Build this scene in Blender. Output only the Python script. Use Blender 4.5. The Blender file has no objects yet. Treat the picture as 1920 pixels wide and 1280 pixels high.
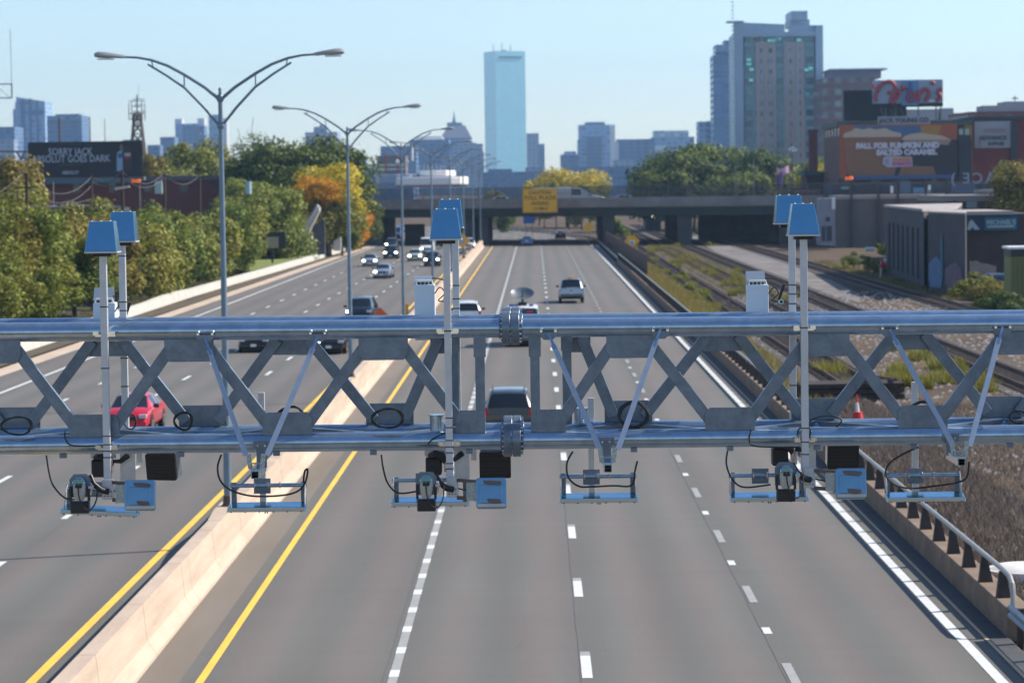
import bpy, math, random
from mathutils import Vector, Matrix
R = math.radians
rnd = random.Random(7)
S = bpy.context.scene
COL = S.collection

# ------------------------------------------------------------------ camera
FPX = 5333.0; HC = 9.3; ROLL = R(0.75); VX, VY = 1002.0, 346.0
_y = Vector(((VX-960)/FPX, -(VY-640)/FPX, 1)).normalized()
_z = Vector((-math.sin(ROLL), math.cos(ROLL), 0)); _z = (_z - _y*_z.dot(_y)).normalized()
_x = _y.cross(_z)
if _x.x < 0: _x = -_x
CR = Vector((_x.x, _y.x, _z.x)); CU = Vector((_x.y, _y.y, _z.y)); CF = Vector((_x.z, _y.z, _z.z))
cd = bpy.data.cameras.new('camera'); cam = bpy.data.objects.new('camera', cd); COL.objects.link(cam)
cam.matrix_world = Matrix(((CR.x, CU.x, -CF.x, 0), (CR.y, CU.y, -CF.y, 0), (CR.z, CU.z, -CF.z, HC), (0, 0, 0, 1)))
cd.sensor_width = 36; cd.lens = FPX/1920*36; cd.clip_start = 0.5; cd.clip_end = 30000
cd.dof.use_dof = True; cd.dof.focus_distance = 31.0; cd.dof.aperture_fstop = 3.2; cd.dof.aperture_blades = 8
S.camera = cam
def ray(px, py): return CF + CR*((px-960)/FPX) - CU*((py-640)/FPX)
def G(px, py, z=0.0):
    d = ray(px, py); t = (z-HC)/d.z
    return Vector((d.x*t, d.y*t, z))
def P(px, py, y):
    d = ray(px, py); t = y/d.y
    return Vector((d.x*t, y, HC+d.z*t))

# ------------------------------------------------------------------ sky, sun, exposure
SUN_EL, SUN_AZ = R(41), R(71)          # azimuth clockwise from +Y
w = bpy.data.worlds.new("World"); S.world = w; w.use_nodes = True
nt = w.node_tree; bg = nt.nodes['Background']
sky = nt.nodes.new('ShaderNodeTexSky'); sky.sky_type = 'NISHITA'; sky.sun_disc = False
sky.sun_elevation = SUN_EL; sky.sun_rotation = SUN_AZ; sky.air_density = 0.9; sky.dust_density = 0.25; sky.ozone_density = 3.2; sky.altitude = 0
nt.links.new(sky.outputs[0], bg.inputs[0]); bg.inputs[1].default_value = 0.122
sl = bpy.data.lights.new('sun', 'SUN'); sl.energy = 4.8; sl.angle = R(0.5); sl.color = (1.0, 0.93, 0.82)
so = bpy.data.objects.new('sun', sl); COL.objects.link(so)
sdir = Vector((math.sin(SUN_AZ)*math.cos(SUN_EL), math.cos(SUN_AZ)*math.cos(SUN_EL), math.sin(SUN_EL)))
so.rotation_euler = sdir.to_track_quat('Z', 'Y').to_euler(); so.location = (60, 20, 60)
S.view_settings.view_transform = 'Standard'; S.view_settings.look = 'None'
S.view_settings.exposure = 0.55; S.view_settings.gamma = 1.0
S.render.engine = 'CYCLES'
S.cycles.max_bounces = 6; S.cycles.transparent_max_bounces = 12; S.cycles.volume_bounces = 0

# ------------------------------------------------------------------ materials
MATS = {}
def mat(name, col, rough=0.7, metal=0.0, noise=0.0, ns=1.0, col2=None, bump=0.0, bs=None, emit=None, es=1.0, coat=0.0, stretch=None, spec=None, detail=5, co='Object'):
    if name in MATS: return MATS[name]
    m = bpy.data.materials.new(name); m.use_nodes = True; t = m.node_tree; n = t.nodes; b = n['Principled BSDF']
    b.inputs['Base Color'].default_value = (*col, 1); b.inputs['Roughness'].default_value = rough; b.inputs['Metallic'].default_value = metal
    if coat: b.inputs['Coat Weight'].default_value = coat; b.inputs['Coat Roughness'].default_value = 0.08
    if spec is not None: b.inputs['Specular IOR Level'].default_value = spec
    if noise or col2 or bump:
        tc = n.new('ShaderNodeTexCoord'); mp = n.new('ShaderNodeMapping'); t.links.new(tc.outputs[co], mp.inputs[0])
        if stretch: mp.inputs['Scale'].default_value = stretch
        tx = n.new('ShaderNodeTexNoise'); tx.inputs['Scale'].default_value = ns; tx.inputs['Detail'].default_value = detail; tx.inputs['Roughness'].default_value = 0.65
        t.links.new(mp.outputs[0], tx.inputs['Vector'])
        c2 = col2 if col2 else tuple(max(0, c*(1-noise)) for c in col)
        c1 = col if col2 else tuple(min(1, c*(1+noise)) for c in col)
        rp = n.new('ShaderNodeValToRGB'); rp.color_ramp.elements[0].position = 0.32; rp.color_ramp.elements[1].position = 0.68
        rp.color_ramp.elements[0].color = (*c2, 1); rp.color_ramp.elements[1].color = (*c1, 1)
        t.links.new(tx.outputs[0], rp.inputs[0]); t.links.new(rp.outputs[0], b.inputs['Base Color'])
        if bump:
            t2 = n.new('ShaderNodeTexNoise'); t2.inputs['Scale'].default_value = bs or ns*6; t2.inputs['Detail'].default_value = 6
            t.links.new(mp.outputs[0], t2.inputs['Vector'])
            bp = n.new('ShaderNodeBump'); bp.inputs['Strength'].default_value = bump; bp.inputs['Distance'].default_value = 0.05
            t.links.new(t2.outputs[0], bp.inputs['Height']); t.links.new(bp.outputs[0], b.inputs['Normal'])
    if emit: b.inputs['Emission Color'].default_value = (*emit, 1); b.inputs['Emission Strength'].default_value = es
    MATS[name] = m; return m

def facade(name, wall, glass, pu=3.6, pv=3.6, fu=0.6, fv=0.55, wr=0.75, gr=0.12, gm=0.0, var=(0.55, 1.5)):
    """window grid over a wall, worked out in metres from the building's own coordinates"""
    if name in MATS: return MATS[name]
    m = bpy.data.materials.new(name); m.use_nodes = True; t = m.node_tree; n = t.nodes; b = n['Principled BSDF']
    def N(k, **kw):
        o = n.new(k)
        for a, v in kw.items(): setattr(o, a, v)
        return o
    def MT(op, a, bb=None):
        o = N('ShaderNodeMath', operation=op)
        for i, v in enumerate((a, bb)):
            if v is None: continue
            if isinstance(v, (int, float)): o.inputs[i].default_value = v
            else: t.links.new(v, o.inputs[i])
        return o.outputs[0]
    tc = N('ShaderNodeTexCoord'); sp = N('ShaderNodeSeparateXYZ'); t.links.new(tc.outputs['Object'], sp.inputs[0])
    u = MT('DIVIDE', MT('ADD', sp.outputs[0], sp.outputs[1]), pu); v = MT('DIVIDE', sp.outputs[2], pv)
    mu = MT('LESS_THAN', MT('FRACT', MT('ADD', u, 500.0)), fu); mv = MT('LESS_THAN', MT('FRACT', MT('ADD', v, 500.0)), fv)
    msk = MT('MULTIPLY', mu, mv)
    cb = N('ShaderNodeCombineXYZ'); t.links.new(MT('FLOOR', u), cb.inputs[0]); t.links.new(MT('FLOOR', v), cb.inputs[2])
    wn = N('ShaderNodeTexWhiteNoise', noise_dimensions='3D'); t.links.new(cb.outputs[0], wn.inputs['Vector'])
    gc = N('ShaderNodeMix', data_type='RGBA'); t.links.new(wn.outputs['Value'], gc.inputs[0])
    gc.inputs[6].default_value = (*[c*var[0] for c in glass], 1); gc.inputs[7].default_value = (*[min(1, c*var[1]) for c in glass], 1)
    nz = N('ShaderNodeTexNoise'); nz.inputs['Scale'].default_value = 0.08; t.links.new(tc.outputs['Object'], nz.inputs['Vector'])
    wc = N('ShaderNodeMix', data_type='RGBA'); t.links.new(nz.outputs[0], wc.inputs[0])
    wc.inputs[6].default_value = (*[c*0.85 for c in wall], 1); wc.inputs[7].default_value = (*[min(1, c*1.15) for c in wall], 1)
    mx = N('ShaderNodeMix', data_type='RGBA'); t.links.new(msk, mx.inputs[0]); t.links.new(wc.outputs[2], mx.inputs[6]); t.links.new(gc.outputs[2], mx.inputs[7])
    t.links.new(mx.outputs[2], b.inputs['Base Color'])
    rr = N('ShaderNodeMapRange'); t.links.new(msk, rr.inputs[0]); rr.inputs[3].default_value = wr; rr.inputs[4].default_value = gr
    t.links.new(rr.outputs[0], b.inputs['Roughness'])
    if gm: t.links.new(MT('MULTIPLY', msk, gm), b.inputs['Metallic'])
    MATS[name] = m; return m

def leafmat(name, c1, c2, c3=None):
    if name in MATS: return MATS[name]
    m = bpy.data.materials.new(name); m.use_nodes = True; t = m.node_tree; n = t.nodes; b = n['Principled BSDF']
    ge = n.new('ShaderNodeNewGeometry'); rp = n.new('ShaderNodeValToRGB')
    el = rp.color_ramp.elements; el[0].color = (*c1, 1); el[1].color = (*c2, 1)
    if c3: e = el.new(0.85); e.color = (*c3, 1); el[1].position = 0.7 if el[1].position == 1.0 else el[1].position
    t.links.new(ge.outputs['Random Per Island'], rp.inputs[0])
    oi = n.new('ShaderNodeObjectInfo'); hs = n.new('ShaderNodeHueSaturation')
    mr = n.new('ShaderNodeMapRange'); t.links.new(oi.outputs['Random'], mr.inputs[0]); mr.inputs[3].default_value = 0.485; mr.inputs[4].default_value = 0.515
    mv = n.new('ShaderNodeMapRange'); t.links.new(oi.outputs['Random'], mv.inputs[0]); mv.inputs[3].default_value = 1.15; mv.inputs[4].default_value = 0.85
    t.links.new(mr.outputs[0], hs.inputs['Hue']); t.links.new(mv.outputs[0], hs.inputs['Value']); t.links.new(rp.outputs[0], hs.inputs['Color'])
    t.links.new(hs.outputs[0], b.inputs['Base Color']); b.inputs['Roughness'].default_value = 0.6; b.inputs['Specular IOR Level'].default_value = 0.25
    tr = n.new('ShaderNodeBsdfTranslucent'); t.links.new(hs.outputs[0], tr.inputs[0])
    ms = n.new('ShaderNodeMixShader'); ms.inputs[0].default_value = 0.3
    t.links.new(b.outputs[0], ms.inputs[1]); t.links.new(tr.outputs[0], ms.inputs[2]); t.links.new(ms.outputs[0], n['Material Output'].inputs[0])
    MATS[name] = m; return m

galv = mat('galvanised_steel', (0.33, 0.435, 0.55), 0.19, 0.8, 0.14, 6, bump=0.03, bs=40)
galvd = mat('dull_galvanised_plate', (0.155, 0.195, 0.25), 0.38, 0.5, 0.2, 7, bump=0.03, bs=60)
alum = mat('sky_tinted_aluminium', (0.20, 0.42, 0.57), 0.18, 0.95, 0.05, 3)  # blue of the reflected sky is put into the base colour
alud = mat('matt_aluminium', (0.56, 0.56, 0.58), 0.5, 0.55, 0.08, 5)
blk = mat('black_plastic', (0.012, 0.012, 0.014), 0.45, 0, 0.2, 8)
rub = mat('black_rubber', (0.02, 0.02, 0.02), 0.6)
conc = mat('concrete', (0.42, 0.39, 0.35), 0.9, 0, 0.12, 1.2, bump=0.2)
medc = mat('tan_concrete', (0.74, 0.59, 0.45), 0.9, 0, 0.10, 0.9, bump=0.15)
lampm = mat('painted_lamp_steel', (0.16, 0.22, 0.28), 0.45, 0.3, 0.1, 3)
glass = mat('dark_car_glass', (0.012, 0.015, 0.018), 0.06, 0, spec=0.8)
chrome = mat('chrome', (0.7, 0.7, 0.72), 0.15, 1)
white = mat('white_paint', (0.8, 0.8, 0.8), 0.5, 0, 0.05, 4)
redl = mat('red_lens', (0.45, 0.01, 0.01), 0.25)
lens = mat('clear_headlamp', (0.6, 0.62, 0.65), 0.12, 0.2)
lit = mat('headlamp_switched_on', (0.9, 0.9, 0.8), 0.2, emit=(1, 0.93, 0.75), es=9)
amber = mat('amber_digits', (0.3, 0.05, 0.01), 0.5, emit=(1, 0.20, 0.02), es=0.9)

# ------------------------------------------------------------------ mesh helper
class MB:
    def __init__(s): s.v = []; s.f = []
    def add(s, vs, fs):
        o = len(s.v); s.v += [tuple(p) for p in vs]; s.f += [tuple(i+o for i in f) for f in fs]
    def box(s, x0, x1, y0, y1, z0, z1):
        s.add([(x0,y0,z0),(x1,y0,z0),(x1,y1,z0),(x0,y1,z0),(x0,y0,z1),(x1,y0,z1),(x1,y1,z1),(x0,y1,z1)],
              [(0,3,2,1),(4,5,6,7),(0,1,5,4),(1,2,6,5),(2,3,7,6),(3,0,4,7)])
    def cbox(s, c, d): s.box(c[0]-d[0]/2, c[0]+d[0]/2, c[1]-d[1]/2, c[1]+d[1]/2, c[2]-d[2]/2, c[2]+d[2]/2)
    def bar(s, a, b, wd, ht, up=(0,0,1)):
        a = Vector(a); b = Vector(b); d = (b-a).normalized(); u = Vector(up)
        sd = d.cross(u)
        if sd.length < 1e-4: sd = d.cross(Vector((0,1,0)))
        sd.normalize(); u = sd.cross(d).normalized(); sd = sd*wd/2; u = u*ht/2
        s.add([a-sd-u, a+sd-u, a+sd+u, a-sd+u, b-sd-u, b+sd-u, b+sd+u, b-sd+u], [(0,1,2,3),(7,6,5,4),(0,4,5,1),(1,5,6,2),(2,6,7,3),(3,7,4,0)])
    def tube(s, pts, r, n=10, cap=True):
        pts = [Vector(p) for p in pts]; rs = r if isinstance(r, (list, tuple)) else [r]*len(pts)
        prev = None; rings = []
        for i, p in enumerate(pts):
            d = (pts[min(i+1, len(pts)-1)] - pts[max(i-1, 0)]).normalized()
            if prev is None:
                a = Vector((0,0,1)) if abs(d.z) < 0.9 else Vector((0,1,0)); u = (a - d*a.dot(d)).normalized()
            else: u = (prev - d*prev.dot(d)).normalized()
            prev = u; v = d.cross(u)
            rings.append([p + (u*math.cos(2*math.pi*k/n) + v*math.sin(2*math.pi*k/n))*rs[i] for k in range(n)])
        vs = [q for g in rings for q in g]; fs = []
        for i in range(len(pts)-1):
            for k in range(n): fs.append((i*n+k, i*n+(k+1)%n, (i+1)*n+(k+1)%n, (i+1)*n+k))
        if cap: fs.append(tuple(range(n-1, -1, -1))); fs.append(tuple((len(pts)-1)*n+k for k in range(n)))
        s.add(vs, fs)
    def cable(s, pts, r, n=6):
        Q = [Vector(p) for p in pts]; out = []
        for i in range(len(Q)-1):
            p0 = Q[max(i-1, 0)]; p1 = Q[i]; p2 = Q[i+1]; p3 = Q[min(i+2, len(Q)-1)]
            for k in range(5): q = k/5; out.append(.5*((2*p1)+(p2-p0)*q+(2*p0-5*p1+4*p2-p3)*q*q+(3*p1-p0-3*p2+p3)*q**3))
        s.tube(out+[Q[-1]], r, n)
    def prism(s, poly, y0, y1, axis='y'):
        n = len(poly)
        if axis == 'y': A = [(p[0], y0, p[1]) for p in poly]; B = [(p[0], y1, p[1]) for p in poly]
        elif axis == 'z': A = [(p[0], p[1], y0) for p in poly]; B = [(p[0], p[1], y1) for p in poly]
        else: A = [(y0, p[0], p[1]) for p in poly]; B = [(y1, p[0], p[1]) for p in poly]
        s.add(A+B, [tuple(range(n)), tuple(range(2*n-1, n-1, -1))] + [(i, n+i, n+(i+1) % n, (i+1) % n) for i in range(n)])
    def quad(s, a, b, c, d): s.add([a, b, c, d], [(0,1,2,3)])
    def xf(s, M, start=0):
        for i in range(start, len(s.v)): s.v[i] = tuple(M @ Vector(s.v[i]))
        return s
    def build(s, name, m, parent=None, smooth=False, bevel=0, wparent=None):
        me = bpy.data.meshes.new(name)
        v = s.v
        if wparent is not None:   # vertices given in world metres, parent already placed
            o = wparent; L = Vector((0,0,0))
            while o is not None: L = L + o.location; o = o.parent
            v = [(p[0]-L.x, p[1]-L.y, p[2]-L.z) for p in v]; parent = wparent
        me.from_pydata(v, [], s.f); me.update()
        import bmesh
        bm = bmesh.new(); bm.from_mesh(me); bmesh.ops.recalc_face_normals(bm, faces=bm.faces); bm.to_mesh(me); bm.free()
        if smooth:
            me.polygons.foreach_set('use_smooth', [True]*len(me.polygons))
            try: me.set_sharp_from_angle(angle=R(40))
            except Exception: pass
        me.materials.append(m)
        o = bpy.data.objects.new(name, me); COL.objects.link(o)
        if parent is not None: o.parent = parent
        if bevel:
            b = o.modifiers.new('bevel', 'BEVEL'); b.width = bevel; b.segments = 2; b.limit_method = 'ANGLE'
        return o

def tag(o, label=None, cat=None, group=None, kind=None):
    if label: o['label'] = label
    if cat: o['category'] = cat
    if group: o['group'] = group
    if kind: o['kind'] = kind
    return o
def thing(name, loc, label, cat, group=None, rz=0.0):
    o = bpy.data.objects.new(name, None); COL.objects.link(o); o.empty_display_size = 0.3
    o.location = loc; o.rotation_euler = (0, 0, rz); return tag(o, label, cat, group)
def copy_tree(o, parent=None):
    c = o.copy(); COL.objects.link(c)
    if parent is not None: c.parent = parent
    for ch in [q for q in o.children]: copy_tree(ch, c)
    return c
def text(name, s, size, m, parent, loc, sx=1.0, rot=(math.pi/2, 0, 0), bold=0.0, ext=0.01, align='CENTER', shear=0):
    cu = bpy.data.curves.new(name, 'FONT'); cu.body = s; cu.size = size; cu.extrude = ext; cu.offset = bold; cu.align_x = align; cu.align_y = 'CENTER'; cu.shear = shear
    cu.resolution_u = 3
    o = bpy.data.objects.new(name, cu); COL.objects.link(o)
    bpy.context.view_layer.update()
    me = bpy.data.meshes.new_from_object(o); bpy.data.objects.remove(o)
    me.materials.clear(); me.materials.append(m)
    t = bpy.data.objects.new(name, me); COL.objects.link(t); t.parent = parent
    t.location = loc; t.rotation_euler = rot; t.scale = (sx, 1, 1); return t

# ================================================================== GROUND
def bend(Y):       # lateral shift of the highway where it curves left beyond the overpass
    return 0.0 if Y < 430 else -((Y-430)**2)/(2*740.0)
def slope(Y): return 0.0 if Y < 430 else -(Y-430)/740.0
def strip(x0, x1, y0, y1, z, step=15.0, mb=None, f0=None):
    mb = mb or MB(); ys = [y0]
    while ys[-1] < y1-1e-6:
        st = step if ys[-1] >= 415 else max(step, 415-ys[-1])
        ys.append(min(y1, ys[-1]+st))
    vs = []
    for y in ys:
        n = Vector((1, -slope(y))).normalized()
        a = x0(y) if callable(x0) else x0; b = x1(y) if callable(x1) else x1
        for x in (a, b): vs.append((bend(y)+x*n.x, y+x*n.y, z))
    mb.add(vs, [(2*i, 2*i+1, 2*i+3, 2*i+2) for i in range(len(ys)-1)])
    return mb

def ground_mat():
    m = bpy.data.materials.new('rail_yard_dirt'); m.use_nodes = True; t = m.node_tree; n = t.nodes; b = n['Principled BSDF']
    tc = n.new('ShaderNodeTexCoord')
    def nz(sc, det=6, vec=None):
        o = n.new('ShaderNodeTexNoise'); o.inputs['Scale'].default_value = sc; o.inputs['Detail'].default_value = det; o.inputs['Roughness'].default_value = 0.7
        t.links.new(vec or tc.outputs['Object'], o.inputs['Vector']); return o
    a = nz(0.06); c = nz(9.0, 8); g = nz(2.2, 7)
    r1 = n.new('ShaderNodeValToRGB'); r1.color_ramp.elements[0].position = .42; r1.color_ramp.elements[1].position = .62
    r1.color_ramp.elements[0].color = (0.105, 0.078, 0.062, 1); r1.color_ramp.elements[1].color = (0.165, 0.125, 0.08, 1)
    t.links.new(a.outputs[0], r1.inputs[0])
    r2 = n.new('ShaderNodeValToRGB'); r2.color_ramp.elements[0].position = .35; r2.color_ramp.elements[1].position = .7
    r2.color_ramp.elements[0].color = (0.35, 0.33, 0.32, 1); r2.color_ramp.elements[1].color = (1.6, 1.55, 1.5, 1)
    t.links.new(c.outputs[0], r2.inputs[0])
    r3 = n.new('ShaderNodeValToRGB'); r3.color_ramp.elements[0].position = .35; r3.color_ramp.elements[1].position = .65
    r3.color_ramp.elements[0].color = (0.7, 0.7, 0.7, 1); r3.color_ramp.elements[1].color = (1.15, 1.12, 1.1, 1)
    t.links.new(g.outputs[0], r3.inputs[0])
    x = n.new('ShaderNodeMix'); x.data_type = 'RGBA'; x.blend_type = 'MULTIPLY'; x.inputs[0].default_value = 1
    t.links.new(r1.outputs[0], x.inputs[6]); t.links.new(r2.outputs[0], x.inputs[7])
    y = n.new('ShaderNodeMix'); y.data_type = 'RGBA'; y.blend_type = 'MULTIPLY'; y.inputs[0].default_value = 1
    t.links.new(x.outputs[2], y.inputs[6]); t.links.new(r3.outputs[0], y.inputs[7]); t.links.new(y.outputs[2], b.inputs['Base Color'])
    b.inputs['Roughness'].default_value = 0.95; b.inputs['Specular IOR Level'].default_value = 0.1
    bp = n.new('ShaderNodeBump'); bp.inputs['Strength'].default_value = 0.5; bp.inputs['Distance'].default_value = 0.06
    t.links.new(c.outputs[0], bp.inputs['Height']); t.links.new(bp.outputs[0], b.inputs['Normal'])
    return m
gm = MB(); gm.quad((-3500, -60, -0.12), (3500, -60, -0.12), (3500, 6300, -0.12), (-3500, 6300, -0.12))
tag(gm.build('ground', ground_mat()), kind='structure')

def asphalt(name, base, lane0, lanew, dark=0.0):
    m = bpy.data.materials.new(name); m.use_nodes = True; t = m.node_tree; n = t.nodes; b = n['Principled BSDF']
    tc = n.new('ShaderNodeTexCoord'); sp = n.new('ShaderNodeSeparateXYZ'); t.links.new(tc.outputs['Object'], sp.inputs[0])
    def M(op, a, bb=None):
        o = n.new('ShaderNodeMath'); o.operation = op
        for i, v in enumerate((a, bb)):
            if v is None: continue
            if isinstance(v, (int, float)): o.inputs[i].default_value = v
            else: t.links.new(v, o.inputs[i])
        return o.outputs[0]
    mp = n.new('ShaderNodeMapping'); mp.inputs['Scale'].default_value = (1, 0.06, 1); t.links.new(tc.outputs['Object'], mp.inputs[0])
    st = n.new('ShaderNodeTexNoise'); st.inputs['Scale'].default_value = 0.9; st.inputs['Detail'].default_value = 5; t.links.new(mp.outputs[0], st.inputs['Vector'])
    gr = n.new('ShaderNodeTexNoise'); gr.inputs['Scale'].default_value = 13; gr.inputs['Detail'].default_value = 4; t.links.new(tc.outputs['Object'], gr.inputs['Vector'])
    bl = n.new('ShaderNodeTexNoise'); bl.inputs['Scale'].default_value = 0.12; bl.inputs['Detail'].default_value = 6; t.links.new(tc.outputs['Object'], bl.inputs['Vector'])
    # polished wheel paths: two lighter bands per lane
    u = M('DIVIDE', M('SUBTRACT', sp.outputs[0], lane0), lanew)
    wv = M('COSINE', M('MULTIPLY', u, 4*math.pi))
    f = M('ADD', M('MULTIPLY', wv, -0.085), 1.0)
    f = M('ADD', f, M('MULTIPLY', M('SUBTRACT', st.outputs[0], 0.5), 0.34))
    f = M('ADD', f, M('MULTIPLY', M('SUBTRACT', gr.outputs[0], 0.5), 0.40))
    f = M('ADD', f, M('MULTIPLY', M('SUBTRACT', bl.outputs[0], 0.5), 0.22))
    # transverse tining / patches
    mp2 = n.new('ShaderNodeMapping'); mp2.inputs['Scale'].default_value = (0.05, 1.6, 1); t.links.new(tc.outputs['Object'], mp2.inputs[0])
    tv = n.new('ShaderNodeTexNoise'); tv.inputs['Scale'].default_value = 0.8; tv.inputs['Detail'].default_value = 4; t.links.new(mp2.outputs[0], tv.inputs['Vector'])
    f = M('ADD', f, M('MULTIPLY', M('SUBTRACT', tv.outputs[0], 0.5), 0.16))
    sp2 = n.new('ShaderNodeTexNoise'); sp2.inputs['Scale'].default_value = 0.55; sp2.inputs['Detail'].default_value = 7; sp2.inputs['Roughness'].default_value = .75
    mp3 = n.new('ShaderNodeMapping'); mp3.inputs['Scale'].default_value = (1.6, .5, 1); t.links.new(tc.outputs['Object'], mp3.inputs[0]); t.links.new(mp3.outputs[0], sp2.inputs['Vector'])
    f = M('SUBTRACT', f, M('MULTIPLY', M('MAXIMUM', M('SUBTRACT', sp2.outputs[0], 0.63), 0.0), 2.2))      # oil and rubber stains
    vo = n.new('ShaderNodeTexVoronoi'); vo.inputs['Scale'].default_value = .9; t.links.new(tc.outputs['Object'], vo.inputs['Vector'])
    f = M('ADD', f, M('MULTIPLY', M('LESS_THAN', vo.outputs['Distance'], .035), .5))                      # pale chips
    mx = n.new('ShaderNodeMix'); mx.data_type = 'RGBA'; mx.inputs[6].default_value = (*[c*0.6 for c in base], 1); mx.inputs[7].default_value = (*[c*1.4 for c in base], 1)
    t.links.new(M('SUBTRACT', f, 0.5), mx.inputs[0])
    # oil-warm tint blotches
    hb = n.new('ShaderNodeMix'); hb.data_type = 'RGBA'; hb.blend_type = 'MULTIPLY'; hb.inputs[0].default_value = 1
    wr = n.new('ShaderNodeValToRGB'); wr.color_ramp.elements[0].color = (1.03, 0.985, 0.975, 1); wr.color_ramp.elements[1].color = (0.96, 1.0, 0.985, 1)
    wr.color_ramp.elements[0].position = .42; wr.color_ramp.elements[1].position = .58
    t.links.new(M('ADD', M('MULTIPLY', wv, .14), st.outputs[0]), wr.inputs[0]); t.links.new(mx.outputs[2], hb.inputs[6]); t.links.new(wr.outputs[0], hb.inputs[7])
    t.links.new(hb.outputs[2], b.inputs['Base Color']); b.inputs['Roughness'].default_value = 0.78
    b.inputs['Specular IOR Level'].default_value = 0.25
    bp = n.new('ShaderNodeBump'); bp.inputs['Strength'].default_value = 0.15; bp.inputs['Distance'].default_value = 0.01
    t.links.new(gr.outputs[0], bp.inputs['Height']); t.links.new(bp.outputs[0], b.inputs['Normal'])
    return m
asR = asphalt('worn_asphalt_outbound', (0.146, 0.134, 0.122), -6.45, 3.74)
asL = asphalt('worn_asphalt_inbound', (0.144, 0.132, 0.120), -9.7, 3.8)
tag(strip(-8.0, 9.5, 15, 900, 0.0).build('road', asR), kind='structure')
def ledge(y): return -28.9 if y < 250 else max(-28.9, -28.9 + (y-250)*0.0135)
tag(strip(lambda y: ledge(y)+1.1, -8.1, 15, 900, 0.0).build('road', asL), kind='structure')
dirt = mat('sandy_shoulder_grit', (0.155, 0.128, 0.10), 0.95, 0, 0, 0.6, col2=(0.185, 0.16, 0.135), stretch=(1, 0.15, 1))
def wav(y): return -6.78 + 0.10*math.sin(y*0.23) + 0.05*math.sin(y*0.71)
tag(strip(-7.7, wav, 15, 430, 0.004, step=3).build('shoulder', dirt), kind='structure')
gut = mat('tan_gutter_concrete', (0.52, 0.40, 0.30), 0.9, 0, 0.15, 0.8, stretch=(1, .2, 1))
tag(strip(lambda y: ledge(y)-0.1, lambda y: ledge(y)+1.1, 15, 700, 0.004).build('gutter', gut), kind='structure')

# painted lines
yl = mat('yellow_road_paint', (0.86, 0.50, 0.06), 0.7, 0, 0.10, 3, stretch=(1, .2, 1)); wl = mat('white_road_paint', (0.62, 0.62, 0.60), 0.7, 0, 0.10, 3)
wg = mat('worn_grey_road_paint', (0.30, 0.30, 0.29), 0.8, 0, 0.12, 3)
seam = mat('tar_seam', (0.12, 0.105, 0.10), 0.8)
def line(name, m, x0, x1, y0, y1): return tag(strip(x0, x1, y0, y1, 0.008).build(name, m), kind='structure')
line('yellow_line', yl, -6.53, -6.37, 15, 430); line('yellow_line', yl, -9.78, -9.58, 15, 700)
line('white_line', wl, 8.42, 8.64, 15, 620); line('white_line', wl, -24.95, -24.75, 15, 700)
def dashes(name, x, w_, L, per, m, y0=30, y1=700, off=0.0):
    mb = MB(); y = y0+off
    while y < y1: strip(x-w_/2, x+w_/2, y, y+L, 0.009, mb=mb); y += per
    return tag(mb.build(name, m), kind='structure')
P2 = 10.6
dashes('lane_markings', 0.88, .20, 2.55, P2, wl, 42, off=0.6); dashes('lane_markings', 0.88, .20, .5, P2, wg, 42, off=3.15)
for nm, m_, a, b_ in (('lane_markings', wg, 0, 0),): pass
mb = MB(); strip(-2.89, -2.71, 15, 430, .008, mb=mb); tag(mb.build('lane_markings', wg), kind='structure')
dashes('lane_markings', -2.8, .19, .75, 2.72, wl, 40, 430)
dashes('lane_markings', 4.74, .18, 2.6, P2, wg, 42, off=-.6); dashes('lane_markings', 4.70, .17, .85, P2, wl, 42, off=5.6)
for x in (-13.5, -17.3, -21.05): dashes('lane_markings', x, .18, 3.05, 12.2, wl, 30, off=(x*7) % 12)
mb = MB()
for x in (-2.98, 0.76, 4.60, -13.32, -17.1):
    pts = []
    y = 15
    vs = []
    while y < 300:
        o = .006*math.sin(y*.8)+.005*math.sin(y*2.3); vs += [(x+o-.009, y, .006), (x+o+.009, y, .006)]; y += .8
    mb.add(vs, [(2*i, 2*i+1, 2*i+3, 2*i+2) for i in range(len(vs)//2-1)])
tag(mb.build('tar_seams', seam), kind='structure')

# light ballast path and grassy verge in the yard
bal = mat('pale_ballast', (0.24, 0.22, 0.21), 0.95, 0, 0, .28, col2=(0.085, 0.065, 0.055), bump=.5)
mb = MB(); vs = []
for y, a, b_ in [(222,24.9,25.3),(236,24.2,26.8),(270,24.0,28.0),(320,23.9,28.6),(380,24.2,29.0),(430,25.5,31),(500,27,35)]: vs += [(a, y, -.108), (b_, y, -.108)]
mb.add(vs, [(2*i, 2*i+1, 2*i+3, 2*i+2) for i in range(len(vs)//2-1)]); tag(mb.build('ballast_path', bal), kind='structure')
bal2 = mat('dark_ballast', (0.11, 0.085, 0.07), 0.95, 0, 0, 5.0, col2=(0.045, 0.038, 0.034), bump=.5)

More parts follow.
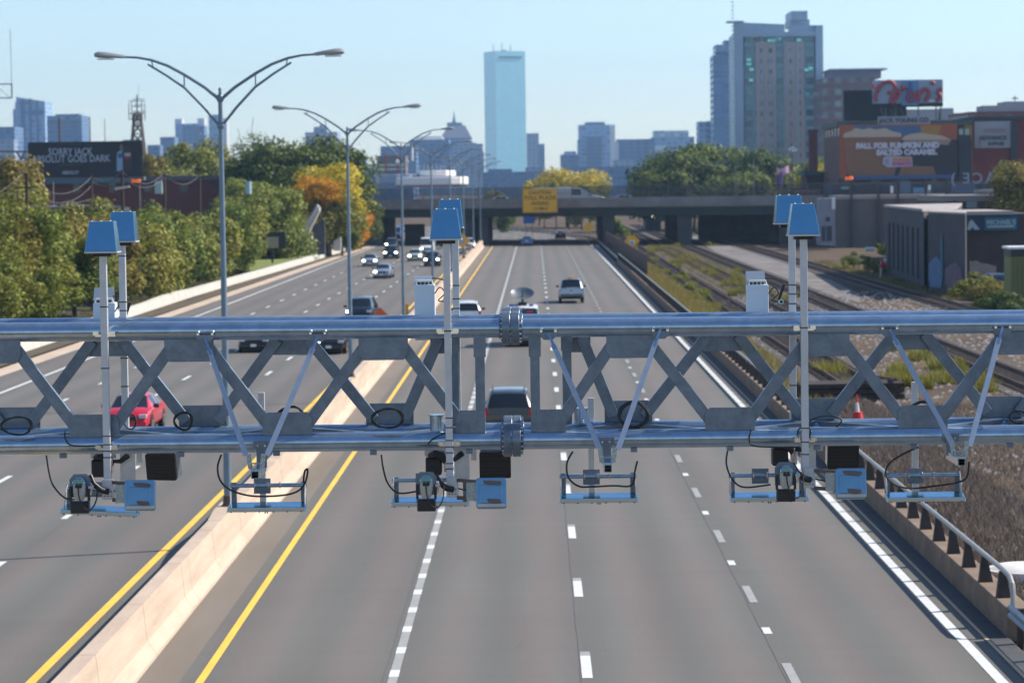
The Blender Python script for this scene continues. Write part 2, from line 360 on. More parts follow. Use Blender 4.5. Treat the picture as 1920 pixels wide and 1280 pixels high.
# ------------------------------------------------------------------ railway tracks
rail_m = mat('rusty_rail', (0.13, 0.065, 0.04), 0.6, 0.3, 0.3, 2); tie_m = mat('weathered_sleeper', (0.045, 0.032, 0.025), 0.9, 0, 0.3, 3)
tracks = [(14.6, 122, 640, 'rusty railway track nearest the highway, half lost in weeds'),
          (22.4, 60, 640, 'railway track down the middle of the gravel yard'),
          (18.6, 178, 640, 'buried railway track between the nearest track and the middle one'),
          (30.6, 60, 640, 'dark railway track along the foot of the grey concrete building')]
for cx, y0, y1, lb in tracks:
    t = thing('railway_track', (cx, y0, -.1), lb, 'railway track', 'tracks through the rail yard')
    mb = MB(); mb.box(cx-1.9, cx+1.9, y0, y1, -.115, -.085); mb.build('ballast_bed', bal2, wparent=t)
    for sx in (-.72, .72):
        mb = MB(); mb.box(cx+sx-.035, cx+sx+.035, y0, y1, .02, .13); mb.box(cx+sx-.07, cx+sx+.07, y0, y1, -.03, .02); mb.build('rail', rail_m, wparent=t)
    mb = MB(); y = y0+.3
    while y < y1: mb.box(cx-1.25, cx+1.25, y, y+.24, -.084, -.02); y += .62
    mb.build('sleeper', tie_m, wparent=t)['kind'] = 'stuff'
t = thing('timber_stack', (13.2, 123, -.1), 'low dark stack of old sleepers and rails in the yard', 'timber stack')
mb = MB()
for k in range(3):
    for j in range(7):
        a = rnd.uniform(-.12, .12); mb.bar((11.3+a, 122+j*.32, -.0+k*.24), (15.8+a, 122.3+j*.32+rnd.uniform(-.1, .1), .0+k*.24), .26, .2)
mb.build('sleeper_pile', tie_m, wparent=t)
mb = MB(); mb.bar((15.3, 134, .1), (14.2, 121.5, .78), .1, .14); mb.bar((15.9, 133, .1), (15.3, 121, .8), .1, .14); mb.build('old_rail', rail_m, wparent=t)

# ================================================================== MEDIAN BARRIER
t = thing('median_barrier', (-8.07, 15, 0), 'long tan concrete barrier down the middle of the highway', 'barrier')
def jersey(y0, y1, w=0.0, top=1.07):
    pr = [(-.42-w, 0), (-.42-w, .08), (-.24-w, .33), (-.16-w, top), (.16+w, top), (.24+w, .33), (.42+w, .08), (.42+w, 0)]
    mb = MB(); ys = []; y = y0
    while y < y1: ys.append(y); y += 10
    ys.append(y1); n = len(pr); vs = []
    for y in ys:
        for p in pr: vs.append((-8.07+bend(y)+p[0], y, p[1]))
    fs = [tuple(range(n)), tuple(range(len(vs)-1, len(vs)-n-1, -1))]
    for i in range(len(ys)-1):
        for k in range(n): fs.append((i*n+k, i*n+(k+1) % n, (i+1)*n+(k+1) % n, (i+1)*n+k))
    mb.add(vs, fs); return mb
def median_mat():
    m = mat('median_concrete', (0.56, 0.435, 0.33), 0.92, 0, 0, 0.7, col2=(0.42, 0.315, 0.235), bump=.2, bs=9, stretch=(1, .35, 3.5)); return m
y = 15.0
while y < 428:
    y1 = min(y+48.6, 428); jersey(y, y1-.02).build('barrier_wall', median_mat(), wparent=t); y = y1
for k in range(9):   # wider blocks round the lamp posts
    yy = 73.5+50*k
    if yy > 425: break
    mb = MB()
    for (a, b_, w0, w1) in ((yy-3.2, yy-.8, 0.002, .12), (yy-.8, yy+.8, .12, .12), (yy+.8, yy+3.2, .12, .002)):
        pr = lambda w_: [(-.24-w_, .33), (-.16-w_, 1.075), (.158, 1.075), (.158, .07), (-.42-w_, .07)]
        A = pr(w0); B = pr(w1); n = len(A); vs = [(-8.07+p[0], a, p[1]) for p in A]+[(-8.07+p[0], b_, p[1]) for p in B]
        mb.add(vs, [tuple(range(n)), tuple(range(2*n-1, n-1, -1))]+[(i, n+i, n+(i+1) % n, (i+1) % n) for i in range(n)])
    mb.build('lamp_plinth', median_mat(), wparent=t)
jm = mat('dark_joint_line', (0.36, 0.27, 0.2), 0.95)  # joints coloured a little darker than the barrier
for k in range(60):
    yy = 44+k*6.1; mb = MB(); mb.prism([(-8.07+.421, .002), (-8.07+.421, .08), (-8.07+.243, .33), (-8.07+.163, 1.072), (-8.07-.163, 1.072), (-8.07-.163, 1.06), (-8.07+.15, 1.06), (-8.07+.22, .33), (-8.07+.4, .08), (-8.07+.4, .002)], yy, yy+.022); mb.build('joint', jm, wparent=t)

# ================================================================== RIGHT PARAPET AND RAIL
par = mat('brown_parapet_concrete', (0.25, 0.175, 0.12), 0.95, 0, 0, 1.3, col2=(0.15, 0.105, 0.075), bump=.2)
t = thing('parapet_wall', (9.7, 58, 0), 'brown concrete parapet with a pipe rail along the right edge of the highway', 'parapet wall')
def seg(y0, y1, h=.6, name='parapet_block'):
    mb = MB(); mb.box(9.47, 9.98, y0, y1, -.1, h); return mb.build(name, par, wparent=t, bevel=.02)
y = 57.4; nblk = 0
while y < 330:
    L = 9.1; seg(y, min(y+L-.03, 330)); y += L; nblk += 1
pr_ = mat('weathered_pipe_rail', (0.36, 0.35, 0.33), 0.5, 0.4, 0.1, 2)
post_m = mat('dark_rail_post', (0.05, 0.04, 0.035), 0.7, 0.2, 0.3, 3)
mb = MB()
mb.tube([(9.62, 330, 1.2), (9.62, 58.6, 1.2), (9.62, 57.9, 1.17), (9.62, 57.6, 1.05), (9.62, 57.52, .85), (9.62, 57.5, .6)], .055, 8); mb.build('pipe_rail', pr_, wparent=t, smooth=True)
y = 58.9; k = 0
while y < 330 and k < 98:
    mb = MB(); mb.add([(9.56, y-.03, 1.15), (9.68, y-.03, 1.15), (9.68, y+.03, 1.15), (9.56, y+.03, 1.15), (9.50, y-.11, .6), (9.80, y-.11, .6), (9.80, y+.11, .6), (9.50, y+.11, .6)],
                      [(0,1,2,3),(4,7,6,5),(0,4,5,1),(1,5,6,2),(2,6,7,3),(3,7,4,0)])
    mb.build('rail_post', post_m, wparent=t); y += 2.35 if y < 240 else 4.6; k += 1
tag(strip(8.98, 9.06, 15, 330, .02, mb=None).build('sun_gap_strip', mat('painted_sun_gap', (.6, .42, .26), .9)), kind='structure')  # pale strip paints the sunlight falling through the rail gap
tag(strip(9.06, 9.47, 15, 330, .016).build('gutter', mat('painted_parapet_shade', (.06, .06, .065), .8, 0, .2, 2)), kind='structure')  # dark strip paints the parapet's shadow on the asphalt
# steel guardrail before the parapet, and beyond it
def guard(y0, y1, x, h, lb, posts=2.0, name='guardrail', two=False):
    t = thing(name, (x, y0, 0), lb, 'guardrail')
    prof = [(-.02, h-.31), (.05, h-.26), (.05, h-.21), (-.02, h-.155), (.05, h-.10), (.05, h-.05), (-.02, h)]
    mb = MB(); ys = [y0]
    while ys[-1] < y1: ys.append(min(y1, ys[-1] + (max(10, 420-ys[-1]) if ys[-1] < 420 else 12)))
    for off in ([0, .45] if two else [0]):
        vs = []; n = len(prof)
        for yy in ys:
            for p in prof: vs.append((x+bend(yy)-p[0], yy, p[1]+off))
        mb.add(vs, [(i*n+k, i*n+k+1, (i+1)*n+k+1, (i+1)*n+k) for i in range(len(ys)-1) for k in range(n-1)])
    mb.build('beam', galvd, wparent=t)
    yy = y0+.5; k = 0
    while yy < y1 and k < 60:
        mb = MB(); mb.box(x+bend(yy)+.03, x+bend(yy)+.15, yy-.06, yy+.06, -.1, h+(.45 if two else 0)); mb.build('post', tie_m, wparent=t); yy += posts; k += 1
    return t
guard(46, 57.2, 9.5, .72, 'grey corrugated steel guardrail that meets the end of the brown parapet')
guard(330, 640, 9.6, .75, 'far guardrail curving left under the overpass', 6.0)
# wooden/steel fence behind the far parapet
t = thing('board_fence', (11.2, 300, 0), 'rusty brown board fence beyond the parapet beside the yellow sign', 'fence')
fm = mat('rusty_boards', (0.13, 0.08, 0.055), 0.9, 0, .35, 1.2, stretch=(1, 1, .1))
mb = MB(); y = 285
while y < 425: mb.box(11.15+(y-285)*-.004, 11.22+(y-285)*-.004, y, y+3.8, -.1, 2.1+.08*math.sin(y)); y += 3.9
mb.build('boards', fm, wparent=t)

# ================================================================== LEFT EDGE WALL
t = thing('edge_wall', (-30.2, 100, 0), 'low pale concrete wall along the left edge of the highway below the trees', 'wall')
wp = mat('pale_wall_concrete', (0.52, 0.50, 0.44), 0.9, 0, .08, .6, bump=.15)
def edge_x(y): return ledge(y)-1.15
mb = MB(); ys = [120+10*i for i in range(33)]; vs = []
for y in ys:
    j = .12 if 225 < y < 245 else 0
    x = edge_x(y); vs += [(x, y, -.1), (x-.06, y, .52+j), (x-.5, y, .58+j), (x-.56, y, -.1)]
mb.add(vs, [(i*4+k, i*4+(k+1) % 4, (i+1)*4+(k+1) % 4, (i+1)*4+k) for i in range(len(ys)-1) for k in range(4)]+[(0, 1, 2, 3)]); mb.build('wall_run', wp, wparent=t)
drk = mat('dark_verge_ground', (0.05, 0.04, 0.025), 0.95, 0, 0, 2, col2=(.12, .09, .05))  # dark ground strip along the foot of the wall
tag(strip(lambda y: edge_x(y)+.0, lambda y: ledge(y)-.1, 100, 440, -.02).build('verge', drk), kind='structure')
bank = mat('weedy_bank', (0.07, 0.075, 0.03), 0.95, 0, 0, .5, col2=(.035, .035, .018), bump=.5)
mb = MB(); vs = []
for y in range(100, 461, 20):
    x = edge_x(y)-.55; vs += [(x, y, .1), (x-8, y, .6), (x-40, y, 1.4), (x-120, y, 2.0)]
mb.add(vs, [(i*4+k, i*4+k+1, (i+1)*4+k+1, (i+1)*4+k) for i in range(len(vs)//4-1) for k in range(3)]); tag(mb.build('bank', bank), kind='structure')

# ================================================================== TOLL GANTRY
YF, YR = 31.0, 32.03
def zt(x): return 7.74-.0045*x
def zb(x): return 6.517-.0018*x
gan = thing('toll_gantry', (-.28, YF, 6.5), 'long galvanised steel box truss gantry spanning the highway in the foreground', 'gantry')
GX0, GX1 = -13.9, 13.0
for yy in (YF, YR):
    for zf in (zt, zb):
        for a, b in ((GX0, -.28), (-.28, GX1)):
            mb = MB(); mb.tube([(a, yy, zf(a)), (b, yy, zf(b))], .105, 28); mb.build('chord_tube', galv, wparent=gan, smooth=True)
        mb = MB()
        for dx in (-.05, .05):
            x = -.28+dx; mb.tube([(x-.045, yy, zf(x)), (x+.045, yy, zf(x))], .185, 32)
        for dx in (-.128, .098):
            x = -.28+dx; mb.tube([(x, yy, zf(x)), (x+.03, yy, zf(x))], .118, 24)
        mb.build('splice_flange', galvd, wparent=gan, smooth=True, bevel=.006)
        mb = MB()
        for k in range(16):
            a = 2*math.pi*k/16; cy, cz = yy+.15*math.cos(a), zf(-.28)+.15*math.sin(a)
            mb.tube([(-.28-.108, cy, cz), (-.28+.12, cy, cz)], .014, 6)
        mb.build('flange_bolts', galv, wparent=gan)
ftop = [-12.24, -10.13, -8.02, -5.9, -3.79, -1.67, 1.03, 3.14, 5.25, 7.36, 9.47, 11.58]; fbot = [-13.3, -11.19, -9.06, -6.95, -4.84, -2.73, -.62, .04, 2.1, 4.2, 6.3, 8.4, 10.5, 12.6]
def gusset(x, top, y, half=0):
    s = -1 if top else 1; z0 = (zt(x)-.085) if top else (zb(x)+.085); h = .25; wd = .27
    pl = [(-wd, z0), (wd, z0), (wd, z0+s*(h-.07)), (wd-.05, z0+s*h), (-wd+.05, z0+s*h), (-wd, z0+s*(h-.07))]
    if half == 1: pl = [(-.05, z0), (wd, z0), (wd, z0+s*(h-.07)), (wd-.05, z0+s*h), (-.05, z0+s*h)]
    if half == -1: pl = [(.05, z0), (-wd, z0), (-wd, z0+s*(h-.07)), (-wd+.05, z0+s*h), (.05, z0+s*h)]
    mb = MB(); mb.prism([(x+p[0], p[1]) for p in pl], y-.007, y+.007)
    return mb.build('gusset_plate', galvd, wparent=gan, bevel=.003)
def diag(xa, za, xb, zb_, y):
    a = Vector((xa, y, za)); b = Vector((xb, y, zb_)); d = (b-a).normalized(); mb = MB()
    mb.bar(a+d*.02, b-d*.02, .125, .075, up=(0, 1, 0)); o = mb.build('diagonal', galvd, wparent=gan, bevel=.006); return o
def face(tops, bots, y, dy):
    for x in tops: gusset(x, True, y+dy)
    nodes = sorted([(x, 1) for x in tops]+[(x, 0) for x in bots])
    for (xa, ta), (xb, tb) in zip(nodes, nodes[1:]):
        if ta == tb: continue
        sg = .16
        za = zt(xa)-.12 if ta else zb(xa)+.12; zb2 = zt(xb)-.12 if tb else zb(xb)+.12
        diag(xa+sg, za, xb-sg, zb2, y)
    for x in bots:
        gusset(x, False, y+dy, half=(-1 if abs(x+.62) < .01 or abs(x+.93) < .01 else 1 if abs(x-.04) < .01 or abs(x-.34) < .01 else 0))
face(ftop, fbot, YF, -.055)
rt = [-13.3, -11.19, -9.06, -6.95, -4.84, -2.75, -.93, .34, 2.1, 4.2, 6.3, 8.4, 10.5, 12.6]; rb = [-12.24, -10.13, -8.02, -5.9, -3.79, -1.67, 1.03, 3.14, 5.25, 7.36, 9.47, 11.58]
def face2():
    for x in rt: gusset(x, True, YR+.055, half=(-1 if abs(x+.93) < .01 else 1 if abs(x-.34) < .01 else 0))
    for x in rb: gusset(x, False, YR+.055)
    nodes = sorted([(x, 1) for x in rt]+[(x, 0) for x in rb])
    for (xa, ta), (xb, tb) in zip(nodes, nodes[1:]):
        if ta == tb: continue
        za = zt(xa)-.14 if ta else zb(xa)+.14; zb2 = zt(xb)-.14 if tb else zb(xb)+.14
        diag(xa+.16, za, xb-.16, zb2, YR)
face2()
for x, y in ((-.62, YF), (-.02, YF), (-.93, YR), (.34, YR)):
    mb = MB(); mb.box(x-.052, x+.052, y-.05, y+.05, zb(x)+.09, zt(x)-.09); mb.build('end_post', galvd, wparent=gan, bevel=.006)
    mb = MB(); mb.box(x-.066, x+.066, y-.07, y-.052, zt(x)-.31, zt(x)-.07); mb.build('splice_plate', galvd, wparent=gan)
nn = sorted(ftop+fbot)
for i, x in enumerate(nn[:-1]):   # lacing between the two faces, top and bottom
    x2 = nn[i+1]
    if x2-x < .7: continue
    for zf, o in ((zt, -.02), (zb, .06)):
        a = (x, YF, zf(x)+o) if i % 2 else (x, YR, zf(x)+o); b = (x2, YR, zf(x2)+o) if i % 2 else (x2, YF, zf(x2)+o)
        mb = MB(); mb.bar(a, b, .10, .05); mb.build('lacing_bar', galvd, wparent=gan)
for x in (-8.02, -6.0, -3.66, -1.55, 1.3, 3.3, 5.4, 7.4):
    for o in (-.25, .8):
        mb = MB(); mb.box(x+o-.035, x+o+.035, YF-.04, YF+.04, zb(x)-.145, zb(x)-.09); mb.build('lug', galvd, wparent=gan)
for x, y in ((P(818, 795, YF).x, YF+.15), (P(1092, 790, YF).x, YR-.15)):   # junction cans on the lower chord
    mb = MB(); mb.tube([(x, y, zb(x)+.1), (x, y, zb(x)+.26)], .075, 16); mb.tube([(x, y, zb(x)+.26), (x, y, zb(x)+.275)], .085, 16)
    j = mb.build('junction_can', galv, wparent=gan, smooth=True)

# ---- masts with sensor hoods
def mast(px, pyt, pyb, y, lb, bands):
    bt = P(px, pyb, y); tp = P(px, pyt, y); x = tp.x
    t = thing('sensor_mast', (x, y, bt.z), lb, 'mast', 'square masts fixed to the gantry')
    mb = MB(); mb.box(x-.038, x+.038, y-.038, y+.038, bt.z, tp.z); mb.build('square_tube', alud, wparent=t, bevel=.006)
    mb = MB()
    for b in bands:
        z = P(px, b, y).z; mb.box(x-.0405, x+.0405, y-.0405, y+.0405, z-.006, z+.006)
    if bands: mb.build('cable_tie', rub, wparent=t)
    for zf in (zt, zb):
        mb = MB(); z = zf(x)-.0; s = -1 if y < YF+.2 else 1
        mb.box(x-.11, x+.11, y-s*.04, y-s*.052, z-.05, z+.0); mb.box(x-.12, x-.06, y-.052, y-.036, z-.03, z+.01); mb.box(x+.06, x+.12, y-.052, y-.036, z-.03, z+.01)
        mb.tube([(x-.09, y-.08, z-.02), (x-.09, y+.1, z-.02)], .01, 6); mb.tube([(x+.09, y-.08, z-.02), (x+.09, y+.1, z-.02)], .01, 6)
        mb.build('clamp', chrome, wparent=t)
    return t
def hood(px0, px1, pyt, pyb, y, lb, tw):
    a = P(px0, pyb, y-.14); b = P(px1, pyb, y-.14); tp = P((px0+px1)/2, pyt, y+.05); cx = (a.x+b.x)/2; w0 = (b.x-a.x)/2; w1 = w0*tw; z0 = a.z; z1 = tp.z
    t = thing('sensor_hood', (cx, y, z0), lb, 'sensor hood', 'sheet metal hoods on the gantry masts')
    yf, yb_ = y-.16, y+.16; yt = y-.16+.29*(z1-z0)
    mb = MB()
    V = [(cx-w0, yf, z0), (cx+w0, yf, z0), (cx+w0, yb_, z0), (cx-w0, yb_, z0), (cx-w1, yt, z1), (cx+w1, yt, z1), (cx+w1, yb_, z1), (cx-w1, yb_, z1)]
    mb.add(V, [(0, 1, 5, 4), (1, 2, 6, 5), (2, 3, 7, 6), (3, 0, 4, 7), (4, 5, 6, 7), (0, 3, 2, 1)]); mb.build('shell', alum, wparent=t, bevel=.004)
    mb = MB(); mb.box(cx-w0-.004, cx+w0+.004, yf-.004, yb_+.004, z0-.018, z0-.001); mb.build('bottom_flange', alud, wparent=t)
    mb = MB(); mb.box(cx-.1, cx+.1, y-.07, y+.1, z0-.055, z0-.019); mb.build('sensor_head', blk, wparent=t)
    mb = MB()
    for k in range(3):
        xx = cx-w1+.03+k*(2*w1-.06)/2; mb.tube([(xx, yt+.02, z1), (xx, yt+.02, z1+.012)], .008, 6)
    mb.build('rivets', chrome, wparent=t)
mast(193, 476, 930, 30.82, 'left front mast on the gantry, in front of the red car', [575, 690, 817, 833, 845, 857])
mast(837, 450, 925, 30.82, 'middle front mast on the gantry, just left of the bolted splice', [620, 783, 801, 825, 837, 848, 868, 878])
mast(1506.5, 443, 905, 30.82, 'right front mast on the gantry, over the parapet and rail yard', [614, 802, 828, 851])
mast(228.5, 455, 872, 32.2, 'left rear mast on the gantry, above the parked white cabinet', [480, 566, 582, 671, 724])
mast(853.5, 430, 870, 32.2, 'middle rear mast on the gantry, hidden behind its front twin', [535, 560, 578])
mast(1484.5, 420, 870, 32.2, 'right rear mast on the gantry, beside the right white cabinet', [534, 551, 569, 664, 722])
hood(159, 219, 415, 472, 30.82, 'left front blue reflecting hood, lit white on its right side', .76)
hood(806, 865, 392, 448, 30.82, 'middle front blue reflecting hood under the overpass sign', .73)
hood(1479, 1537, 382, 440, 30.82, 'right front blue reflecting hood, its left side showing', .70)
hood(202, 254, 397, 452, 32.2, 'left rear hood, half behind the left front hood', .80)
hood(820, 868, 374, 426, 32.2, 'middle rear hood, topmost behind the middle front hood', .82)
hood(1454, 1508, 366, 418, 32.2, 'right rear hood, below the flag', .82)

# ---- braced arms
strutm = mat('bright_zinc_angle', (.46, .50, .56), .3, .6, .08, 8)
def strut_frame(p0, p1, q0, q1, arm, lb):
    YE = 30.2; a = P(arm[0], arm[1], YE-.1); cx = a.x; z = a.z
    t = thing('braced_arm', (cx, 30.9, z), lb, 'bracket arm', 'braced arms on the front of the gantry')
    for (pa, pb) in ((p0, q0), (p1, q1)):
        A = P(pa[0], pa[1], YF-.13); B = P(pb[0], pb[1], YE+.05); d = (B-A).normalized()
        mb = MB(); mb.bar(A+d*.14, B, .052, .006, up=(0, -1, .2)); o = len(mb.v)
        sd = d.cross(Vector((0, -1, .2))).normalized()
        mb.bar(A+d*.14+sd*.026+Vector((0, .02, 0)), B+sd*.026+Vector((0, .02, 0)), .006, .05, up=(0, -1, .2)); mb.build('angle_strut', strutm, wparent=t)
        mb = MB(); mb.bar(A, A+d*.2, .03, .012, up=(0, -1, .2)); mb.build('tongue', galv, wparent=t)
        mb = MB(); mb.prism([(A.x-.1, zt(A.x)-.04), (A.x+.1, zt(A.x)-.04), (A.x+.1, zt(A.x)-.07), (A.x+.05, zt(A.x)-.125), (A.x-.05, zt(A.x)-.125), (A.x-.1, zt(A.x)-.07)], YF-.135, YF-.125); mb.build('clamp_plate', galvd, wparent=t)
        mb = MB()
        for s in (-.078, .078): mb.tube([(A.x+s, YF-.12, zt(A.x)-.05), (A.x+s, YF-.15, zt(A.x)+.0)], .012, 6); mb.tube([(A.x+s, YF-.15, zt(A.x)-.03), (A.x+s, YF-.10, zt(A.x)-.03)], .016, 6)
        mb.build('bolt', chrome, wparent=t)
    h = .042; mb = MB()
    for (x0, x1, z0, z1) in ((-h, h, h-.008, h), (-h, h, -h, -h+.008), (-h, -h+.008, -h+.008, h-.008), (h-.008, h, -h+.008, h-.008)):
        mb.box(cx+x0, cx+x1, YE-.1, 30.95, z+z0, z+z1)
    mb.build('square_tube', galv, wparent=t)
    mb = MB(); mb.box(cx-h+.009, cx+h-.009, YE+.25, YE+.26, z-h+.009, z+h-.009); mb.build('tube_bore', blk, wparent=t)
    mb = MB(); mb.box(cx-.065, cx+.065, YE+.0, YE+.09, z+.043, z+.05); mb.box(cx-.065, cx+.065, YE+.0, YE+.09, z+.105, z+.112)
    for s in (-1, 1): mb.box(cx+s*.055-.004, cx+s*.055+.004, YE+.0, YE+.09, z+.05, z+.105); mb.bar((cx+s*.06, YE+.05, z+.05), (cx+s*.082, YE+.05, z+.21), .008, .05)
    mb.build('saddle', galv, wparent=t)
    mb = MB(); mb.box(cx-.055, cx+.055, YF-.15, YF-.11, z-.0, zb(cx)+.02); mb.box(cx-.09, cx+.09, YF-.128, YF-.108, zb(cx)-.06, zb(cx)+.03); mb.build('bracket', galvd, wparent=t)
    mb = MB()
    for s in (-.04, .04): mb.tube([(cx+s, YF-.15, zb(cx)-.02), (cx+s, YF-.165, zb(cx)-.02)], .012, 6)
    mb.build('bolt', chrome, wparent=t)
strut_frame((385, 635), (596, 632), (461, 853), (501, 853), (478, 890), 'left V shaped braced arm with open square tube over the median')
strut_frame((1028, 625), (1238, 618), (1126, 843), (1159, 843), (1140, 878), 'middle V shaped braced arm right of the bolted splice')
strut_frame((1668, 617), (1880, 613), (1789, 836), (1819, 836), (1803, 866), 'right V shaped braced arm in front of the dry yard')

# ---- toll antennas
def antenna(pxc, pyf, lb, rot=0.0, post=None, brk=True):
    YA = 31.8; c = P(pxc, pyf, YA)
    t = thing('toll_antenna', c, lb, 'antenna', 'long flat antennas under the gantry', rz=0)
    w2 = .435; mb = MB()
    V = [(-w2-.012, -.005, -.05), (w2+.012, -.005, -.05), (w2, 0, 0), (-w2, 0, 0), (-w2, .26, .035), (w2, .26, .035), (w2, .26, -.02), (-w2, .26, -.02)]
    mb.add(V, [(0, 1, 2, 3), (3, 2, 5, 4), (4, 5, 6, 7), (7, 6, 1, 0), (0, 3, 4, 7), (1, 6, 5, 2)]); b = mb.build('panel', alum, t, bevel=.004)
    mb = MB()
    for k in range(6): x = -w2+.04+k*(2*w2-.08)/5; mb.box(x-.007, x+.007, -.009, -.003, -.056, -.043)
    for k in (-.012, .012): mb.tube([(k, 0, -.05), (k, 0, -.066)], .008, 6)
    mb.build('bolt', rub, t)
    mb = MB(); mb.box(-w2+.002, w2-.002, -.0075, -.0055, -.046, -.008); mb.build('radome_edge', mat('cream_radome', (.55, .50, .43), .6), t)
    for s in (-1, 1):
        mb = MB(); mb.prism([(.16, .02), (.245, .03), (.37, .15), (.37, .24), (.30, .26), (.16, .12)], s*(w2-.015)-.004, s*(w2-.015)+.004, axis='x'); mb.build('side_arm', alud, t)
        mb = MB(); mb.box(s*(w2-.04)-.03, s*(w2-.04)+.03, .35, .36, .02, .25); mb.build('arm_flange', galvd, t)
    mb = MB(); mb.tube([(-w2, .33, .215), (w2, .33, .215)], .024, 12); mb.build('rear_tube', galv, t, smooth=True)
    if brk:
        mb = MB(); mb.box(-.17, .02, .36, .372, .12, .29); mb.box(-.17, .02, .30, .36, .125, .13); mb.build('bracket_plate', galvd, t)
        for x in (-.155, 0.0, .13):
            mb = MB(); mb.tube([(x, .33, .185), (x-.0, .30, .19), (x, .30, .24), (x, .33, .25)], .007, 6); mb.build('u_bolt', chrome, t)
    if post:
        z1 = P(pxc, post, 32.25).z-c.z; mb = MB(); mb.box(-.105, -.035, .375, .445, .0, z1); mb.build('drop_post', alud, t, bevel=.005)
    t.rotation_euler = (0, rot, 0)
    return t
antenna(186, 958, 'leftmost antenna, tilted, behind the left camera and blue box', rot=.055)
antenna(499, 951, 'antenna hanging over the tan median barrier', post=735)
antenna(806, 941, 'antenna partly hidden by the middle camera, left of the splice')
antenna(1123, 934, 'antenna below the middle V shaped arm over the outbound lanes', post=745)
antenna(1443, 932, 'antenna partly hidden by the right camera, beside the white edge line')
antenna(1737, 932, 'rightmost antenna, hanging over the dry yard', post=715)

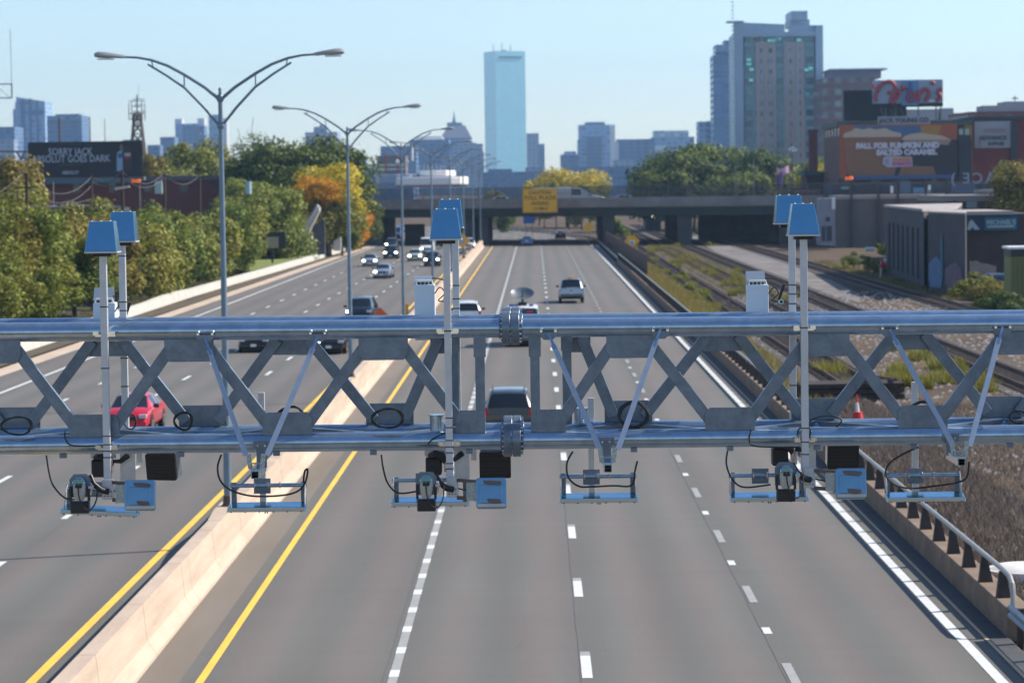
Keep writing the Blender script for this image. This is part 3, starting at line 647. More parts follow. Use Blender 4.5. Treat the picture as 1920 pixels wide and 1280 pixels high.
# ---- camera units at the foot of each mast
capm = mat('cream_camera_shell', (.42, .42, .38), .35, .1)
def cam_unit(mx, my, lbs, flip=1, dy_l=0, dy_b=0, turn=0.0):
    """mx,my: pixel of the mast's lower end; everything is sized in metres from there"""
    b = P(mx, my, 30.8); x0, z0 = b.x, b.z
    # mount box
    t = thing('mount_box', (x0, 30.8, z0), lbs[0], 'mounting box', 'mounting boxes at the foot of the front masts')
    mb = MB(); mb.box(x0-.02, x0+.11, 30.72, 30.78, z0-.03, z0+.19); mb.build('plate', alud, wparent=t, bevel=.006)
    mb = MB()
    for i in range(3):
        for j in range(2): mb.tube([(x0+.01+i*.035, 30.72, z0+.01+j*.05), (x0+.01+i*.035, 30.712, z0+.01+j*.05)], .007, 6)
    mb.build('bolt', rub, wparent=t)
    mb = MB(); mb.tube([(x0+.05, 30.70, z0+.06), (x0-.02, 30.66, z0+.08), (x0-.10, 30.66, z0+.15), (x0-.14, 30.7, z0+.24)], [.034, .034, .03, .026], 12); mb.build('elbow_arm', blk, wparent=t, smooth=True)
    # overview camera in front of its octagonal plate
    cx = x0-.23; cz = z0+.12; cy = 30.5
    t = thing('enforcement_camera', (cx, cy, cz), lbs[1], 'camera', 'capsule cameras on the gantry')
    mb = MB(); mb.prism([(cx-.115, cz-.1), (cx-.115, cz+.09), (cx-.07, cz+.15), (cx+.07, cz+.15), (cx+.115, cz+.09), (cx+.115, cz-.1)], cy+.06, cy+.075); mb.build('octagonal_plate', galvd, wparent=t)
    mb = MB(); n = 14
    prof = [(0, .125), (.035, .118), (.058, .09), (.068, .04), (.07, -.03), (.062, -.09), (.04, -.125), (0, -.135)]
    rings = [[(cx+r*math.cos(2*math.pi*k/n), cy+r*.75*math.sin(2*math.pi*k/n), cz+z) for k in range(n)] for r, z in prof]
    vs = [q for g in rings for q in g]; mb.add(vs, [(i*n+k, i*n+(k+1) % n, (i+1)*n+(k+1) % n, (i+1)*n+k) for i in range(len(prof)-1) for k in range(n)])
    mb.build('capsule', capm, wparent=t, smooth=True)
    mb = MB(); mb.prism([(cx-.07, cz+.05), (cx+.07, cz+.05), (cx+.066, cz+.085), (cx+.035, cz+.115), (cx-.035, cz+.115), (cx-.066, cz+.085)], cy-.062, cy-.03); mb.build('sky_glint_cap', alum, wparent=t, bevel=.01)  # blue piece added as the sky reflection on the capsule's top
    mb = MB(); mb.tube([(cx-.018, cy-.055, cz+.03), (cx-.018, cy-.075, cz+.03)], .02, 10); mb.tube([(cx+.022, cy-.055, cz+.03), (cx+.022, cy-.075, cz+.03)], .02, 10); mb.build('connector', blk, wparent=t)
    mb = MB(); mb.box(cx-.1, cx+.1, cy-.02, cy+.1, cz-.27, cz-.14); mb.build('lamp_box', blk, wparent=t, bevel=.012)
    for s_ in (-.11, .085):
        mb = MB(); mb.box(cx+s_, cx+s_+.025, cy, cy+.05, cz-.14, cz+.02); mb.build('yoke', blk, wparent=t)
    mb = MB(); mb.tube([(cx+.12, cy+.03, cz+.05), (cx+.135, cy, cz-.0), (cx+.12, cy, cz-.07)], .012, 8); mb.tube([(cx+.1, cy-.0, cz+.01), (cx+.15, cy-.0, cz+.02)], .02, 8); mb.build('hinge', chrome, wparent=t)
    mb = MB(); mb.cable([(cx, cy-.07, cz+.02), (cx+.01, cy-.1, cz-.08), (cx+.06, cy-.08, cz-.2), (cx+.13, cy-.05, cz-.22), (cx+.18, cy, cz-.13), (cx+.19, cy+.05, cz+.0)], .008); mb.build('cable', rub, wparent=t, smooth=True)
    # flat strobe housing with the sky's reflection tinted into its blue back, right
    sx = x0+.47+dy_l; sz = z0+.03; sy = 30.55
    t = thing('strobe_housing', (sx, sy, sz), lbs[2], 'strobe housing', 'flat blue reflecting housings on the gantry')
    def rr(cx_, cz_, w_, h_, r_=.03):
        out = []
        for (qx, qz, a0) in ((w_-r_, h_-r_, 0), (-w_+r_, h_-r_, 90), (-w_+r_, -h_+r_, 180), (w_-r_, -h_+r_, 270)):
            for k in range(4): a = R(a0+k*30); out.append((cx_+qx+r_*math.cos(a), cz_+qz+r_*math.sin(a)))
        return out
    mb = MB(); mb.prism(rr(0, 0, .165, .165), -.05, .05)
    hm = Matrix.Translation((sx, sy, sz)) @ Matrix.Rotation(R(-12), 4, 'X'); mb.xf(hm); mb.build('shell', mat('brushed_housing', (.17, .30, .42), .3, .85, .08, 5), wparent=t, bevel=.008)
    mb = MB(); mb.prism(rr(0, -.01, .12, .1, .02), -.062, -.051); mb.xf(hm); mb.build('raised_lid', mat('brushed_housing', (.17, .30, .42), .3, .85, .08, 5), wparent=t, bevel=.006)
    mb = MB(); mb.prism(rr(0, -.135, .15, .016, .008), -.062, -.051); mb.xf(hm); mb.build('lower_lip', mat('cream_radome', (.5, .45, .4), .6), wparent=t)
    mb = MB(); mb.bar((x0+.1, 30.72, sz+.13), (sx+.10, 30.43, sz+.125), .03, .035); mb.build('upper_arm', mat('bronze_arm', (.14, .11, .1), .5, .3), wparent=t)
    mb = MB(); mb.bar((x0+.1, 30.72, sz-.06), (sx+.09, 30.40, sz-.07), .03, .04); mb.build('lower_arm', mat('bronze_arm', (.14, .11, .1), .5, .3), wparent=t)
    mb = MB(); mb.box(sx-.27, sx-.165, 30.56, 30.57, sz-.08, sz+.12); mb.build('side_plate', galv, wparent=t)
    mb = MB(); mb.cable([(x0+.1, 30.74, sz+.04), (x0+.2, 30.7, sz+.02), (sx-.17, 30.6, sz+.03)], .008); mb.build('cable', rub, wparent=t, smooth=True)
    # black louvred illuminator behind
    ix = x0+.50+dy_b; iz = z0+.24; iy = 31.6
    t = thing('illuminator', (ix, iy, iz), lbs[3], 'illuminator', 'black illuminator panels behind the gantry masts')
    im = Matrix.Translation((ix, iy, iz)) @ Matrix.Rotation(R(turn), 4, 'Z') @ Matrix.Rotation(R(10), 4, 'X')
    mb = MB(); mb.prism(rr(0, 0, .175, .15, .02), -.04, .0); mb.xf(im); mb.build('face_panel', blk, wparent=t)
    mb = MB()
    for k in range(5): mb.box(-.14, .14, -.045, -.0405, -.09+k*.04, -.082+k*.04)
    mb.xf(im); mb.build('louvres', mat('dark_louvre', (.03, .03, .035), .6), wparent=t)
    mb = MB(); mb.prism(rr(0, .008, .17, .155, .02), .001, .16); mb.xf(im); mb.build('back_case', galv, wparent=t, bevel=.006)
    mb = MB(); mb.tube([(-.06, .1, .17), (-.04, .1, .19), (.03, .1, .19), (.06, .1, .17)], .006, 6); mb.xf(im); mb.build('handle', rub, wparent=t)
    # rear camera cluster on the left behind the mast
    rx = x0-.13; rz = z0+.26; ry = 31.75
    t = thing('rear_camera', (rx, ry, rz), lbs[4], 'camera', 'black rear cameras behind the gantry masts')
    mb = MB(); mb.box(rx-.15, rx+.03, ry-.1, ry+.12, rz-.14, rz+.06); mb.build('housing', blk, wparent=t, bevel=.02)
    mb = MB(); mb.prism([(rx-.16, rz+.07), (rx-.16, rz+.16), (rx-.11, rz+.22), (rx+.1, rz+.22), (rx+.13, rz+.16), (rx+.13, rz+.07)], ry-.05, ry-.035); mb.build('top_plate', alud, wparent=t)
    mb = MB(); mb.tube([(rx-.1, ry-.1, rz+.08), (rx-.04, ry-.16, rz+.11), (rx+.04, ry-.16, rz+.08), (rx+.08, ry-.1, rz+.0)], [.03, .045, .045, .03], 12); mb.build('conduit_elbow', blk, wparent=t, smooth=True)
    mb = MB(); mb.box(rx+.06, rx+.085, ry-.1, ry+.05, rz-.1, rz+.14); mb.tube([(rx+.05, ry-.12, rz+.15), (rx+.09, ry-.14, rz+.05), (rx+.07, ry-.12, rz-.06)], .014, 8); mb.build('latch', chrome, wparent=t)
    mb = MB(); mb.box(rx+.17, rx+.34, ry-.06, ry-.04, rz-.2, rz+.2); mb.build('perforated_plate', alud, wparent=t)
    mb = MB(); mb.tube([(rx+.26, ry-.07, rz+.1), (rx+.18, ry-.12, rz+.04), (rx+.1, ry-.1, rz+.04)], [.034, .028, .02], 10); mb.build('rear_elbow', blk, wparent=t, smooth=True)
    mb = MB(); mb.box(rx+.36, rx+.42, ry-.06, ry-.05, rz+.02, rz+.16); mb.box(rx+.3, rx+.5, ry+.1, ry+.11, rz+.17, rz+.22); mb.build('angle_bracket', alud, wparent=t)
    mb = MB(); mb.cable([(rx+.12, ry-.1, rz+.21), (rx+.3, ry-.12, rz+.215), (rx+.45, ry-.1, rz+.19), (ix-.05, iy+.05, iz+.18)], .009); mb.build('cable', rub, wparent=t, smooth=True)
cam_unit(197, 930, ['mounting box at the foot of the left front mast', 'left capsule camera above the inbound lanes', 'left blue reflecting housing beside the yellow line', 'left black panel, turned, above the left blue housing', 'left rear camera cluster behind the left mast'], dy_l=-.05, dy_b=.02, turn=-14)
cam_unit(841, 926, ['mounting box at the foot of the middle front mast', 'middle capsule camera left of the splice', 'middle blue reflecting housing below the splice flange', 'middle black panel just left of the lower splice flange', 'middle rear camera cluster behind the middle mast'])
cam_unit(1509, 908, ['mounting box at the foot of the right front mast', 'right capsule camera by the white edge line', 'right blue reflecting housing over the shaded gutter', 'right black panel against the parapet', 'right rear camera cluster behind the right mast'], turn=3)

# ---- white equipment cabinets on the back of the gantry
def cabinet(px0, px1, pyt, pym, lb):
    y = 32.3; a = P(px0, pym, y); b = P(px1, pym, y); z1 = a.z; zt_ = P(px0, pyt, y+.1).z
    t = thing('equipment_cabinet', ((a.x+b.x)/2, y, 7.6), lb, 'cabinet', 'white cabinets behind the upper gantry chord')
    mb = MB(); mb.box(a.x, b.x, y, y+.22, 7.55, z1); mb.build('case', mat('cabinet_paint', (.60, .66, .74), .45, .1), wparent=t, bevel=.01)
    mb = MB(); x0, x1 = a.x-.003, a.x+.87*(b.x-a.x); mb.add([(x0, y+.05, z1+.03), (x1, y+.05, z1+.03), (x1, y+.16, zt_), (x0, y+.16, zt_)], [(0, 1, 2, 3)]); mb.box(x0, x1, y+.16, y+.2, z1, zt_); mb.build('solar_panel', mat('grey_panel', (.36, .42, .48), .3, .5), wparent=t)
    mb = MB(); mb.tube([(a.x+.02, y+.03, z1-.0), (a.x+.03, y+.03, z1+.045), (b.x-.03, y+.03, z1+.045), (b.x-.02, y+.03, z1)], .009, 8); mb.build('handle', white, wparent=t)
    mb = MB()
    for k in range(4): mb.tube([(a.x+.05+k*.045, y+.08, z1), (a.x+.05+k*.045, y+.08, z1+.03)], .012, 6)
    mb.build('connector', rub, wparent=t)
    t = thing('security_camera', (b.x+.13, y-.08, z1-.15), lb.replace('white cabinet', 'small black camera beside the cabinet'), 'security camera', 'small cameras beside the gantry cabinets')
    cx, cz = b.x+.13, z1-.19
    mb = MB(); mb.tube([(cx, y-.16, cz), (cx, y+.02, cz)], .028, 14); mb.build('barrel', galv, wparent=t, smooth=True)
    mb = MB(); mb.tube([(cx, y-.165, cz), (cx, y-.161, cz)], .017, 12); mb.build('lens', rub, wparent=t)
    mb = MB(); mb.bar((cx-.02, y, cz+.01), (cx+.045, y, cz+.19), .04, .03); mb.build('arm', blk, wparent=t)
    mb = MB(); mb.cable([(b.x, y, z1-.1), (b.x+.06, y-.02, z1-.03), (b.x+.11, y, z1-.1), (b.x+.04, y, z1-.18), (cx-.02, y-.05, cz)], .007); mb.cable([(b.x-.03, y+.1, z1+.07), (b.x+.07, y+.05, z1+.06), (b.x+.17, y, z1+.02)], .007); mb.build('cable', rub, wparent=t, smooth=True)
cabinet(174, 215, 540, 568, 'left white cabinet half hidden by the left front mast')
cabinet(776.5, 815, 518, 534, 'middle white cabinet above the upper chord')
cabinet(1401, 1441, 509, 534, 'right white cabinet against the dry grass')

# ---- loose cables: hanging and coiled
def hang(pts, y, r, lb, grp='black cables hanging from the gantry'):
    mb = MB(); Q = [P(a, b, y) for a, b in pts]
    out = []
    for i in range(len(Q)-1):   # Catmull-Rom
        p0 = Q[max(i-1, 0)]; p1 = Q[i]; p2 = Q[i+1]; p3 = Q[min(i+2, len(Q)-1)]
        for k in range(5):
            s = k/5; out.append(.5*((2*p1)+(p2-p0)*s+(2*p0-5*p1+4*p2-p3)*s*s+(3*p1-p0-3*p2+p3)*s**3))
    out.append(Q[-1]); mb.tube(out, r, 7)
    return tag(mb.build('hanging_cable', rub, smooth=True), lb, 'cable', grp)
hang([(87, 853), (92, 885), (100, 910), (120, 932), (140, 936)], 31.3, .010, 'cable dropping from the chord to the left camera')
hang([(415, 852), (408, 875), (413, 900), (432, 918), (470, 929), (520, 929), (555, 922), (572, 905), (577, 880), (571, 884), (569, 905)], 31.6, .011, 'cable looping behind the antenna over the median')
hang([(715, 852), (719, 880), (728, 907), (748, 924), (785, 920)], 31.3, .010, 'cable dropping from the chord to the middle camera')
hang([(1074, 846), (1063, 868), (1066, 895), (1085, 911), (1110, 912), (1150, 910), (1180, 911), (1189, 900), (1190, 885), (1195, 864)], 31.6, .011, 'cable looping behind the antenna under the middle V arm')
hang([(1364, 845), (1362, 870), (1373, 898), (1395, 913), (1445, 908)], 31.3, .010, 'cable dropping from the chord to the right camera')
hang([(1722, 838), (1695, 850), (1668, 868), (1661, 890), (1680, 909), (1710, 915), (1750, 911), (1790, 905), (1812, 895), (1817, 865)], 31.6, .011, 'cable looping behind the rightmost antenna')
hang([(122, 808), (122, 820), (132, 834), (165, 836), (190, 834)], 30.87, .008, 'thin cable lying on the lower chord left of the left mast', 'thin cables on the lower chord')
hang([(803, 833), (812, 822), (835, 812)], 30.87, .008, 'thin cable lying on the lower chord left of the middle mast', 'thin cables on the lower chord')
hang([(1408, 805), (1405, 825), (1415, 836), (1470, 838), (1498, 838)], 30.87, .008, 'thin cable lying on the lower chord left of the right mast', 'thin cables on the lower chord')
hang([(1512, 795), (1530, 783), (1560, 779), (1578, 788), (1568, 800)], 31.0, .009, 'black cable arching over the lower chord right of the right mast')
def coil(px, py, rx, rz, y, r, n, lb):
    c = P(px, py, y); mb = MB(); pts = []
    for k in range(n*20+1):
        a = 2*math.pi*k/20; j = 1+.07*math.sin(k*.9)
        pts.append((c.x+rx*.0058*j*math.cos(a), y+.02*math.sin(a*1.5+k*.05)-.01*(k/20), c.z+rz*.0058*j*math.sin(a)))
    mb.tube(pts, r, 6); return tag(mb.build('cable_coil', rub, smooth=True), lb, 'cable coil', 'coiled black cables on the gantry')
coil(32, 798, 28, 17, 30.9, .009, 3, 'leftmost coiled cable on the gusset at the picture edge')
coil(344, 789, 17, 17, 31.75, .012, 3, 'round coil on the lower chord right of the red car')
coil(545, 787, 26, 26, 31.3, .012, 3, 'coil showing only its top above the gusset over the median')
coil(727, 784, 29, 18, 30.88, .009, 4, 'oval coil hung in front of the gusset left of the middle mast')
coil(1188, 777, 27, 24, 31.1, .016, 5, 'thick coil behind the middle V shaped arm')
coil(1729, 778, 27, 26, 31.3, .013, 4, 'coil showing only its top above the gusset over the yard')
coil(1508, 812, 12, 14, 30.9, .008, 2, 'small coil tied to the right front mast')
coil(1908, 782, 16, 12, 31.8, .008, 2, 'coil at the right edge of the gantry')
coil(244, 790, 12, 14, 31.8, .008, 2, 'small coil in front of the red car')

# ================================================================== STREET LAMPS
def make_lamp():
    t = thing('street_lamp', (0, 0, 0), 'x', 'street lamp', 'twin armed street lamps along the median')
    mb = MB(); mb.tube([(0, 0, 1.0), (0, 0, 11.75)], [.105, .055], 12); mb.build('pole', lampm, t, smooth=True)
    mb = MB(); mb.box(-.17, .17, -.17, .17, 1.0, 1.10); mb.tube([(0, 0, 1.1), (0, 0, 1.35)], [.14, .11], 12); mb.build('base', mat('rusty_lamp_base', (.10, .06, .045), .8, 0, .4, 8), t)
    mb = MB()
    for z in (11.62, 10.93): mb.tube([(0, 0, z-.1), (0, 0, z-.04), (0, 0, z+.04), (0, 0, z+.1)], [.06, .10, .10, .06], 10)
    mb.tube([(0, 0, 11.7), (0, 0, 11.86), (0, 0, 11.92)], [.03, .05, .01], 8); mb.build('collar', lampm, t, smooth=True)
    for s in (-1, 1):
        up = [(.05, 0), (.38, .28), (.905, .62), (1.34, .86), (1.755, 1.01), (2.12, 1.08), (2.5, 1.10)]
        lo = [(.06, -.67), (.42, -.23), (.905, .28), (1.39, .62), (1.85, .9)]
        mb = MB(); mb.tube([(s*a, 0, 11.62+b) for a, b in up], [.045, .042, .04, .038, .034, .03, .028], 8)
        mb.tube([(s*a, 0, 11.62+b) for a, b in lo], [.036, .036, .034, .03, .028], 8)
        mb.tube([(s*.92, 0, 11.62+.3), (s*.92, 0, 11.62+.62)], .02, 6); mb.tube([(s*1.72, 0, 11.62+.83), (s*1.75, 0, 11.62+1.0)], .018, 6)
        mb.build('bracket_arm', lampm, t, smooth=True)
        mb = MB(); n = 10; rings = []
        for (x, rz_, ry_, z) in ((2.42, .035, .04, 1.10), (2.5, .06, .06, 1.10), (2.7, .075, .12, 1.125), (2.95, .10, .16, 1.14), (3.12, .10, .15, 1.15), (3.22, .06, .09, 1.15)):
            rings.append([(s*x, ry_*math.cos(2*math.pi*k/n), 11.62+z+rz_*math.sin(2*math.pi*k/n)*(1.0 if math.sin(2*math.pi*k/n) > 0 else .7)) for k in range(n)])
        vs = [q for g in rings for q in g]; fs = [(i*n+k, i*n+(k+1) % n, (i+1)*n+(k+1) % n, (i+1)*n+k) for i in range(5) for k in range(n)]+[tuple(range(n)), tuple(5*n+k for k in range(n))]
        mb.add(vs, fs); h = mb.build('lamp_head', mat('lamp_head_paint', (.34, .36, .38), .4, .3), t, smooth=True)
        mb = MB(); mb.box(min(s*2.72, s*3.14), max(s*2.72, s*3.14), -.1, .1, 11.62+1.035, 11.62+1.06); mb.build('lamp_lens', mat('lamp_glass', (.35, .36, .36), .1), h)
    return t
lamp = make_lamp()
lbl = ['nearest and tallest twin armed street lamp, behind the left gantry arm', 'second twin armed street lamp from the camera', 'third twin armed street lamp, with small white balls on its pole', 'fourth street lamp along the median, behind the middle masts', 'fifth street lamp along the median', 'sixth street lamp along the median', 'seventh street lamp, near the overpass', 'eighth street lamp, just before the overpass', 'ninth street lamp, beyond the overpass', 'tenth and farthest street lamp']
for k in range(10):
    Y = 73.5+49.8*k; l = lamp if k == 0 else copy_tree(lamp); l.location = (-8.07+bend(Y), Y, 0); l['label'] = lbl[k]; l.rotation_euler = (0, 0, R([0, 1, -2, 1, 2, -1, 0, 2, 1, 0][k]))

# ================================================================== VEHICLES
def paint(n, c, metal=.25): return mat('car_paint_'+n, c, .32, metal, coat=.8)
SHAPES = {
 'sedan': dict(st=[(-2.30,.70,.72,.80,.66),(-2.24,.96,.98,.87,.74),(-1.75,1.0,1.04,.89,.72),(-1.05,.99,1.38,.9,.56),(-.95,.99,1.40,.9,.58),(-.12,.98,1.45,.9,.61),(0,.98,1.45,.9,.61),(.62,.96,1.40,.9,.58),(1.35,.94,.98,.88,.72),(2.05,.84,.86,.86,.66),(2.26,.62,.64,.80,.6),(2.32,.5,.51,.74,.55)], front=(7,8), rear=(2,3), side=(3,7), pil=(3,5), wh=(-1.38,1.4), wr=.33, L=2.3, lz=.72, tz=.85, hw=.9),
 'suv': dict(st=[(-2.34,.80,.82,.86,.72),(-2.30,1.12,1.14,.93,.78),(-2.02,1.12,1.64,.94,.66),(-1.9,1.12,1.70,.94,.66),(-1.0,1.1,1.75,.94,.70),(-.88,1.1,1.75,.94,.70),(.1,1.08,1.74,.94,.69),(.2,1.08,1.74,.94,.69),(.72,1.07,1.66,.93,.66),(1.3,1.06,1.12,.92,.76),(2.1,.98,1.0,.9,.7),(2.3,.72,.74,.84,.64),(2.36,.55,.56,.78,.6)], front=(8,9), rear=(1,2), side=(3,8), pil=(4,6), wh=(-1.42,1.45), wr=.37, L=2.34, lz=.86, tz=1.0, hw=.94),
 'van': dict(st=[(-2.75,.9,.92,.98,.9),(-2.72,1.35,1.37,1.0,.92),(-2.62,1.35,2.2,1.0,.86),(-2.4,1.35,2.3,1.0,.88),(-.3,1.35,2.32,1.0,.88),(.3,1.3,2.3,1.0,.88),(.42,1.3,2.3,1.0,.88),(1.1,1.28,2.15,.99,.84),(1.95,1.2,1.26,.97,.84),(2.6,1.0,1.02,.94,.78),(2.75,.7,.72,.88,.7)], front=(7,8), rear=(1,2), side=(6,7), pil=(), wh=(-1.75,1.75), wr=.37, L=2.72, lz=.85, tz=1.0, hw=1.0),
 'pickup': dict(st=[(-2.85,.75,.76,.94,.90),(-2.82,1.14,1.15,.97,.93),(-1.02,1.14,1.15,.97,.93),(-1.0,1.15,1.17,.97,.8),(-.78,1.15,1.80,.97,.68),(-.68,1.15,1.84,.97,.69),(.1,1.13,1.86,.97,.70),(.2,1.13,1.86,.97,.70),(.75,1.13,1.80,.96,.68),(1.4,1.12,1.18,.95,.8),(2.5,1.08,1.10,.94,.76),(2.78,.8,.82,.9,.7)], front=(8,9), rear=(3,4), side=(5,8), pil=(6,), wh=(-1.75,1.85), wr=.40, L=2.82, lz=.9, tz=.95, hw=.97),
}
def vehicle(kind, name, pm, loc, label, cat, back=False, lights=False, sc=1.0, group='cars and trucks on the highway', rz=0.0, rack=False):
    sh = SHAPES[kind]; st = sh['st']
    t = thing(name, loc, label, cat, group, rz=(0 if back else math.pi)+rz); t.scale = (sc, sc, sc)
    zb_ = .24 if kind != 'pickup' else .42
    secs = []
    for (y, zs, zt_, ws, wt) in st:
        low = zb_ if y not in (st[0][0], st[-1][0]) else zb_+.12
        half = [(ws*.86, low), (ws, low+.16), (ws*1.0, max(zs-.18, low+.18)), (ws*.965, zs), (wt, max(zt_-.05, zs+.003)), (wt*.8, zt_), (0, zt_+.015)]
        secs.append([(x, y, z) for x, z in half]+[(-x, y, z) for x, z in reversed(half[:-1])])
    n = len(secs[0]); V = [p for s_ in secs for p in s_]
    body = []; panes = {'windscreen': [], 'rear_window': [], 'side_window': [], 'side_window_': []}
    fr, re, sd = sh['front'], sh['rear'], sh['side']
    for i in range(len(secs)-1):
        for k in range(n-1):
            q = (i*n+k, i*n+k+1, (i+1)*n+k+1, (i+1)*n+k)
            roofk = k in (4, 5, 6, 7); sidek = k in (3, n-5)
            g = (roofk and (i == fr[0] or i == re[0])) or (sidek and sd[0] <= i < sd[1] and i not in sh['pil'])
            if not g: body.append(q)
            elif roofk: panes['windscreen' if i == fr[0] else 'rear_window'].append(q)
            else: panes['side_window' if k == 3 else 'side_window_'].append(q)
    body.append(tuple(range(n-1, -1, -1))); body.append(tuple((len(secs)-1)*n+k for k in range(n)))
    mb = MB(); mb.add(V, body); bo = mb.build('body', pm, t, smooth=True)
    for nm_, fl in panes.items():
        if not fl: continue
        ix_ = sorted({a for f_ in fl for a in f_}); mp_ = {a: j for j, a in enumerate(ix_)}
        groups = [fl]
        if nm_.startswith('side'):
            groups = []; last = None
            for f_ in fl:
                if last is None or f_[0] != last+n: groups.append([])
                groups[-1].append(f_); last = f_[0]
        for gfl in groups:
            ix_ = sorted({a for f_ in gfl for a in f_}); mp_ = {a: j for j, a in enumerate(ix_)}
            mb = MB(); mb.add([V[a] for a in ix_], [tuple(mp_[a] for a in f_) for f_ in gfl]); mb.build(nm_.strip('_'), glass, t, smooth=True)
    mb = MB(); mb.box(-sh['hw']*.8, sh['hw']*.8, -sh['L']+.15, sh['L']-.2, zb_-.1, zb_+.02); mb.build('underbody', rub, t)
    for wy in sh['wh']:
        for s in (-1, 1):
            x = s*(sh['hw']-.10); r = sh['wr']
            mb = MB(); mb.tube([(x-.11, wy, r), (x+.11, wy, r)], r, 20); wl_ = mb.build('wheel', rub, t, smooth=True)
            mb = MB(); mb.tube([(x+s*.105, wy, r), (x+s*.118, wy, r)], r*.62, 14); mb.build('rim', chrome, wl_)
            mb = MB(); mb.tube([(s*(sh['hw']-.02), wy, r+.03), (s*(sh['hw']+.003), wy, r+.03)], r+.06, 20); mb.build('wheel_arch', rub, t, smooth=True)
    L = sh['L']; hw = sh['hw']; lz, tz = sh['lz'], sh['tz']
    for s in (-1, 1):
        mb = MB(); mb.cbox((s*hw*.74, L-.10, lz-.02), (hw*.34, .22, .15)); mb.build('headlight', lit if (lights and lights != 'one') or (lights == 'one' and s == 1) else lens, t, bevel=.03)
        mb = MB()
        if kind in ('suv', 'van', 'pickup'): mb.cbox((s*hw*.88, -L+.05, tz), (.16, .12, .34))
        else: mb.cbox((s*hw*.76, -L+.04, tz), (.3, .12, .14))
        mb.build('tail_light', redl, t, bevel=.02)
        mb = MB(); my = st[fr[1]][0]-.28; mb.cbox((s*(hw+.10), my, st[fr[1]][1]+.08), (.22, .12, .16)); mb.build('side_mirror', blk, t, bevel=.03)
    mb = MB(); mb.cbox((0, L-.03, lz-.08), (hw*.95, .14, .16)); mb.build('grille', blk, t, bevel=.02)
    mb = MB(); mb.cbox((0, L+.0, .40 if kind != 'pickup' else .56), (hw*1.8, .16, .2)); mb.build('front_bumper', pm if kind in ('sedan', 'suv') else blk, t, bevel=.04)
    mb = MB(); mb.cbox((0, -L+.0, .44 if kind != 'pickup' else .62), (hw*1.8, .18, .22)); mb.build('rear_bumper', pm if kind == 'sedan' else mat('grey_bumper', (.12, .12, .13), .5), t, bevel=.04)
    mb = MB(); mb.cbox((0, -L-.06 if kind != 'pickup' else -L-.06, .78 if kind != 'pickup' else .66), (.32, .03, .16)); mb.build('licence_plate', white, t)
    mb = MB(); mb.cbox((0, L+.09, .42), (.32, .02, .15)); mb.build('licence_plate', white, t)
    if rack:
        for s in (-1, 1):
            mb = MB(); mb.tube([(s*.6, -1.85, 1.72), (s*.6, -1.75, 1.79), (s*.6, .1, 1.82), (s*.6, .2, 1.76)], .02, 6); mb.build('roof_rail', blk, t)
    if kind == 'pickup':
        mb = MB(); mb.box(-.82, .82, -2.72, -1.1, 1.153, 1.157); mb.build('bed_shade_sheet', rub, t)  # dark sheet painted as the shade inside the bed
        mb = MB(); mb.cbox((0, -L-.012, 1.0), (.16, .02, .07)); mb.build('tailgate_handle', blk, t)
    return t
sil = paint('silver', (.36, .41, .48), .5); dkb = paint('dark_blue', (.015, .03, .06)); bk = paint('black', (.012, .012, .014)); wht = paint('white', (.72, .72, .72), 0); gold = paint('pewter', (.035, .033, .032), .5)
redp = paint('red', (.62, .008, .03), .1); teal = paint('teal', (.02, .12, .13)); blu = paint('blue', (.03, .12, .30)); sgr = paint('pale_green', (.45, .50, .45), .4)
def C(px, py): g = G(px, py); return (g.x, g.y, 0.01)
vehicle('sedan', 'car', redp, C(254, 806), 'bright red car coming towards the camera behind the left mast', 'car', rz=R(-1.5))
vehicle('suv', 'car', dkb, C(679, 604), 'dark blue van just above the chord beside the second lamp post', 'car', lights='one', rz=R(-2))
vehicle('sedan', 'car', bk, C(483, 657), 'black car under the chord, left of the other black car', 'car')
vehicle('sedan', 'car', bk, C(626, 660), 'black car with a lit headlight under the chord, beside the second lamp post', 'car', lights='one', rz=R(-3))
vehicle('sedan', 'car', sil, C(720, 521), 'silver blue car nearest the camera of the oncoming group left of the third lamp', 'car', lights='one', rz=R(-3))
vehicle('sedan', 'car', sil, C(695, 499), 'silver car leftmost in the oncoming group', 'car', lights=True)
vehicle('suv', 'car', dkb, C(734, 485), 'dark sports utility car behind the silver cars', 'car', lights=True)
vehicle('suv', 'car', dkb, C(735, 468), 'dark car right behind the dark sports utility car, near the overpass', 'car', lights='one')
vehicle('sedan', 'car', sgr, C(779, 489), 'pale green white car between the dark cars', 'car', lights=True)
vehicle('suv', 'car', dkb, C(811, 499), 'navy blue car beside the middle hood with lit headlights', 'car', lights=True)
vehicle('van', 'delivery_van', wht, C(802, 477), 'white van behind the navy blue car', 'van', lights='one')
vehicle('sedan', 'car', wht, C(861, 475), 'white car next to the yellow diamond sign on the median', 'car', lights=False)
vehicle('suv', 'car', wht, C(880, 469), 'white car right by the median with bright headlights', 'car', lights=True)
vehicle('pickup', 'pickup_truck', teal, C(823, 466), 'teal pickup truck behind the navy blue car', 'pickup truck', lights='one')
vehicle('van', 'delivery_van', blu, C(743, 449), 'blue van in the shade of the overpass', 'van')
vehicle('sedan', 'car', paint('purple', (.06, .05, .16)), C(735, 433), 'purple car far off beyond the overpass, left', 'car', back=True, rz=R(20))
vehicle('sedan', 'car', sil, C(750, 435), 'pale car beside the far purple car', 'car', back=True, rz=R(20))
pk = vehicle('pickup', 'pickup_truck', paint('steel_blue', (.34, .40, .50), .35), C(1071, 566), 'silver pickup truck with a yellow beacon driving away', 'pickup truck', back=True)
mb = MB(); mb.cbox((0, -.5, 1.93), (.5, .22, .12)); mb.build('beacon', mat('amber_beacon', (.8, .35, .02), .3), pk, bevel=.03)
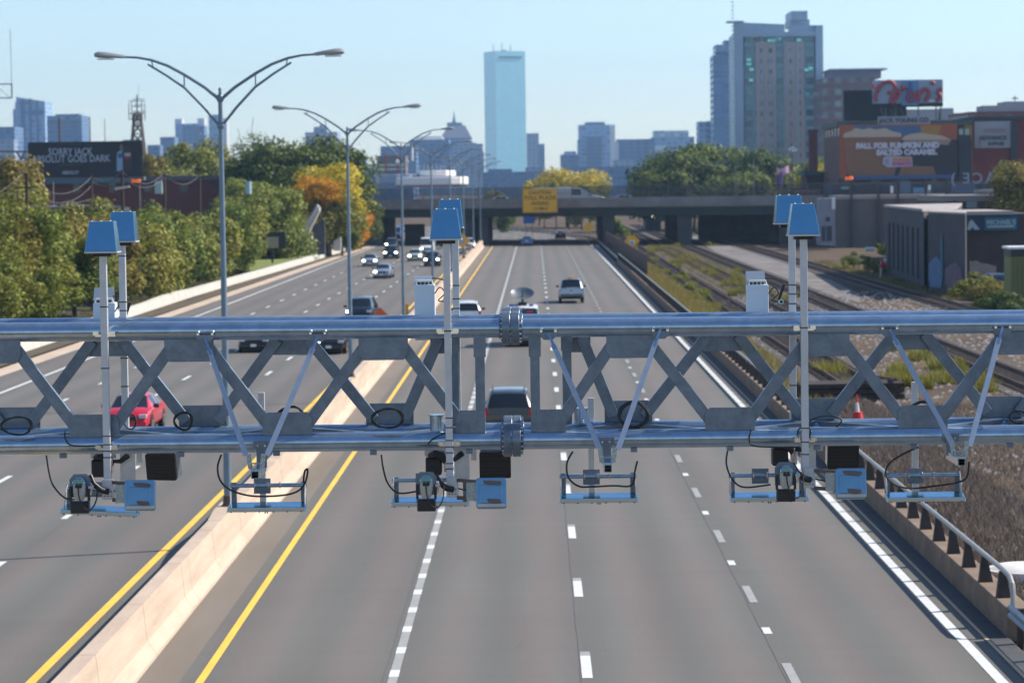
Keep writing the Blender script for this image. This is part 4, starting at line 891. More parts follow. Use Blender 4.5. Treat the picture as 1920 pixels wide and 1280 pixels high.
mb = MB(); mb.cbox((0, -.5, 1.885), (1.15, .1, .03)); mb.build('beacon_bar', redl, pk)
vehicle('suv', 'car', wht, C(877, 613), 'white sports utility car driving away, right of the middle mast', 'car', back=True, rz=R(1), rack=True)
tv = vehicle('van', 'broadcast_van', wht, C(981, 645), 'white broadcast van with a satellite dish on its roof', 'van', back=True)
mb = MB(); n = 24; rings = []
for r, z in ((0.02, 0), (.25, .03), (.5, .12), (.68, .24)): rings.append([(r*math.cos(2*math.pi*k/n), r*math.sin(2*math.pi*k/n), z) for k in range(n)])
vs = [q for g in rings for q in g]; mb.add(vs, [(i*n+k, i*n+(k+1) % n, (i+1)*n+(k+1) % n, (i+1)*n+k) for i in range(3) for k in range(n)])
mb.xf(Matrix.Translation((0, -1.6, 2.82)) @ Matrix.Rotation(R(28), 4, 'X')); ds = mb.build('satellite_dish', mat('grey_dish', (.22, .24, .25), .3, .5), tv, smooth=True)
mb = MB(); mb.tube([(0, -1.6, 2.3), (0, -1.6, 2.84)], .07, 10); mb.cbox((0, -1.6, 2.42), (.5, .5, .2)); mb.tube([(0, -1.5, 2.86), (0, -1.85, 3.2)], .03, 6); mb.build('dish_mount', blk, ds)
mb = MB()
for x, z, sx_ in ((-.62, 2.36, .3), (.5, 2.35, .25), (-.35, 2.38, .18)): mb.cbox((x, -2.2, z), (sx_, .3, .14))
mb.build('roof_equipment', mat('mixed_blue_box', (.12, .16, .30), .5), tv)
mb = MB(); mb.cbox((.42, -2.73, 1.98), (.30, .02, .14)); mb.build('red_logo', mat('red_sticker', (.6, .03, .08), .5), tv)
vehicle('suv', 'car', gold, C(955, 813), 'pewter sports utility car driving away below the splice', 'car', back=True, rack=True)
vehicle('sedan', 'car', blu, C(988, 461), 'blue car driving away at the edge of the overpass shadow', 'car', back=True)
vehicle('sedan', 'car', paint('maroon', (.10, .02, .03)), C(1051, 448), 'maroon car in the overpass shadow', 'car', back=True)

# ================================================================== HIGHWAY SIGNS
ysg = mat('yellow_sign_sheet', (.85, .42, .01), .5, 0, .04, 2); yfl = mat('orange_yellow_sign_sheet', (.90, .45, .02), .5); ink = mat('black_sign_ink', (.03, .025, .02), .6); bsg = mat('blue_sign_sheet', (.01, .10, .32), .5); org = mat('orange_sign_sheet', (.75, .13, .02), .5); stl = mat('sign_post_steel', (.15, .15, .14), .6, .4)
def diamond(px, py, s, y, m, lb, plate=None, base=0.0, thick=.02):
    c = P(px, py, y); t = thing('diamond_sign', (c.x, y, base), lb, 'road sign', 'diamond shaped road signs')
    mb = MB(); mb.prism([(c.x-s, c.z), (c.x, c.z-s), (c.x+s, c.z), (c.x, c.z+s)], y-thick, y); mb.build('sign_panel', m, wparent=t)
    mb = MB(); mb.box(c.x-.05, c.x+.05, y+.01, y+.1, base, c.z+s*.5); mb.build('post', stl, wparent=t)
    if plate == 'symbol':
        mb = MB(); mb.box(c.x-.3, c.x+.3, y-.04, y-.022, c.z-.42, c.z+.1); q = mb.build('white_plate', white, wparent=t)
        mb = MB(); mb.prism([(c.x-.2, c.z-.3), (c.x+.2, c.z-.3), (c.x+.1, c.z-.15), (c.x-.05, c.z-.02)], y-.05, y-.042); mb.build('symbol', ink, wparent=t)
        mb = MB(); mb.box(c.x-.12, c.x+.12, y-.15, y+.1, c.z+s-.28, c.z+s+.05); mb.build('flasher', blk, wparent=t)
    if plate == 'grey':
        mb = MB(); mb.box(c.x-.26, c.x+.26, y-.04, y-.022, c.z-.3, c.z+.3); mb.build('white_plate', mat('grey_plate', (.4, .42, .5), .5), wparent=t)
    return t
diamond(1185, 452, 1.0, 350, yfl, 'yellow diamond sign with a white plate beside the board fence', 'symbol')
diamond(1104, 426, .85, 425, yfl, 'yellow diamond sign under the overpass', None)
diamond(867, 452, .9, 320, yfl, 'yellow diamond sign with a grey plate on the median', 'grey', base=1.0)
diamond(713, 597, .75, 185, org, 'orange diamond sign peeking above the gantry beside the dark van', None)
t = thing('lane_delineator', (C(762, 583)[0], 210, 0), 'yellow lane marker post standing by the median', 'delineator')
g = G(763, 590); mb = MB(); mb.box(g.x-.12, g.x+.12, g.y-.05, g.y+.05, 0, .8); t.location = (g.x, g.y, 0); mb.build('post', yfl, wparent=t)
# overpass
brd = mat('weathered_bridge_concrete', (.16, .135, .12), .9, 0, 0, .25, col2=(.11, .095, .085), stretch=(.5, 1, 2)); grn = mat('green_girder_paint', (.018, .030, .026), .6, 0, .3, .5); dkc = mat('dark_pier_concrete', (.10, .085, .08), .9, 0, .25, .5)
def by(x): return 452-(x+29)*.42
ov = thing('overpass', (0, 440, 0), 'long grey road overpass with a fence across the highway', 'bridge')
def bseg(x0, x1, dy0, dy1, z0, z1, name, m, n=1):
    mb = MB(); mb.add([(x0, by(x0)+dy0, z0), (x1, by(x1)+dy0, z0), (x1, by(x1)+dy1, z0), (x0, by(x0)+dy1, z0), (x0, by(x0)+dy0, z1), (x1, by(x1)+dy0, z1), (x1, by(x1)+dy1, z1), (x0, by(x0)+dy1, z1)],
        [(0,3,2,1),(4,5,6,7),(0,1,5,4),(1,2,6,5),(2,3,7,6),(3,0,4,7)]); return mb.build(name, m, wparent=ov)
BX0, BX1 = -62, 75
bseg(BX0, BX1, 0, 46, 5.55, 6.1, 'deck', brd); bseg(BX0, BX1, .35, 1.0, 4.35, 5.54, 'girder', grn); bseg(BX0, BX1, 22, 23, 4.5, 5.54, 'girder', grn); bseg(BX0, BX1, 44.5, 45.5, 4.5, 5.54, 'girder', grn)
bseg(BX0, BX1, -.12, .2, 5.75, 7.15, 'parapet', mat('bridge_parapet', (.33, .29, .27), .9, 0, 0, .4, col2=(.22, .19, .175), stretch=(1, 1, 1)))
bseg(BX0, BX1, 45.8, 46.1, 5.75, 7.0, 'parapet', brd)
k = 0; x = BX0+1
while x < BX1:
    mb = MB(); mb.box(x-.05, x+.05, by(x)-.02, by(x)+.08, 7.1, 8.95); mb.build('fence_post', stl, wparent=ov); x += 2.9 ; k += 1
mb = MB()
for z in (7.9, 8.9): mb.bar((BX0, by(BX0)+.03, z), (BX1, by(BX1)+.03, z), .06, .06)
for z in (7.9, 8.9): 
    mb2 = MB(); mb2.bar((BX0, by(BX0)+.03, z), (BX1, by(BX1)+.03, z), .06, .06); mb2.build('fence_rail', stl, wparent=ov)
mf = bpy.data.materials.new('chain_link'); mf.use_nodes = True; nt_ = mf.node_tree; b_ = nt_.nodes['Principled BSDF']; b_.inputs['Base Color'].default_value = (.07, .065, .065, 1); b_.inputs['Alpha'].default_value = .5; b_.inputs['Roughness'].default_value = .8
mb = MB(); mb.quad((BX0, by(BX0)+.05, 7.15), (BX1, by(BX1)+.05, 7.15), (BX1, by(BX1)+.05, 8.9), (BX0, by(BX0)+.05, 8.9)); mb.build('chain_link_mesh', mf, wparent=ov)
for px, wd in ((688, 3.6), (875, 2.2), (906, 1.6), (1141, 1.8), (1279, 2.2), (1440, 7)):
    gx = P(px, 440, 440).x
    if px == 1440: gx = 40
    for dy in ((1.2, 2.6), (22, 23.4), (43.5, 45)):
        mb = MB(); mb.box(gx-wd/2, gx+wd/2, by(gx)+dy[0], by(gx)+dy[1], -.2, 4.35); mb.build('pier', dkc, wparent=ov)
bseg(27, 56, 42.6, 43.4, -.2, 4.49, 'dark_fill_wall', dkc)  # dark wall added to darken the opening under the deck
mb = MB(); gx = P(768, 440, 440).x; mb.box(gx-1.6, gx+1.6, by(gx)+10.2, by(gx)+12, -.2, 3.2); mb.build('pier', dkc, wparent=ov)
# yellow overhead sign fixed to the overpass
c = P(1012.5, 376, 432); sw, sh_ = 2.66, 1.85
t = thing('toll_sign', (c.x, 432, c.z), 'big yellow warning sign hung on the overpass', 'sign')
mb = MB(); mb.cbox((0, 0, 0), (sw*2, .12, sh_*2)); mb.build('panel', ysg, t)
mb = MB()
for (a, b_, c_, d_) in ((-sw+.05, sw-.05, sh_-.1, sh_-.05), (-sw+.05, sw-.05, -sh_+.05, -sh_+.1), (-sw+.05, -sw+.1, -sh_+.1, sh_-.1), (sw-.1, sw-.05, -sh_+.1, sh_-.1)): mb.box(a, b_, -.068, -.061, c_, d_)
mb.build('border', ink, t)
for i, (s_, z_, q_) in enumerate((('CAUTION', 1.18, .72), ('TOLL PLAZA', .38, .82), ('AHEAD', -.45, .78), ('1/2 MILE', -1.25, .62))): text('lettering', s_, q_, ink, t, (0, -.065, z_), sx=1.05, bold=.01)
for s in (-1, 1):
    mb = MB(); mb.box(s*1.8-.06, s*1.8+.06, .06, 9.0, -1.5, -1.38); mb.box(s*1.8-.06, s*1.8+.06, .06, 5, .9, 1.0); mb.build('support_arm', stl, t)
c = P(992, 413, 520); t = thing('blue_sign', (c.x, 520, 0), 'small blue sign beyond the overpass under the yellow one', 'sign')
mb = MB(); mb.box(c.x-1.05, c.x+1.05, 519.9, 520, c.z-.6, c.z+.65); mb.build('panel', bsg, wparent=t)
for s in (-.6, .6): mb = MB(); mb.box(c.x+s-.06, c.x+s+.06, 520.02, 520.1, 0, c.z+.5); mb.build('post', stl, wparent=t)
# portable message board on the left verge
c = P(510, 452, 330); t = thing('message_board', (c.x, 330, 0), 'dark roadside board with a cream panel among the bushes', 'sign')
mb = MB(); mb.box(c.x-1.55, c.x+1.55, 330, 330.3, c.z-.9, c.z+1.05); mb.build('frame', blk, wparent=t)
mb = MB(); mb.box(c.x-.75, c.x+.75, 329.97, 329.99, c.z-.8, c.z+.5); mb.build('panel', mat('cream_panel', (.30, .26, .16), .6), wparent=t)
mb = MB(); mb.box(c.x-.12, c.x+.12, 330.05, 330.2, 0, c.z-.9); mb.build('mast', blk, wparent=t)
# cone in the yard
g = G(1608, 787); t = thing('traffic_cone', (g.x, g.y, -.1), 'red and white traffic cone standing alone in the yard', 'traffic cone')
mb = MB(); mb.tube([(g.x, g.y, -.08), (g.x, g.y, .32)], [.24, .17], 14); mb.build('lower_cone', org if False else mat('red_cone', (.70, .02, .015), .5), wparent=t, smooth=True)
mb = MB(); mb.tube([(g.x, g.y, .321), (g.x-.02, g.y, .68)], [.08, .05], 12); mb.build('white_band', white, wparent=t, smooth=True)
mb = MB(); mb.tube([(g.x-.02, g.y, .681), (g.x-.03, g.y, 1.0)], [.05, .02], 12); mb.build('tip', MATS['red_cone'], wparent=t, smooth=True)
# road lamp-post balls on third lamp are left out of the pole copy and set as their own globes
for i, px in enumerate((745, 763)):
    c = P(px, 303, 173.0); mb = MB(); mb.tube([(c.x, 173, c.z-.13), (c.x, 173, c.z-.09), (c.x, 173, c.z), (c.x, 173, c.z+.09), (c.x, 173, c.z+.13)], [.02, .1, .13, .1, .02], 12)
    tag(mb.build('globe_sensor', white, smooth=True), ['white ball left of the third lamp post', 'white ball right of the third lamp post'][i], 'sensor ball', 'white balls on the third lamp')
mb = MB(); c = P(754, 303, 173.0); mb.bar((c.x-.35, 173, c.z), (c.x+.35, 173, c.z), .03, .03); tag(mb.build('sensor_crossbar', stl), 'short crossbar holding two white balls on the third lamp', 'crossbar')
c = P(773, 286, 173.0); mb = MB(); mb.tube([(c.x, 173, c.z-.5), (c.x, 173, c.z+.28)], .07, 8); mb.tube([(c.x, 173, c.z+.28), (c.x, 173, c.z+.5)], .02, 6); tag(mb.build('radio_unit', white), 'slim white radio unit hung by the third lamp post', 'radio unit')

# ================================================================== TREES
def crown(seed, rx, rz, n, leaf, lobes=13, hollow=.55):
    r = random.Random(seed); mb = MB(); L = []
    for k in range(lobes):
        a = r.uniform(0, 2*math.pi); e = r.uniform(-.75, 1); d = r.uniform(.35, .8)
        L.append((d*math.cos(a)*math.sqrt(max(0, 1-e*e*.6))*rx, d*math.sin(a)*math.sqrt(max(0, 1-e*e*.6))*rx, e*rz*.72, r.uniform(.20, .44)))
    vs = []; fs = []
    for i in range(n):
        lx, ly, lz_, lr = L[r.randrange(lobes)]
        v = Vector((r.gauss(0, 1), r.gauss(0, 1), r.gauss(0, 1))).normalized()*(r.uniform(hollow, 1.0) if r.random() < .85 else r.uniform(.2, 1.25))
        p = Vector((lx+v.x*lr*rx*1.1, ly+v.y*lr*rx*1.1, lz_+v.z*lr*rz*.95))
        nn = (v+Vector((r.gauss(0, .5), r.gauss(0, .5), r.gauss(0, .5)+.35))).normalized()
        u = nn.cross(Vector((r.gauss(0, 1), r.gauss(0, 1), r.gauss(0, 1)))).normalized(); w_ = nn.cross(u)
        s = leaf*r.uniform(.6, 1.4); o = len(vs)
        vs += [p-u*s, p+w_*s*.55+u*s*.1, p+u*s, p-w_*s*.55]; fs.append((o, o+1, o+2, o+3))
    me = bpy.data.meshes.new('crown'); me.from_pydata([tuple(q) for q in vs], [], fs); me.update(); return me, L
def trunk_mesh(seed, h, L, rx):
    r = random.Random(seed); mb = MB(); z0 = -h
    mb.tube([(0, 0, z0), (r.uniform(-.1, .1), 0, z0*.5), (0, 0, 0), (0, .1, h*.25)], [.055*h*.7, .04*h*.7, .028*h*.7, .012*h*.5], 8)
    for (x, y, z, lr) in L[:8]: mb.tube([(0, 0, z0*.35+r.uniform(0, .3)*h), (x*.4, y*.4, z*.3), (x, y, z)], [.02*h*.6, .014*h*.6, .006*h], 6)
    return mb
leafM = {
 'green': leafmat('leaves_green', (.03, .052, .010), (.125, .175, .028), (.29, .33, .05)),
 'dark': leafmat('leaves_dark_green', (.02, .045, .012), (.08, .13, .022), (.17, .21, .035)),
 'olive': leafmat('leaves_olive', (.042, .052, .010), (.20, .21, .032), (.42, .41, .07)),
 'yellow': leafmat('leaves_yellow', (.30, .22, .012), (.62, .47, .02), (.70, .58, .05)),
 'orange': leafmat('leaves_orange', (.45, .17, .008), (.75, .35, .015), (.75, .45, .03)),
 'rust': leafmat('leaves_rust', (.055, .045, .012), (.22, .18, .035), (.40, .33, .06)),
}
bark = mat('bark', (.06, .045, .035), .95, 0, .3, 3)
PRO = {}
def proto(shape, col):
    key = (shape, col)
    if key in PRO: return PRO[key]
    sd = {'round': 11, 'tall': 23, 'bush': 37, 'wide': 51, 'thin': 67}[shape] + len(PRO)
    rx, rz, n, lf, lobes = {'round': (1, 1, 8500, .046, 18), 'tall': (.72, 1.15, 8500, .044, 19), 'bush': (1, .8, 7000, .046, 16), 'wide': (1.3, .85, 13000, .045, 26), 'thin': (.9, 1.1, 2200, .042, 18)}[shape]
    me, L = crown(sd, rx, rz, n, lf, lobes); me.materials.append(leafM[col])
    tm = trunk_mesh(sd, 1.25, L, rx); b = tm.build('trunk', bark); tme = b.data; bpy.data.objects.remove(b)
    PRO[key] = (me, tme); return PRO[key]
def tree(x, y, ztop, rad, shape, col, lb, z0=0.0, name='tree', cat='tree', group='trees and shrubs', flat=1.0):
    me, tm = proto(shape, col)
    hz = {'round': 1, 'tall': 1.15, 'bush': .8, 'wide': .85, 'thin': 1.1}[shape]
    s = rad; sz = s*flat; cz = ztop-hz*sz*.98
    t = thing(name, (x, y, z0), lb, cat, group)
    a = rnd.uniform(0, 6.28)
    o = bpy.data.objects.new('crown', me); COL.objects.link(o); o.parent = t; o.location = (0, 0, cz-z0); o.scale = (s, s, sz); o.rotation_euler = (rnd.uniform(-.08, .08), rnd.uniform(-.08, .08), a)
    o = bpy.data.objects.new('trunk', tm); COL.objects.link(o); o.parent = t; zs = max(.2, (cz-z0)/1.25); o.location = (0, 0, cz-z0); o.scale = (s*.9, s*.9, zs); o.rotation_euler = (0, 0, a)
    return t
def tpx(px, pyt, y, rad, shape, col, lb, **kw):
    c = P(px, pyt, y)
    if c.x < -26 and y < 380: c.x = min(c.x, edge_x(y)-.9-rad*(.9 if shape == 'bush' else .75))
    return tree(c.x, y, c.z, rad, shape, col, lb, **kw)
words = {'green': 'green', 'dark': 'dark green', 'olive': 'olive', 'yellow': 'yellow', 'orange': 'orange', 'rust': 'rust brown'}
cnt = {}
def lab(col, kind, where):
    k = (col, kind, where); return '%s %s %s' % (words[col], kind, where)
# front screen of saplings and shrubs right behind the left wall, drawn from near (left) to far
scr = [ # px, top py, depth, radius, shape, colour
 (8,462,168,2.6,'bush','olive'),(40,480,172,2.3,'bush','green'),(85,470,178,2.6,'bush','olive'),(128,478,184,2.4,'round','green'),(165,468,190,2.4,'bush','olive'),(205,480,196,2.6,'bush','green'),(250,470,204,2.4,'bush','dark'),(290,462,214,2.7,'bush','green'),(330,452,226,2.7,'bush','green'),(372,448,240,2.7,'bush','olive'),(410,446,254,2.5,'bush','green'),(445,440,270,2.6,'bush','dark'),(468,455,286,1.7,'bush','olive'),
 (0,352,196,4.2,'tall','olive'),(30,372,192,3.6,'round','green'),(62,405,200,3.4,'round','olive'),(100,412,206,3.4,'round','rust'),(135,395,212,3.6,'round','rust'),(165,372,224,3.8,'tall','olive'),(160,420,204,3.0,'round','green'),
 (215,405,222,3.5,'round','rust'),(240,372,250,4.2,'round','green'),(262,357,262,4.4,'round','green'),(290,352,270,4.4,'tall','green'),(282,395,236,3.8,'round','olive'),(320,385,250,4.0,'round','green'),(345,365,276,4.4,'round','olive'),(372,380,262,4.2,'round','green'),(352,405,246,3.6,'round','olive'),
 (400,372,286,4.4,'round','olive'),(425,352,300,4.8,'round','green'),(395,410,262,3.4,'bush','green'),(440,392,285,4.0,'round','green'),(455,362,312,3.8,'round','olive'),(474,388,318,3.2,'round','green'),(470,400,300,3.8,'round','green'),(492,368,352,4.4,'tall','green'),(530,352,352,5.2,'round','green'),(540,398,352,3.0,'round','olive'),(548,372,366,4.8,'round','green'),(500,338,350,5.2,'round','green'),
]
spots = {}
pos_words = ['at the left picture edge', 'left of the left hood', 'behind the left hood', 'between the left hood and first lamp', 'around the first lamp post', 'right of the first lamp post', 'near the dark roadside board']
def where(px): return pos_words[0 if px < 50 else 1 if px < 150 else 2 if px < 260 else 3 if px < 370 else 4 if px < 450 else 5 if px < 500 else 6]
def rowword(py): return 'standing low' if py > 440 else 'of middle height' if py > 385 else 'reaching high'
for (px, py, y, r_, shp, col) in scr:
    low = shp == 'bush'
    lb = '%s %s %s %s' % (words[col], 'shrub' if low else 'leafy tree', rowword(py), where(px))
    py += (20 if py < 392 else 10) if 50 < px < 450 and not low else 4
    if low: py += 4
    tpx(px, py, y, r_, shp, col, lb, z0=.2, name='shrub' if low else 'tree', cat='shrub' if low else 'tree', group='roadside screen: '+lb)
# taller trees farther back on the left
for a in [
 (120,418,186,3.2,'thin','rust','bare branched rust tree left of the left hood'),
 (62,440,176,2.8,'thin','olive','thin olive tree low at the far left'),
 (305,400,225,3.4,'thin','olive','thin olive tree right of the left hoods'),
 (20,380,190,3.4,'thin','rust','thin rust tree by the left picture edge'),
 (362,252,445,7.4,'tall','olive','tall yellowish olive tree between the billboard and the first lamp'),
 (338,262,440,6.0,'round','olive','round olive tree just right of the far blue tower'),
 (395,262,450,5.4,'thin','olive','thin crowned tree right behind the first lamp post'),
 (462,250,420,4.6,'thin','dark','sparse tree with bare twigs right of the first lamp post'),
 (432,285,440,6.4,'round','olive','olive tree right of the first lamp post, above the brick wall'),
 (408,296,436,6.0,'round','olive','olive tree just behind the first lamp post'),
 (292,285,430,4.4,'tall','rust','brownish tree at the right end of the dark billboard'),
 (318,300,432,4.6,'round','green','green tree right of the dark billboard'),
 (520,268,400,7.0,'wide','dark','big dark green tree left of the second lamp'),
 (588,263,405,6.6,'wide','dark','big green tree behind the second lamp arm'),
 (480,284,395,5.5,'round','dark','dark green tree at the left of the big pair'),
 (626,275,412,5.0,'round','dark','green tree just left of the second lamp post'),
 (660,300,425,4.2,'tall','dark','green tree right of the second lamp post'),
 (612,308,385,4.8,'wide','yellow','yellow autumn tree left of the second lamp post'),
 (594,330,380,2.7,'wide','orange','orange autumn tree left of the second lamp post'),
 (660,330,430,4.6,'round','yellow','yellow green tree right of the second lamp post'),
 (640,362,390,4.2,'round','olive','olive tree at the left end of the overpass'),
 (618,345,382,4.4,'round','olive','olive tree under the orange tree'),
 (602,385,375,3.6,'round','rust','brownish tree by the concrete stair'),
 (662,398,420,3.2,'round','orange','small orange tree at the left end of the overpass'),
 (640,410,385,3.0,'bush','green','green shrub at the foot of the second lamp post'),
 (672,372,430,4.0,'round','dark','dark tree behind the left end of the overpass fence'),
 (560,330,390,5.0,'round','green','green tree left of the orange tree'),
 (542,310,392,5.0,'round','dark','dark tree left of the orange tree'),
 (622,420,365,2.6,'bush','olive','olive shrub beside the concrete stair'),
 (12,290,300,5.6,'tall','rust','rust brown tall tree at the left picture edge'),
 (24,300,310,4.0,'tall','rust','rust brown tree left of the dark billboard'),
 (0,318,240,4.5,'round','olive','olive tree in the upper left corner of the tree screen'),
 (176,362,262,3.6,'round','olive','olive tree under the dark billboard'),
 (468,322,370,5.0,'round','green','green tree between the first and second lamp posts'),
 (510,330,375,5.0,'round','green','light green tree between the first and second lamp posts'),
 # beyond the overpass
 (1062,318,620,7.5,'wide','yellow','yellow green tree behind the overpass sign'),
 (1105,335,610,5.5,'round','olive','olive tree right of the yellow sign'),
 (1010,332,640,4.5,'round','yellow','small yellow tree left of the yellow sign'),
 (1252,285,560,9.0,'wide','dark','dark tree at the left of the group behind the overpass'),
 (1345,268,570,8.5,'wide','green','tallest green tree behind the overpass on the right'),
 (1300,290,556,7.0,'round','dark','dark tree in the middle of the group behind the overpass'),
 (1400,282,560,8.0,'round','dark','dark green tree right of the tallest one'),
 (1445,285,566,7.5,'round','dark','dark green tree left of the flag'),
 (1500,288,570,7.5,'round','green','green tree right of the flag'),
 (1530,312,540,6.0,'round','yellow','yellow green tree right of the flag'),
 (1560,292,600,5.0,'round','olive','olive tree beside the brick chimney'),
 (1232,305,552,6.0,'round','green','green tree at the left end of the group behind the overpass'),
 (1380,310,545,6.5,'round','green','green tree low in the group behind the overpass'),
 (1470,315,545,6.5,'round','olive','olive tree behind the flag poles'),
 (948,372,560,3.4,'tall','green','small tree seen under the overpass left of the blue sign'),
 (1020,340,590,3.2,'tall','olive','slim tree seen under the overpass right of the blue sign'),
 (1042,338,575,3.2,'tall','green','slim tree second right of the blue sign'),
 (1066,340,585,3.2,'tall','olive','slim tree third right of the blue sign'),
 (1090,341,570,3.2,'tall','green','slim tree fourth right of the blue sign'),
 (1118,352,520,3.0,'tall','green','tree left of the slender right pier'),
 (1157,404,500,3.2,'tall','green','leafy tree right of the slender right pier'),
 (925,352,600,3.6,'tall','olive','tree beyond the overpass beside the brown pier'),
 (1330,402,520,3.0,'round','olive','bush seen in the dark opening under the overpass'),
 (1395,404,520,2.8,'tall','green','green bush in the dark opening right under the overpass'),
 (1916,292,330,3.6,'round','olive','olive tree at the right picture edge'),
 (1907,322,328,2.6,'round','olive','small olive tree left of the right edge one'),
 (1915,310,326,4.0,'round','rust','brownish tree cut by the right picture edge'),
]: tpx(*a[:6], a[6], z0=0.0)
for a in [
 (1288,527,250,1.9,'bush','olive','yellow green bush on the bank beside the parapet'),
 (1265,505,275,1.7,'bush','olive','olive bush beside the far parapet'),
 (1318,548,228,1.5,'bush','green','green bush at the left cabinet side, by the track'),
 (1525,712,128,.9,'bush','green','small green bush right of the right mast'),
 (1822,508,222,2.0,'bush','olive','round olive bush in front of the pale boards'),
 (1856,520,220,1.8,'bush','rust','brown bush right of the round olive one'),
 (1662,448,300,1.6,'bush','green','bright green bush behind the person in the yard'),
 (1640,478,285,1.5,'bush','olive','olive weeds left of the grey building'),
 (1570,488,300,1.7,'bush','olive','olive weeds below the tan ribbed wall'),
 (1600,470,310,1.5,'bush','green','green weeds below the tan ribbed wall'),
 (1338,452,420,1.6,'bush','olive','olive bush on the gravel near the dark pier'),
 (1700,538,248,1.8,'bush','dark','added dark shrub as shade at the foot of the slotted concrete wall'),  # dark shrubs from here on are added to darken the ground like shade
 (1735,556,232,1.8,'bush','dark','added dark shrub as shade at the corner of the concrete building'),
 (1675,520,262,1.7,'bush','dark','added dark shrub as shade at the left end of the slotted concrete wall'),
 (1772,560,222,1.7,'bush','dark','added dark shrub as shade under the graffiti'),
 (1885,540,205,2.3,'bush','dark','big dark shrub added as shade in front of the lime container'),
 (1910,560,198,2.2,'bush','dark','dark shrub added as shade, cut by the right picture edge'),
 (1850,556,208,1.7,'bush','dark','added dark shrub as shade under the round olive bush'),
]: tpx(*a[:6], a[6], z0=-.1, name='bush', cat='bush', group=None, flat=.9)

# yard weeds and dry grass
def grass(name, m, areas, n, h, w_, seed, lean=.35):
    r = random.Random(seed); vs = []; fs = []
    for i in range(n):
        x0, x1, y0, y1 = areas[r.randrange(len(areas))]; x = r.uniform(x0, x1); y = r.uniform(y0, y1)
        hh = h*r.uniform(.5, 1.4); a = r.uniform(0, 6.28); dx, dy = w_*math.cos(a), w_*math.sin(a); lx, ly = r.gauss(0, lean)*hh, r.gauss(0, lean)*hh; o = len(vs)
        vs += [(x-dx, y-dy, -.12), (x+dx, y+dy, -.12), (x+lx, y+ly, -.12+hh)]; fs.append((o, o+1, o+2))
    me = bpy.data.meshes.new(name); me.from_pydata(vs, [], fs); me.materials.append(m); o = bpy.data.objects.new(name, me); COL.objects.link(o)
    return tag(o, kind='stuff')
grass('dry_stubble', leafmat('stubble', (.045, .037, .030), (.14, .115, .092), (.24, .20, .16)), [(10.2, 20.5, 52, 118), (10.2, 14, 60, 125)], 60000, .22, .018, 3)
grass('verge_grass', leafmat('straw', (.30, .20, .07), (.50, .36, .14), (.26, .24, .05)), [(10.0, 12.6, 120, 420), (10.4, 13.0, 200, 420)], 42000, .34, .03, 4)
grass('weeds', leafmat('weeds', (.09, .075, .03), (.24, .20, .06), (.34, .28, .09)), [(12, 13.4, 170, 400), (16, 20.5, 230, 420), (17, 21, 300, 430), (31.8, 34, 220, 330)], 15000, .32, .03, 5)
def clump(seed, n, reg, m, h):
    r = random.Random(seed); A = []
    for k in range(n): x = r.uniform(reg[0], reg[1]); y = r.uniform(reg[2], reg[3]); s = r.uniform(.4, 1.2); A.append((x-s*.6, x+s*.6, y-s*2, y+s*2))
    return A
grass('weed_tufts', leafmat('green_tufts', (.09, .11, .015), (.24, .26, .03), (.35, .30, .06)), clump(9, 60, (12.2, 21, 125, 420), None, 0), 22000, .5, .035, 6)
grass('verge_weeds', leafmat('verge_weeds', (.05, .05, .015), (.14, .13, .03), (.2, .16, .05)), [(-35, -31.1, 120, 440)], 26000, .55, .04, 8)
r_ = random.Random(5); vs = []; fs = []
for i in range(5200):
    x = r_.uniform(10.2, 30); y = r_.uniform(52, 240); s = r_.uniform(.03, .10)*(1+y/300); o = len(vs)
    vs += [(x-s, y-s, -.125), (x+s, y-s*.8, -.125), (x+s*.8, y+s, -.125), (x-s*.9, y+s, -.125), (x, y, -.12+s*.9)]; fs += [(o, o+1, o+4), (o+1, o+2, o+4), (o+2, o+3, o+4), (o+3, o, o+4)]
me = bpy.data.meshes.new('stones'); me.from_pydata(vs, [], fs); me.materials.append(mat('pale_stone', (.33, .30, .28), .9, 0, .3, .4)); o = bpy.data.objects.new('loose_stones', me); COL.objects.link(o); tag(o, kind='stuff')

